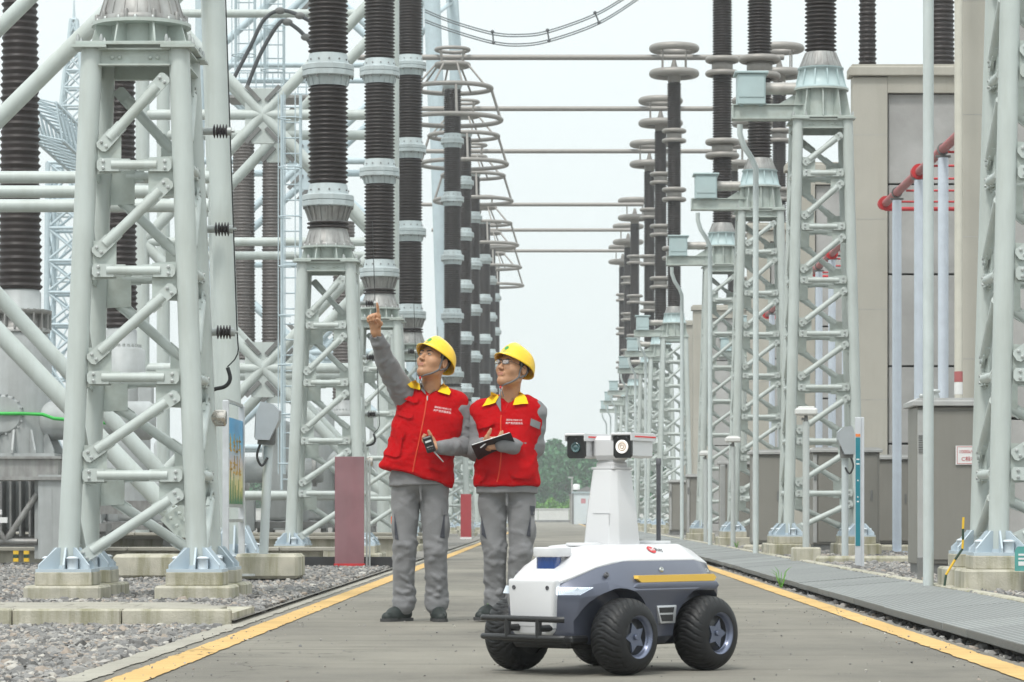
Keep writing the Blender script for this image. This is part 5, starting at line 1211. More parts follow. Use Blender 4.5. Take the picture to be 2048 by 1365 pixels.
# camera head
hd = put('camera_head', MB().box((0, 0, .985), (.125, .125, .098), ch=.018), mat('robot light grey', (.60, .60, .61), .4), rob, T(0, 0, .935) @ RZ(R(14.5)) @ Matrix.Scale(1.10, 4) @ T(0, 0, -.935))
for s in (-1, 1):
    hs_ = put('camera_housing', MB().box((0, 0, 0), (.205, .076, .088), ch=.008), RW, hd, T(.005, s * .105, .988))
    rp = [(y, z) for y, z in oct_(.041, .009)]
    put('face_plate', MB().prism([(y * .98, z * 1.12) for y, z in rp], (.108, 0, 0), (0, 1, 0), (0, 0, 1), .014), BLK, hs_)
    vs_ = put('visor', MB().box((.012, 0, .050), (.235, .092, .010), ch=.003).box((.012, .045, .0385), (.235, .004, .030)).box((.012, -.045, .0385), (.235, .004, .030)), RW, hs_)
    put('red_stripe', MB().box((-.005, .0475, .040), (.20, .0016, .006)).box((-.005, -.0475, .040), (.20, .0016, .006)), mat('red stripe print', (.75, .02, .02), .4), vs_)
    if s < 0:
        put('lens', MB().lathe([(.020, 0), (.020, .006), (.016, .006), (.014, .002), (.008, .0045), (.001, .006)], n=28, M=T(.115, 0, -.002) @ RY(PI / 2)), [mat('lens glass', (.01, .07, .08), .05, var=.5, scale=40, spec=1, coat=1)], hs_)
        put('sensor_dot', MB().lathe([(.003, 0), (.003, .002)], n=10, M=T(.115, 0, .033) @ RY(PI / 2)), GUN, hs_)
    else:
        lp = put('lamp_reflector', MB().lathe([(.027, 0), (.027, .007), (.024, .007), (.020, .003), (.004, .002)], n=28, M=T(.115, 0, -.001) @ RY(PI / 2)), mat('lamp reflector', (.8, .77, .74), .2, .3, var=.2, scale=90, emit=(1, .95, .9), estr=.35), hs_)
        put('lamp_ring', MB().torus((0, 0, .004), .0155, .0022, 24, 6, M=T(.115, 0, -.001) @ RY(PI / 2)).torus((0, 0, .004), .0075, .002, 20, 6, M=T(.115, 0, -.001) @ RY(PI / 2)), mat('lamp inner ring', (.50, .38, .28), .3), lp)
        for q in (-.02, .02): put('sensor_dot', MB().lathe([(.004, 0), (.004, .002)], n=10, M=T(.115, q, .036) @ RY(PI / 2)), GUN, hs_)
# maker's mark on the shell slope (near side)
tn = Vector((0, .46, .8)).normalized(); 
def on_slope(x, u): # point on the near white slope, u from 0 at shoulder to 1 at deck
    return Vector((x, .238 + (.145 - .238) * u, .493 + (.562 - .493) * u))
ax = Vector((-1, 0, 0)); ay = (on_slope(0, 1) - on_slope(0, 0)).normalized(); az = ax.cross(ay)
def mk(x, u, off): p = on_slope(x, u) + az * off; return Matrix(((ax.x, ay.x, az.x, p.x), (ax.y, ay.y, az.y, p.y), (ax.z, ay.z, az.z, p.z), (0, 0, 0, 1)))
lg = put('logo_disc', MB().prism([(.024 * math.cos(a * PI / 14), .024 * math.sin(a * PI / 14)) for a in range(28)], (0, 0, 0), (1, 0, 0), (0, 1, 0), .001), mat('logo red', (.55, .015, .02), .4, var=.02), rob, mk(-.06, .62, .003))
put('logo_lettering', text_mesh('Infi', .026, mat('logo white', (.8, .8, .8), .4)), None, lg, T(.004, 0, .0012)); put('logo_lettering', text_mesh('Ray', .034, mat('logo black', (.02, .02, .02), .4), align='LEFT'), None, lg, T(.025, 0, .0004))
# ------------------------------------------------------------------ people: bodies and clothes grown from blended volumes
class Vol:
    def __init__(s, lo, hi, h):
        s.h = h; s.lo = np.array(lo, np.float32); n = np.ceil((np.array(hi) - s.lo) / h).astype(int) + 1
        s.ax = [s.lo[i] + h * np.arange(n[i], dtype=np.float32) for i in range(3)]
        s.D = np.full(n, .5, np.float32)
    def win(s, lo, hi):
        return tuple(slice(max(0, int((lo[i] - s.lo[i]) / s.h)), max(0, min(len(s.ax[i]), int((hi[i] - s.lo[i]) / s.h) + 2))) for i in range(3))
    def grid(s, w): return np.meshgrid(s.ax[0][w[0]], s.ax[1][w[1]], s.ax[2][w[2]], indexing='ij', sparse=True)
    def mix(s, w, d, k, op):
        a = s.D[w]
        if op == '-': d = -d; hh = np.maximum(k - np.abs(a - d), 0) / max(k, 1e-6); s.D[w] = np.maximum(a, d) + hh * hh * k * .25
        else: hh = np.maximum(k - np.abs(a - d), 0) / max(k, 1e-6); s.D[w] = np.minimum(a, d) - hh * hh * k * .25
        return s
    def cone(s, a, b, ra, rb, k=.02, op='+', fl=None):
        a, b = np.array(a, np.float32), np.array(b, np.float32); m = max(ra, rb) + k + 3 * s.h
        w = s.win(np.minimum(a, b) - m, np.maximum(a, b) + m); X, Y, Z = s.grid(w); d = b - a; L = max(float(d @ d), 1e-9)
        t = np.clip(((X - a[0]) * d[0] + (Y - a[1]) * d[1] + (Z - a[2]) * d[2]) / L, 0, 1)
        q = np.sqrt((X - a[0] - t * d[0]) ** 2 + (Y - a[1] - t * d[1]) ** 2 + (Z - a[2] - t * d[2]) ** 2) - (ra + (rb - ra) * t)
        return s.mix(w, q, k, op)
    def chain(s, pts, rs, k=.02):
        for i in range(len(pts) - 1): s.cone(pts[i], pts[i + 1], rs[i], rs[i + 1], k)
        return s
    def ell(s, c, r, k=.02, op='+', Rm=None):
        c, r = np.array(c, np.float32), np.array(r, np.float32); m = float(r.max()) + k + 3 * s.h
        w = s.win(c - m, c + m); X, Y, Z = s.grid(w); x, y, z = X - c[0], Y - c[1], Z - c[2]
        if Rm is not None:
            x, y, z = (Rm[0][0] * x + Rm[1][0] * y + Rm[2][0] * z, Rm[0][1] * x + Rm[1][1] * y + Rm[2][1] * z, Rm[0][2] * x + Rm[1][2] * y + Rm[2][2] * z)
        k0 = np.sqrt((x / r[0]) ** 2 + (y / r[1]) ** 2 + (z / r[2]) ** 2); k1 = np.sqrt((x / r[0] ** 2) ** 2 + (y / r[1] ** 2) ** 2 + (z / r[2] ** 2) ** 2)
        return s.mix(w, k0 * (k0 - 1) / np.maximum(k1, 1e-6), k, op)
    def stack(s, rows, k=.02):
        """rows of (z, cx, cy, rx, ry): an upright trunk of elliptical sections"""
        R_ = np.array(rows, np.float32); w = s.win((R_[:, 1] - R_[:, 3]).min() - np.array([.06, 0, 0]) if 0 else (float((R_[:, 1] - R_[:, 3]).min()) - .06, float((R_[:, 2] - R_[:, 4]).min()) - .06, float(R_[0, 0]) - .06), (float((R_[:, 1] + R_[:, 3]).max()) + .06, float((R_[:, 2] + R_[:, 4]).max()) + .06, float(R_[-1, 0]) + .06))
        X, Y, Z = s.grid(w); z = Z[0, 0]; cx, cy, rx, ry = [np.interp(z, R_[:, 0], R_[:, i])[None, None, :] for i in (1, 2, 3, 4)]
        q = (((np.abs(X - cx) / rx) ** 2.3 + (np.abs(Y - cy) / ry) ** 2.3) ** (1 / 2.3) - 1) * np.minimum(rx, ry)
        q = np.maximum(q, np.maximum(R_[0, 0] - z, z - R_[-1, 0])[None, None, :])
        return s.mix(w, q.astype(np.float32), k, '+')
    def cut(s, f):
        X, Y, Z = np.meshgrid(*s.ax, indexing='ij', sparse=True); s.D = np.maximum(s.D, f(X, Y, Z)).astype(np.float32); return s
    def mesh(s):
        D = s.D; n = D.shape; ins = D < 0
        cnt = np.zeros((n[0] - 1, n[1] - 1, n[2] - 1), np.int8)
        for a in (0, 1):
            for b in (0, 1):
                for c in (0, 1): cnt += ins[a:n[0] - 1 + a, b:n[1] - 1 + b, c:n[2] - 1 + c]
        cells = np.argwhere((cnt > 0) & (cnt < 8)); idx = np.full(cnt.shape, -1, np.int64); idx[tuple(cells.T)] = np.arange(len(cells))
        acc = np.zeros((len(cells), 3)); num = np.zeros(len(cells)); cor = [(a, b, c) for a in (0, 1) for b in (0, 1) for c in (0, 1)]
        val = {o: D[cells[:, 0] + o[0], cells[:, 1] + o[1], cells[:, 2] + o[2]] for o in cor}
        for o in cor:
            for ax in range(3):
                if o[ax] == 0:
                    p = list(o); p[ax] = 1; p = tuple(p); a, b = val[o], val[p]; m = (a < 0) != (b < 0); t = np.where(m, a / np.where(m, a - b, 1), 0)
                    q = np.repeat(np.array([o], float), len(cells), 0); q[:, ax] += t; acc[m] += q[m]; num[m] += 1
        V = (cells + acc / np.maximum(num, 1)[:, None]) * s.h + s.lo
        Fs = []
        for ax in range(3):
            b, c = (ax + 1) % 3, (ax + 2) % 3; sl0 = [slice(None)] * 3; sl1 = [slice(None)] * 3; sl0[ax] = slice(0, -1); sl1[ax] = slice(1, None)
            A, B = ins[tuple(sl0)], ins[tuple(sl1)]; e = np.argwhere(A != B); e = e[(e[:, b] > 0) & (e[:, c] > 0) & (e[:, b] < n[b] - 1) & (e[:, c] < n[c] - 1)]
            fl = A[tuple(e.T)]
            def cell(db, dc):
                q = e.copy(); q[:, b] -= db; q[:, c] -= dc; return idx[tuple(q.T)]
            Q = np.stack([cell(1, 1), cell(0, 1), cell(0, 0), cell(1, 0)], 1); Q[~fl] = Q[~fl][:, ::-1]; Fs.append(Q)
        return V, np.concatenate(Fs)
def vjoin(parts):
    V, F, o = [], [], 0
    for v, f in parts: V.append(v); F.append(f + o); o += len(v)
    return np.concatenate(V), np.concatenate(F)
def relax(V, F, it=1, lam=.5):
    e = np.concatenate([F[:, [0, 1]], F[:, [1, 2]], F[:, [2, 3]], F[:, [3, 0]]])
    for _ in range(it):
        s_ = np.zeros_like(V); c = np.zeros(len(V)); np.add.at(s_, e[:, 0], V[e[:, 1]]); np.add.at(c, e[:, 0], 1); np.add.at(s_, e[:, 1], V[e[:, 0]]); np.add.at(c, e[:, 1], 1)
        V = V + lam * (s_ / np.maximum(c, 1)[:, None] - V)
    return V
def vnormals(V, F):
    N = np.zeros_like(V); fn = np.cross(V[F[:, 2]] - V[F[:, 0]], V[F[:, 3]] - V[F[:, 1]])
    for i in range(4): np.add.at(N, F[:, i], fn)
    return N / np.maximum(np.linalg.norm(N, axis=1, keepdims=True), 1e-9)
def wrinkle(V, F, fields):
    """push the cloth in and out along its normals; fields: (scale vector, amount, weight function of V)"""
    N = vnormals(V, F); d = np.zeros(len(V))
    for sc, amt, wf in fields:
        w = wf(V) if wf else np.ones(len(V))
        q = np.array([noise.noise(Vector((p[0] * sc[0], p[1] * sc[1], p[2] * sc[2]))) for p in V])
        d += 1.45 * amt * w * (1 - 2 * np.abs(q) * 1.6)
    return V + N * d[:, None]

SKIN = mat('light brown skin', (.46, .245, .14), .46, var=.07, scale=30, spec=.4); LIPS = mat('lips', (.35, .145, .095), .45, var=.05)
HAIR = mat('black hair', (.012, .010, .009), .45, var=.3, scale=60); EYEW = mat('eye white', (.40, .35, .31), .25, var=.03); IRIS = mat('dark iris', (.012, .008, .006), .12)
def cloth(name, c, **k): return mat(name, c, .85, var=.035, scale=7, bump=.22, bscale=70, spec=.2, sheen=.15, **k)
GREYC = cloth('grey work cloth', (.195, .195, .20)); REDC = mat('red vest cloth', (.43, .003, .006), .9, var=.09, scale=9, bump=.7, bscale=30, spec=.12); YELC = cloth('yellow collar cloth', (.86, .55, .012)); CHARC = cloth('charcoal pocket cloth', (.055, .058, .07))
ORNZ = mat('orange red zip', (.62, .055, .012), .5, var=.1); HELM = mat('yellow helmet plastic', (.88, .56, .008), .28, var=.02, spec=.5, coat=.3, rvar=.04); LOGOG = mat('green print', (.05, .20, .10), .5)
STRP = mat('grey webbing strap', (.13, .13, .135), .7, var=.1); SHOE = mat('black green shoe', (.018, .024, .022), .6, var=.3, scale=40); SOLE = mat('dark shoe sole', (.05, .05, .05), .7); LACE = mat('green laces', (.10, .28, .03), .6); SILV = mat('silver metal', (.6, .6, .6), .25, .9)

def to_obj(name, VF, m, parent, smooth=True, M=None):
    return put(name, from_arrays(name, VF[0], VF[1], m, smooth), None, parent, M)
def bvh_of(VFs): V, F = vjoin(VFs); return BVHTree.FromPolygons([tuple(v) for v in V], [tuple(f) for f in F])
def decal(name, poly, bvh, m, parent, off=.006, thick=.004, step=.014):
    """a flat cloth piece (polygon in x,z of the figure) laid on the body below it"""
    P = []
    for i in range(len(poly)):
        a, b = Vector(poly[i]), Vector(poly[(i + 1) % len(poly)]); k = max(1, int((b - a).length / step)); P += [a.lerp(b, j / k) for j in range(k)]
    bm = bmesh.new(); vs = [bm.verts.new((p.x, 0, p.y)) for p in P]; ed = [bm.edges.new((vs[i], vs[(i + 1) % len(vs)])) for i in range(len(vs))]
    bmesh.ops.triangle_fill(bm, edges=ed, use_beauty=True)
    for _ in range(2):
        lng = [e for e in bm.edges if e.calc_length() > step * 1.5]
        if lng: bmesh.ops.subdivide_edges(bm, edges=lng, cuts=1); bmesh.ops.triangulate(bm, faces=bm.faces)
    bm.verts.ensure_lookup_table()
    for v in bm.verts:
        h = bvh.ray_cast(Vector((v.co.x, -3, v.co.z)), Vector((0, 1, 0)))
        cxm = sum(p.x for p in P) / len(P); tries = 0
        while h[0] is None and tries < 14: v.co.x += (cxm - v.co.x) * .18; tries += 1; h = bvh.ray_cast(Vector((v.co.x, -3, v.co.z)), Vector((0, 1, 0)))
        if h[0] is None: h = bvh.find_nearest(Vector((v.co.x, -.12, v.co.z)))
        nn = h[1]; nn = nn if nn.y < 0 else -nn
        v.co = Vector((v.co.x, h[0].y, v.co.z)) + (nn * .5 + Vector((0, -.5, 0))) * off
    bmesh.ops.smooth_vert(bm, verts=[v for v in bm.verts if not v.is_boundary], factor=.5, use_axis_x=True, use_axis_y=True, use_axis_z=True)
    bmesh.ops.recalc_face_normals(bm, faces=bm.faces)
    if sum(f.normal.y for f in bm.faces) > 0: bmesh.ops.reverse_faces(bm, faces=bm.faces)
    r = bmesh.ops.extrude_face_region(bm, geom=list(bm.faces))
    for v in [g_ for g_ in r['geom'] if isinstance(g_, bmesh.types.BMVert)]: v.co.y -= thick
    bmesh.ops.recalc_face_normals(bm, faces=bm.faces)
    me = bpy.data.meshes.new(name); bm.to_mesh(me); bm.free(); me.materials.append(m); me.polygons.foreach_set('use_smooth', [True] * len(me.polygons)); me.set_sharp_from_angle(angle=R(50))
    return put(name, me, None, parent)
def strip(name, pts, bvh, m, parent, r=.004, off=.003, n=5):
    out = []
    for p in smooth_path([(a, 0, b) for a, b in pts], n):
        h = bvh.ray_cast(Vector((p.x, -3, p.z)), Vector((0, 1, 0)))
        if h[0]: out.append(Vector((p.x, h[0].y - off, p.z)))
    return put(name, MB().path(out, r, 6), m, parent)
def text_on(txt, size, cx, cz, ang, bvh, m, parent):
    me = text_mesh(txt, size, m, 0)
    c, s_ = math.cos(ang), math.sin(ang)
    for v in me.vertices:
        x, z = cx + v.co.x * c - v.co.y * s_, cz + v.co.x * s_ + v.co.y * c; h = bvh.ray_cast(Vector((x, -3, z)), Vector((0, 1, 0)))
        v.co = Vector((x, (h[0].y if h[0] else -.15) - .0035, z))
    return put('lettering', me, None, parent)
def hand(s, wrist, fwd, nrm, thumb_side, curls, th=(.3, .5), sc=1.0):
    """palm and five fingers; nrm points out of the palm, thumb_side +1/-1 along fwd x nrm"""
    w = Vector(wrist); f = Vector(fwd).normalized(); n = Vector(nrm); n = (n - f * n.dot(f)).normalized(); sd = f.cross(n) * thumb_side
    k = .010 * sc; offs = (.030, .010, -.010, -.028); kl = (.088, .092, .088, .080); ln = (.074, .082, .076, .060)
    for i in range(4):
        kn = w + f * kl[i] * sc + sd * offs[i] * sc; s.cone(w + sd * offs[i] * .45 * sc, kn, .016 * sc, .0135 * sc, .014)
        p, d, q = kn, f.copy(), n.copy(); a0 = 0
        for j, (fr, r0, r1) in enumerate(((.45, .0095, .0088), (.30, .0088, .0082), (.25, .0082, .0068))):
            a0 += curls[i][j]; d = f * math.cos(a0) + n * math.sin(a0); e = p + d * ln[i] * fr * sc; s.cone(p, e, r0 * sc, r1 * sc, .004); p = e
    s.cone(w + f * .02 * sc + n * .008, w + f * .06 * sc + n * .008 * sc, .02 * sc, .018 * sc, .015)
    b = w + f * .022 * sc + sd * .018 * sc; d1 = (f * .62 + sd * .68 + n * th[0]).normalized(); m1 = b + d1 * .046 * sc; d2 = (f * .85 + sd * (.45 - th[1]) + n * (th[0] + .25)).normalized(); m2 = m1 + d2 * .034 * sc; m3 = m2 + (d2 + n * .2).normalized() * .026 * sc
    s.chain([b, m1, m2, m3], [.017 * sc, .0125 * sc, .0105 * sc, .0085 * sc], .010)
HS = 1.09
class Scaled:
    def __init__(s, v, f): s.v, s.f = v, f
    def ell(s, c, r, k=.02, op='+', Rm=None): s.v.ell(c, tuple(x * s.f for x in r), k * s.f, op, Rm); return s
    def cone(s, a, b, ra, rb, k=.02, op='+'): s.v.cone(a, b, ra * s.f, rb * s.f, k * s.f, op); return s
def head(s, c, Rm):
    """a head with brow, eyes, nose, mouth, chin and ears; face looks along -y before turning"""
    P = lambda x, y, z: tuple(Vector(c) + Rm @ (Vector((x, y, z)) * HS)); q = [list(r) for r in Rm]
    s = Scaled(s, HS)
    s.ell(P(0, .012, .03), (.077, .096, .088), .02, Rm=q).ell(P(0, -.022, -.03), (.066, .069, .088), .03, Rm=q)
    for g in (-1, 1):
        s.cone(P(g * .052, .0, -.066), P(0, -.066, -.098), .020, .019, .03); s.ell(P(g * .042, -.056, -.026), (.027, .027, .026), .025, Rm=q)
        s.ell(P(g * .033, -.098, .004), (.019, .014, .0095), .010, '-', Rm=q); s.ell(P(g * .033, -.0785, .003), (.0155, .0125, .0095), .004, Rm=q)
        s.ell(P(g * .079, .014, -.006), (.009, .019, .031), .006, Rm=q); s.ell(P(g * .087, .010, -.004), (.006, .010, .018), .004, '-', Rm=q)
    s.ell(P(0, -.073, -.100), (.022, .019, .018), .02, Rm=q); s.cone(P(-.036, -.077, .024), P(.036, -.077, .024), .013, .013, .02)
    s.cone(P(0, -.087, .014), P(0, -.111, -.030), .0075, .0105, .014)
    for g in (-1, 1): s.ell(P(g * .0115, -.102, -.034), (.0085, .0095, .008), .007, Rm=q); s.ell(P(g * .007, -.108, -.0415), (.0035, .005, .003), .003, '-', Rm=q)
    s.ell(P(0, -.088, -.064), (.025, .014, .016), .012, Rm=q)
    s.cone(P(-.019, -.0945, -.0595), P(.019, -.0945, -.0595), .0050, .0050, .006); s.cone(P(-.015, -.0945, -.0700), P(.015, -.0945, -.0700), .0058, .0058, .006)
    s.cone(P(-.021, -.1025, -.0648), P(.021, -.1025, -.0648), .0026, .0026, .003, '-')
def helmet(parent, c, Rm):
    nu, nv = 64, 22; V = []
    for j in range(nv + 1):
        f = j / nv
        for i in range(nu):
            u = 2 * PI * i / nu; cu, su = math.cos(u), math.sin(u)      # u = 0 looks forward (-y)
            ph = f * PI / 2; rr_ = max(0, math.cos(ph)) ** .66; hz_ = math.sin(ph) ** .9
            x, y = .112 * su * rr_, -.130 * cu * rr_; z = .116 * hz_
            br = math.exp(-f * 22)
            pk = max(0, cu) ** 2.2; z0 = -.016 + .016 * pk - .016 * max(0, -cu)
            x *= 1 + .03 * br; y *= 1 + .03 * br; y -= .042 * pk * br; z = z0 + (z - 0) - .010 * pk * br * 1.2
            rg = math.exp(-(x / .017) ** 2) * min(1, f * 3) ; z += .009 * rg * hz_; y *= 1 + .02 * rg * (1 - hz_)
            rg2 = math.exp(-((abs(x) - .052) / .010) ** 2) * min(1, f * 2.5); z += .0035 * rg2 * hz_
            V.append((x, y + .016, z + .034))
    F = [(j * nu + i, j * nu + (i + 1) % nu, (j + 1) * nu + (i + 1) % nu, (j + 1) * nu + i) for j in range(nv) for i in range(nu)]
    b = MB().add(V, F, True); o = put('helmet', b, HELM, parent); sm = o.modifiers.new('shell', 'SOLIDIFY'); sm.thickness = .0035; sm.offset = 0
    me = evaluated(o); o.modifiers.clear(); o.data = me; fixnormals(me); o.matrix_basis = Matrix.Translation(c) @ Rm.to_4x4() @ RX(-R(9)) @ Matrix.Scale(1.05, 4)
    bv = BVHTree.FromPolygons([v.co for v in me.vertices], [tuple(p.vertices) for p in me.polygons])
    def on(x, z, off=.0015): h = bv.ray_cast(Vector((x, -.5, z)), Vector((0, 1, 0))); return h[0] + h[1] * off
    bb = MB(); cz = .083
    ctr = on(0, cz); vs = [ctr] + [on(.0155 * math.cos(a * PI / 10), cz + .016 * math.sin(a * PI / 10)) for a in range(20)]; bb.add(vs, [(0, i + 1, (i + 1) % 20 + 1) for i in range(20)])
    put('helmet_emblem', bb, mat('helmet green print', (.03, .26, .05), .4), o)
    bb = MB()
    for w_, zz in ((.013, cz - .024), (.010, cz - .031)):
        q = [on(-w_, zz - .002), on(w_, zz - .002), on(w_, zz + .002), on(-w_, zz + .002)]; bb.add(q, [(0, 1, 2, 3)])
    put('emblem_mark', bb, mat('helmet green print', (.03, .26, .05), .4), o)
    return o
def snap(bv, pts, off=.003):
    out = []
    for p in pts: h = bv.find_nearest(Vector(p)); nn = h[1]; nn = nn if (Vector(p) - h[0]).dot(nn) >= 0 or True else -nn; out.append(h[0] + nn * off)
    return out
def headgear(root, VFhead, c, Rm, glasses):
    bv = bvh_of([VFhead]); P = lambda x, y, z: Vector(c) + Rm @ (Vector((x, y, z)) * HS); SC = Matrix.Scale(HS, 4)
    for g in (-1, 1):
        ey = put('eye', MB().ball((0, 0, 0), (.0125, .007, .0040), 16, 10), EYEW, root, Matrix.Translation(P(g * .033, -.0868, .0025)) @ Rm.to_4x4() @ SC)
        put('iris', MB().ball((-.003, -.0052, .0012), (.0048, .0030, .0044), 12, 8), IRIS, ey)
        put('upper_lid', MB().path([(-.0135, .001, .0008), (-.007, -.006, .0052), (0, -.0078, .0062), (.007, -.006, .0052), (.0135, .001, .0008)], .0017, 6), mat('eyelid line', (.05, .028, .02), .5), ey)
        put('eyebrow', MB().path(snap(bv, [P(g * x, y, z) for x, y, z in ((.014, -.10, .0225), (.026, -.10, .0275), (.038, -.092, .0275), (.050, -.078, .0235))], .001), [.0036, .0048, .0042, .0022], 6), HAIR, root)
    # hair: a cap over the skull below the helmet rim
    nu, nv = 40, 22; V = []; F = []
    for j in range(nv + 1):
        for i in range(nu):
            a, b_ = 2 * PI * i / nu, PI * j / nv; V.append((.0815 * math.sin(b_) * math.cos(a), .012 + .101 * math.sin(b_) * math.sin(a), .032 + .0925 * math.cos(b_)))
    def keep(v):
        x, y, z = v
        if z > .070: return True
        if y > .038: return z > -.075
        if y > -.034: return z > -.012
        return z > .050
    for j in range(nv):
        for i in range(nu):
            q = (j * nu + i, (j + 1) * nu + i, (j + 1) * nu + (i + 1) % nu, j * nu + (i + 1) % nu)
            if sum(keep(V[t]) for t in q) >= 3: F.append(q)
    h = put('hair', MB().add(V, F, True), HAIR, root); sm = h.modifiers.new('t', 'SOLIDIFY'); sm.thickness = .006; me = evaluated(h); h.modifiers.clear(); h.data = me; h.matrix_basis = Matrix.Translation(c) @ Rm.to_4x4() @ SC
    hel = helmet(root, Vector(c), Rm)
    st = MB()
    for g in (-1, 1):
        a = [(g * .082, -.020, .034), (g * .080, -.018, .0), (g * .078, -.014, -.03), (g * .071, -.016, -.060), (g * .054, -.040, -.094), (g * .028, -.062, -.116), (g * .004, -.066, -.122)]
        st.path(smooth_path([tuple(v) for v in snap(bv, [P(*p) for p in a], .0035)], 4), .0058, 6)
        a2 = [(g * .083, .045, .01), (g * .084, .032, -.025), (g * .080, .016, -.045), (g * .072, -.006, -.060)]
        st.path(smooth_path([tuple(v) for v in snap(bv, [P(*p) for p in a2], .006)], 4), .0050, 6)
    cs = put('chin_strap', st, STRP, root)
    kn = snap(bv, [P(0, -.066, -.122)], .012)[0]
    put('red_toggle', MB().ball((0, 0, 0), (.008, .008, .011), 12, 8), mat('red toggle', (.6, .03, .03), .4), cs, Matrix.Translation(kn))
    for g in (-1, 1): put('strap_end', MB().path([kn, kn + Vector((g * .006 + .004, -.004, -.03)), kn + Vector((g * .010 + .012, -.002, -.062))], .0028, 6), STRP, cs)
    if glasses:
        b = MB(); lens = MB()
        for g in (-1, 1):
            pr_ = [(g * (.033 + .0225 * math.copysign(abs(math.cos(t)) ** .55, math.cos(t))), -.112 + .004 * abs(math.cos(t)) * (1 if math.cos(t) * 1 > 0 else -.3), .004 + .0135 * math.copysign(abs(math.sin(t)) ** .6, math.sin(t))) for t in [k * 2 * PI / 28 for k in range(28)]]
            b.path([P(*p) for p in pr_], .0023, 6, closed=True); lens.add([P(*p) for p in pr_], [tuple(range(28))])
            b.path([P(g * .0555, -.108, .009), P(g * .072, -.090, .010), P(g * .082, -.02, .008), P(g * .083, .012, .004)], .0017, 6)
        b.path([P(-.0105, -.113, .008), P(0, -.116, .010), P(.0105, -.113, .008)], .0014, 6)
        gl = put('glasses', b, mat('dark glasses frame', (.03, .025, .025), .3, .4), root)
        gm = bpy.data.materials.new('spectacle glass'); gm.use_nodes = True; nn = gm.node_tree; nn.nodes.clear(); oo = nn.nodes.new('ShaderNodeOutputMaterial'); mx = nn.nodes.new('ShaderNodeMixShader'); tr = nn.nodes.new('ShaderNodeBsdfTransparent'); gg = nn.nodes.new('ShaderNodeBsdfGlossy'); gg.inputs['Roughness'].default_value = .03; mx.inputs[0].default_value = .3
        nn.links.new(tr.outputs[0], mx.inputs[1]); nn.links.new(gg.outputs[0], mx.inputs[2]); nn.links.new(mx.outputs[0], oo.inputs[0]); put('lens', lens, gm, gl)
    return hel
def shoe(root, heel, ang, name='shoe'):
    s = Vol((-.08, -.24, -.02), (.08, .09, .16), .006)
    s.cone((0, .02, .045), (0, -.10, .035), .040, .042, .02).cone((0, -.10, .033), (.004, -.165, .028), .043, .034, .03).cone((0, .02, .05), (0, .005, .13), .040, .042, .02).cone((0, -.03, .075), (0, -.09, .055), .036, .034, .03)
    s.cut(lambda X, Y, Z: np.maximum(.012 - Z, Z - .105) + 0 * X * Y); V, F = s.mesh(); V = relax(V, F, 1)
    o = to_obj(name, (V, F), SHOE, root, M=Matrix.Translation(heel) @ RZ(ang))
    poly = [(.046 * math.copysign(abs(math.cos(t)) ** .8, math.cos(t)) * (1 if math.sin(t) > -.2 else .97), .0) for t in ()]
    so = [(-.036, .058), (.036, .058), (.043, .02), (.040, -.05), (.049, -.12), (.044, -.175), (.02, -.205), (-.018, -.205), (-.042, -.175), (-.048, -.12), (-.040, -.05), (-.043, .02)]
    put('sole', MB().prism(so, (0, 0, .010), (1, 0, 0), (0, 1, 0), .022), SOLE, o)
    b = MB()
    for k in range(5): y, z = -.045 - k * .022, .113 - k * .011; b.path([(-.028, y + .008, z - .020), (0, y, z), (.028, y + .008, z - .020)], .0032, 5)
    put('laces', b, LACE, o)
    return o
PXM = FPX / 19.25
def person(px0, label, spec):
    X0 = (px0 - VX) / FPX * 19.25
    root = thing('person', (X0, 19.25, 0), label, 'person', 'two workers standing on the road')
    q = lambda px, py: ((px - px0) / PXM, (1243 - py) / PXM)
    def J(px, py, y): a, b = q(px, py); return Vector((a, y, b))
    spec(root, q, J)
    return root
def rotm(yaw, pitch, roll=0): return (Matrix.Rotation(-R(yaw), 3, 'Z') @ Matrix.Rotation(-R(pitch), 3, 'X') @ Matrix.Rotation(R(roll), 3, 'Y'))
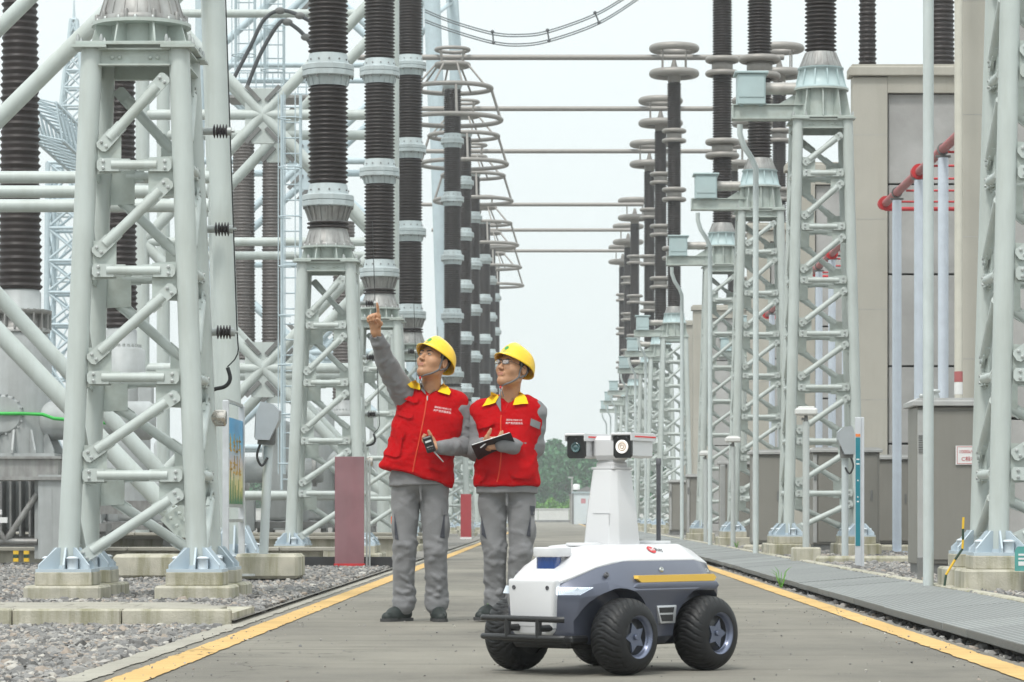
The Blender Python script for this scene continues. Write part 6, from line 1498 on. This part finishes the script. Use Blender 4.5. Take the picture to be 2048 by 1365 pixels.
def trousers(root, J, hips, knees, ankles, waist, rk, top, extra=()):
    lo = (-.32, -.22, .02); hi = (.34, .25, 1.02); s = Vol(lo, hi, .0075)
    (wa, wb) = waist
    s.cone(wa, wb, .118, .118, .03)
    for i, sg in ((0, -1), (1, 1)):
        h, k, a = hips[i], knees[i], ankles[i]
        s.cone(Vector(wa if i == 0 else wb) + Vector((0, .01, -.05)), h, .110, rk + .012, .03); s.cone(h + Vector((0, .035, -.01)), h + Vector((0, .02, -.10)), .085, .080, .02)
        s.cone(h, k, rk + .010, rk - .008, .010); s.cone(k, a + Vector((0, 0, .06)), rk - .009, rk - .014, .012); s.cone(a + Vector((0, 0, .06)), a + Vector((0, -.008, -.005)), rk - .014, rk - .007, .012)
        o = Vector((sg * .062, -.008, 0)); m = h.lerp(k, .60); s.ell(m + o, (.030, .055, .085), .012)
    fr = random.Random(int(abs(hips[0].x) * 1e4) + 11)
    for h, k, a in zip(hips, knees, ankles):                          # cloth folds: soft ridges running part way round each leg
        def on(f, th, e=.0):
            z = h.lerp(k, f) if f < 1 else k.lerp(a, f - 1); r_ = (rk + .010 + (-.018) * min(f, 1)) if f < 1 else (rk - .009 - .004 * (f - 1))
            return z + Vector((math.cos(th) * (r_ - .004 + e), math.sin(th) * (r_ - .004 + e), 0))
        for f0, n_, amp in ((.10, 3, .9), (.55, 2, .7), (.92, 5, 1.1), (1.12, 4, 1.1), (1.5, 3, .8), (1.80, 4, 1.2), (1.93, 5, 1.3)):
            for _ in range(n_):
                th = fr.uniform(-PI * 1.02, .05); dth = fr.uniform(.5, 1.1) * fr.choice((-1, 1)); f1 = f0 + fr.uniform(-.06, .06); f2 = f1 + fr.uniform(.03, .13) * fr.choice((-1, 1, 1)); f2 = min(f2, 1.97)
                pts = [on(f1 + (f2 - f1) * t / 3, th + dth * t / 3) for t in range(4)]; r0 = .0075 * amp
                s.chain(pts, [r0 * .4, r0, r0, r0 * .35], .016)
    s.cone(wa.lerp(wb, .5) + Vector((0, -.112, .0)), wa.lerp(wb, .5) + Vector((.004, -.106, -.15)), .008, .006, .012)
    zt = top; s.cut(lambda X, Y, Z: np.maximum(Z - zt, .045 - Z) + 0 * X * Y)
    V, F = s.mesh(); V = relax(V, F, 2)
    kz = (knees[0].z + knees[1].z) / 2; az = ankles[0].z
    knee = lambda P: np.exp(-((P[:, 2] - kz + .02) / .12) ** 2); hem = lambda P: np.exp(-((P[:, 2] - az - .06) / .085) ** 2); cro = lambda P: np.exp(-((P[:, 2] - hips[0].z + .08) / .10) ** 2)
    V = wrinkle(V, F, [((9, 7, 4), .0045, None), ((8, 8, 15), .0025, knee), ((12, 10, 22), .003, hem), ((11, 9, 12), .002, cro)])
    V = relax(V, F, 1, .3)
    return (V, F), to_obj('trousers', (V, F), GREYC, root)
def sleeve(s, sh, el, wr, r=(.086, .064, .047), k=.03):
    s.cone(sh, el, r[0], r[1], k); s.cone(el, wr, r[1] * .98, r[2], k); fr = random.Random(int(abs(el.x) * 1e4))
    for i in range(26):                                               # folds gathered round the elbow and along the sleeve
        f = fr.uniform(.25, 1.85); a, b, t, ra, rb = (sh, el, f, r[0], r[1]) if f < 1 else (el, wr, f - 1, r[1], r[2])
        d = (b - a).normalized(); u = d.orthogonal().normalized(); w = d.cross(u); th = fr.uniform(0, 2 * PI); dth = fr.uniform(.6, 1.3); L = (b - a).length; sl = fr.uniform(-.05, .05); rr_ = ra + (rb - ra) * t - .003; q = .006 * (1.35 if .75 < f < 1.3 else .9)
        pts = [a + d * (L * t + sl * j / 3) + (u * math.cos(th + dth * j / 3) + w * math.sin(th + dth * j / 3)) * rr_ for j in range(4)]
        s.chain(pts, [q * .4, q, q, q * .35], .014)
def build_vest(root, rows, neck, shoulders, hem, vneck, fold, seedo):
    s = Vol((-.36, -.28, .82), (.40, .26, 1.60), .0075)
    s.stack(rows, .02)
    for sh in shoulders: s.cone(neck + Vector((0, .02, -.055)), sh, .062, .080, .05); s.cone(sh, sh.lerp(neck, .25) + Vector((0, 0, -.16)), .082, .092, .06)
    s.cone(neck + Vector((0, .02, -.05)), neck + Vector((0, .015, .0)), .075, .070, .03)
    for a, b, ra, rb in vneck: s.cone(a, b, ra, rb, .01, '-')
    s.cut(hem); V, F = s.mesh(); V = relax(V, F, 2)
    V = wrinkle(V, F, [((6, 6, 4), .006, None), fold, ((26, 26, 26), .0012, None)]); V = relax(V, F, 1, .3)
    o = to_obj('vest', (V, F), REDC, root)
    return (V, F), o
def skin_body(root, s, trunk, arms):
    s.stack(trunk, .02)
    for sh, el, wr in arms: s.cone(Vector((trunk[-2][1], .02, sh.z - .03)), sh, .05, .05, .02); s.cone(sh, el, .042, .034, .02); s.cone(el, wr, .034, .028, .02)
    V, F = s.mesh(); V = relax(V, F, 1, .35); return to_obj('body', (V, F), SKIN, root), (V, F)
def mark_lips(o, c, Rm):
    o.data.materials.append(LIPS); inv = Rm.transposed(); mi = np.zeros(len(o.data.polygons), np.int32)
    C = np.empty(len(mi) * 3); o.data.polygons.foreach_get('center', C); C = C.reshape(-1, 3) - np.array(c); L = C @ np.array(Rm)
    L = L / HS; mi[(np.abs(L[:, 0]) < .021) & (L[:, 1] < -.085) & (np.abs(L[:, 2] + .0648) < .0105)] = 1
    o.data.polygons.foreach_set('material_index', mi)

# ---- the worker who points
def worker_a(root, q, J):
    Rm = rotm(38, 24, 3); hc = J(868, 724, -.02)
    hv = Vol((-.40, -.56, .80), (.36, .17, 2.12), .0040); head(hv, hc, Rm)
    neck = J(861, 780, .02); hv.cone(hc + Rm @ Vector((0, .018, -.06)), neck, .058, .062, .03).cone(neck, neck + Vector((0, .01, -.09)), .064, .085, .03)
    shR, elR, wrR = J(815, 800, .02), J(777, 733, -.15), J(757, 672, -.30)
    shL, elL, wrL = J(913, 818, .02), J(936, 893, .05), J(886, 897, -.19)
    h1 = h2 = hv
    f = Vector((-.10, -.28, 1)); hand(h1, wrR + f.normalized() * .015, f, (-.25, -1, -.1), 1, [(.02, .04, .04), (1.45, 1.55, .9), (1.5, 1.6, .9), (1.5, 1.6, .9)], (.7, .55), 1.08)
    f2 = Vector((-.86, -.45, .12)); hand(h2, wrL + f2.normalized() * .01, f2, (-.15, -.55, .8), 1, [(.55, .7, .4), (.6, .8, .5), (.65, .9, .5), (.7, 1.0, .6)], (.65, .05), 1.02)
    bd, HV = skin_body(root, hv, [(.85, -.01, .01, .15, .10), (1.1, .02, .01, .15, .10), (1.35, .06, .02, .15, .09), (1.46, .065, .02, .06, .06)], ((shR, elR, wrR), (shL, elL, wrL))); mark_lips(bd, hc, Rm)
    headgear(root, HV, hc, Rm, False)
    TR, tro = trousers(root, J, [J(811, 985, .0), J(868, 985, .0)], [J(810, 1098, -.02), J(872, 1098, -.03)], [J(806, 1208, .03), J(874, 1208, .02)], (J(822, 955, .0), J(862, 955, .0)), .08, .945)
    s = Vol((-.46, -.42, .84), (.42, .26, 1.95), .0075)
    s.stack([(.865, .0, .0, .196, .142), (.95, .0, .0, .190, .136), (1.2, .035, .0, .165, .115), (1.40, .06, .02, .16, .10)], .02)
    sleeve(s, shR, elR, wrR + (elR - wrR).normalized() * .012, (.088, .062, .043)); sleeve(s, shL, elL, wrL - (elL - wrL).normalized() * .012, (.086, .062, .045))
    s.cone(neck + Vector((0, .01, -.06)), neck + Vector((0, .006, .0)), .083, .073, .02)
    for a, b, ra, rb in ((neck + Vector((0, .0, .06)), neck + Vector((0, .01, -.03)), .07, .062), (neck + Vector((.0, -.075, -.01)), neck + Vector((-.005, -.12, -.06)), .02, .006)): s.cone(a, b, ra, rb, .008, '-')
    s.cut(lambda X, Y, Z: (.872 + .02 * X) - Z + 0 * Y); s.cone(wrR + Vector((0, 0, .015)), wrR + (wrR - elR).normalized() * .07, .05, .06, .003, '-')
    V, F = s.mesh(); V = relax(V, F, 2)
    arm = lambda P: (np.clip((np.abs(P[:, 0] - .06) - .14) / .06, 0, 1))
    V = wrinkle(V, F, [((11, 11, 9), .004, arm), ((8, 8, 14), .002, None)]); V = relax(V, F, 1, .3)
    SHF = (V, F); sh = to_obj('shirt', SHF, GREYC, root)
    tw = lambda P: np.exp(-((P[:, 2] - 1.05) / .25) ** 2)
    hem = lambda X, Y, Z: (.985 - .29 * (X + .25) + .12 * np.abs(Y)) - Z
    VE, ve = build_vest(root, [(.84, -.045, .0, .250, .17), (1.0, -.020, .0, .236, .158), (1.15, .018, .0, .222, .148), (1.30, .050, .01, .212, .138), (1.42, .06, .02, .155, .11), (1.47, .066, .02, .09, .085)], neck, [J(820, 797, .02), J(905, 808, .02)], hem,
                        [(neck + Vector((0, -.01, .08)), neck + Vector((0, .0, -.01)), .075, .066), (neck + Vector((.0, -.08, .02)), neck + Vector((-.012, -.15, -.085)), .042, .006)], ((5, 5, 12), .0045, tw), 0)
    bv = bvh_of([VE, SHF, TR]); bvv = bvh_of([VE]); c3 = lambda a, b: q(720 + a / 3.9, 580 + b / 3.9)
    for nm, pl in (('pocket_flap', [(345, 856), (352, 828), (465, 852), (458, 885), (425, 890)]), ('pocket_flap', [(288, 975), (298, 950), (422, 972), (417, 1003), (385, 1012)]), ('pocket_flap', [(198, 1125), (212, 1100), (358, 1122), (350, 1158), (318, 1164)]), ('pocket', [(163, 1278), (196, 1140), (342, 1168), (322, 1298), (292, 1314)]), ('pocket_flap', [(545, 1085 + 300), (560, 1360), (690, 1385), (688, 1420), (650, 1430)])):
        decal(nm, [c3(*p) for p in pl], bvv, REDC, ve, .006, .011)
    decal('collar_flap', [q(*p) for p in ((834, 758), (815, 771), (821, 777), (841, 783), (842, 771))], bv, YELC, ve, .016, .006); decal('collar_flap', [q(*p) for p in ((886, 764), (880, 774), (876, 786), (899, 793), (902, 787), (893, 772))], bv, YELC, ve, .016, .006)
    strip('zipper', [q(855, 792), q(853, 815), q(848, 845), q(840, 885), q(833, 918), q(828, 945)], bvv, ORNZ, ve, .0045, .001)
    put('zip_pull', MB().box((0, 0, 0), (.008, .006, .03)), SILV, ve, T(q(856, 798)[0], bv.ray_cast(Vector((q(856, 798)[0], -3, q(856, 798)[1])), Vector((0, 1, 0)))[0].y - .006, q(856, 798)[1]))
    wt = mat('white vest print', (.8, .74, .74), .6)
    text_on('国网电力检修公司', .0135, *q(887, 818.5), -.16, bv, wt, ve); text_on('共产党员服务队', .0165, *q(886, 825), -.16, bv, wt, ve)
    for pl in ([(838, 765), (848, 775), (853, 792), (843, 782)], [(883, 768), (874, 776), (857, 794), (866, 786)]): decal('shirt_collar', [q(*p) for p in pl], bv, mat('dark grey shirt collar', (.17, .17, .175), .85, bump=.3, bscale=300), sh, .010, .004)
    decal('sleeve_pocket', [q(*p) for p in ((929, 839), (941, 842), (940, 856), (930, 853))], bv, GREYC, sh, .003, .004)
    for pl in ([(790, 1026), (791, 1078), (799, 1080)], [(890, 1022), (881, 1075), (890, 1077)]): decal('pocket_panel', [q(*p) for p in pl], bv, CHARC, tro, .003, .003)
    decal('pocket_flap', [q(*p) for p in ((885, 1016), (897, 1016), (896, 1030), (886, 1030))], bv, GREYC, tro, .003, .004)
    put('orange_tag', MB().box((0, 0, 0), (.012, .02, .05), ch=.003), mat('orange tag', (.7, .12, .02), .5), tro, T(q(781, 1041)[0] + .01, -.02, q(781, 1041)[1]))
    shoe(root, J(806, 1243, .04), R(-38)); shoe(root, J(874, 1243, .035), R(10))
    # the walkie talkie in his left hand
    x, z = q(862, 891); rd = thing('walkie_talkie', Vector(root.location) + Vector((x, wrL.y - .09, z)), 'black walkie talkie held by the pointing worker, aerial hanging down', 'radio'); rd.rotation_euler = (R(12), R(-18), 0)
    put('case', MB().box((0, 0, 0), (.060, .034, .105), ch=.007).box((0, -.006, -.03), (.052, .036, .04), ch=.006), BLK, rd); put('screen', MB().box((0, -.0185, .022), (.040, .002, .012)), mat('pale radio screen', (.7, .72, .72), .2), rd)
    for k in range(3): put('button', MB().box((-.012 + k * .012, -.0255, -.028), (.008, .003, .006), ch=.001).ball((0, -.0255, -.006), .004), GUN, rd)
    put('aerial', MB().tube((.012, 0, -.05), (.050, -.01, -.135), .0045, .0035, n=8), mat('grey aerial', (.35, .35, .35), .4), rd)
person(840, 'worker pointing up with raised arm, in red vest and yellow helmet', worker_a)

# ---- the worker with glasses and notebook
def worker_b(root, q, J):
    Rm = rotm(40, 17, 2); hc = J(1026, 738, -.02)
    hv = Vol((-.30, -.40, .80), (.34, .17, 1.86), .0040); head(hv, hc, Rm)
    neck = J(1020, 797, .02); hv.cone(hc + Rm @ Vector((0, .018, -.06)), neck, .056, .060, .03).cone(neck, neck + Vector((0, .01, -.09)), .062, .085, .03)
    shR, elR, wrR = J(962, 832, .03), J(955, 902, .0), J(966, 890, -.16)
    shL, elL, wrL = J(1067, 828, .03), J(1067, 893, .03), J(1008, 893, -.20)
    h1 = h2 = hv
    f = Vector((-.95, -.15, .12)); hand(h1, wrL + f.normalized() * .01, f, (.1, 1, -.35), -1, [(.75, .9, .3), (.9, 1.0, .4), (1.0, 1.1, .5), (1.1, 1.2, .5)], (.55, .2), 1.0)
    f2 = Vector((.75, -.30, .16)); hand(h2, wrR + f2.normalized() * .005, f2, (-.2, .35, .95), 1, [(.3, .5, .4), (.35, .6, .4), (.4, .6, .4), (.45, .7, .4)], (.5, .1), 1.0)
    bd, HV = skin_body(root, hv, [(.85, .0, .01, .15, .10), (1.1, .01, .01, .15, .10), (1.33, .02, .02, .14, .09), (1.42, .03, .02, .06, .06)], ((shR, elR, wrR), (shL, elL, wrL))); mark_lips(bd, hc, Rm)
    headgear(root, HV, hc, Rm, True)
    TR, tro = trousers(root, J, [J(985, 1000, .0), J(1042, 1000, .0)], [J(989, 1105, -.02), J(1043, 1105, -.04)], [J(990, 1208, .05), J(1034, 1205, .0)], (J(992, 965, .0), J(1034, 965, .0)), .078, .90)
    s = Vol((-.36, -.42, .80), (.40, .26, 1.55), .0075)
    s.stack([(.815, .012, .0, .196, .142), (.95, .016, .0, .185, .134), (1.15, .02, .0, .165, .115), (1.36, .025, .02, .155, .10)], .02)
    sleeve(s, shR, elR, wrR + (elR - wrR).normalized() * .0, (.084, .064, .048)); sleeve(s, shL, elL, wrL - (elL - wrL).normalized() * .015, (.086, .066, .047))
    s.cone(neck + Vector((0, .01, -.06)), neck + Vector((0, .006, .0)), .081, .071, .02)
    for a, b, ra, rb in ((neck + Vector((0, .0, .06)), neck + Vector((0, .01, -.03)), .068, .060), (neck + Vector((.0, -.075, -.01)), neck + Vector((-.012, -.12, -.07)), .02, .006)): s.cone(a, b, ra, rb, .008, '-')
    s.cut(lambda X, Y, Z: .822 - Z + 0 * X * Y)
    V, F = s.mesh(); V = relax(V, F, 2)
    arm = lambda P: (np.clip((np.abs(P[:, 0] - .02) - .13) / .06, 0, 1))
    V = wrinkle(V, F, [((11, 11, 9), .004, arm), ((8, 8, 14), .002, None)]); V = relax(V, F, 1, .3)
    SHF = (V, F); sh = to_obj('shirt', SHF, GREYC, root)
    tw = lambda P: np.exp(-((P[:, 2] - 1.05) / .25) ** 2)
    hem = lambda X, Y, Z: (.862 + .03 * np.abs(X - .0) + .05 * np.abs(Y) - .0 * X) - Z
    VE, ve = build_vest(root, [(.82, .012, .0, .208, .158), (1.0, .012, .0, .200, .150), (1.15, .016, .0, .196, .142), (1.26, .022, .01, .196, .132), (1.36, .026, .02, .150, .108), (1.42, .03, .02, .088, .082)], neck, [J(968, 827, .03), J(1058, 822, .03)], hem,
                        [(neck + Vector((0, -.01, .08)), neck + Vector((0, .0, -.01)), .073, .064), (neck + Vector((-.002, -.08, .02)), neck + Vector((-.045, -.15, -.11)), .050, .010)], ((5, 5, 12), .0045, tw), 3)
    bv = bvh_of([VE, SHF, TR]); bvv = bvh_of([VE]); c3 = lambda a, b: q(720 + a / 3.9, 580 + b / 3.9); c4 = lambda a, b: q(720 + a / 3.79, 900 + b / 3.79)
    for nm, pl in (('pocket_flap', [c3(*p) for p in ((905, 1040), (912, 1005), (1046, 1022), (1050, 1050), (1005, 1075), (932, 1090))]), ('pocket_flap', [c4(*p) for p in ((1138, 188), (1143, 160), (1308, 162), (1322, 200), (1275, 224), (1180, 216))]), ('pocket_flap', [c4(*p) for p in ((897, 215), (930, 162), (975, 150), (945, 232), (905, 250))])):
        decal(nm, pl, bvv, REDC, ve, .006, .011)
    decal('collar_flap', [q(*p) for p in ((994, 786), (976, 798), (965, 816), (979, 812), (992, 808), (998, 797))], bv, YELC, ve, .016, .006); decal('collar_flap', [q(*p) for p in ((1038, 780), (1032, 796), (1026, 813), (1042, 811), (1056, 810), (1053, 798))], bv, YELC, ve, .016, .006)
    strip('zipper', [q(1003, 832), q(1002, 850), q(1003, 905), q(1000, 940), q(995, 965)], bvv, ORNZ, ve, .004, .001)
    wt = mat('white vest print', (.8, .74, .74), .6)
    text_on('国网电力检修公司', .0128, *q(1029, 842), -.02, bv, wt, ve); text_on('共产党员服务队', .0160, *q(1029, 848.5), -.02, bv, wt, ve)
    for pl in ([(1000, 790), (1002, 800), (1003, 826), (992, 806)], [(1035, 786), (1026, 797), (1005, 828), (1020, 806)]): decal('shirt_collar', [q(*p) for p in pl], bv, mat('dark grey shirt collar', (.17, .17, .175), .85), sh, .010, .004)
    decal('sleeve_pocket', [q(*p) for p in ((1062, 838), (1081, 846), (1079, 860), (1060, 852))], bv, GREYC, sh, .003, .004)
    for pl in ([(963, 1030), (964, 1070), (974, 1078)], [(1061, 1032), (1053, 1072), (1061, 1074)]): decal('pocket_panel', [q(*p) for p in pl], bv, CHARC, tro, .003, .003)
    decal('pocket_flap', [q(*p) for p in ((1060, 1012), (1070, 1013), (1069, 1031), (1062, 1031))], bv, CHARC, tro, .003, .004)
    shoe(root, J(986, 1240, .04), R(-30)); shoe(root, J(1034, 1240, .04), R(12))
    x, z = q(989, 893); nb = thing('notebook', Vector(root.location) + Vector((x, wrL.y - .0, z)), 'open black notebook held by the worker with glasses', 'notebook')
    u = Vector((.93, -.05, .30)).normalized(); w = Vector((0.15, .80, -.40)); w = (w - u * w.dot(u)).normalized(); n_ = u.cross(w); nb.rotation_euler = Matrix((u, w, n_)).transposed().to_euler()
    put('cover', MB().box((-.068, 0, -.006), (.128, .20, .004), ch=.001).box((.068, 0, -.006), (.128, .20, .004), ch=.001).box((0, 0, -.0065), (.012, .2, .0035)), mat('black book cover', (.014, .014, .016), .5, var=.1), nb)
    put('page', MB().box((-.065, 0, -.001), (.12, .19, .006)).box((.065, 0, -.001), (.12, .19, .006)), mat('white page', (.75, .75, .74), .7), nb)
    x, z = q(977, 887); pen = thing('pen', Vector(root.location) + Vector((x, wrL.y - .06, z)), 'white and black pen in the hand of the worker with glasses', 'pen')
    put('barrel', MB().tube((-.045, -.01, -.035), (.03, .015, .028), .0042, n=10), mat('white pen', (.75, .75, .75), .3), pen); put('grip', MB().tube((-.008, .002, -.004), (.014, .010, .015), .0052, n=10), BLK, pen)
person(1010, 'worker with glasses writing in a notebook, in red vest and yellow helmet', worker_b)
# ------------------------------------------------------------------ haze
hz = MB().box((0, 320, 49.5), (700, 900, 102)); ho = put('haze', hz, None, kind='stuff')
hm = bpy.data.materials.new('haze'); hm.use_nodes = True
hn = hm.node_tree; hn.nodes.clear(); ov = hn.nodes.new('ShaderNodeOutputMaterial'); pvn = hn.nodes.new('ShaderNodeVolumePrincipled')
pvn.inputs['Color'].default_value = (.93, .97, 1, 1); pvn.inputs['Density'].default_value = HAZE
hn.links.new(pvn.outputs[0], ov.inputs['Volume']); ho.data.materials.clear(); ho.data.materials.append(hm)
ho['label'] = 'thin pale haze over the whole yard'
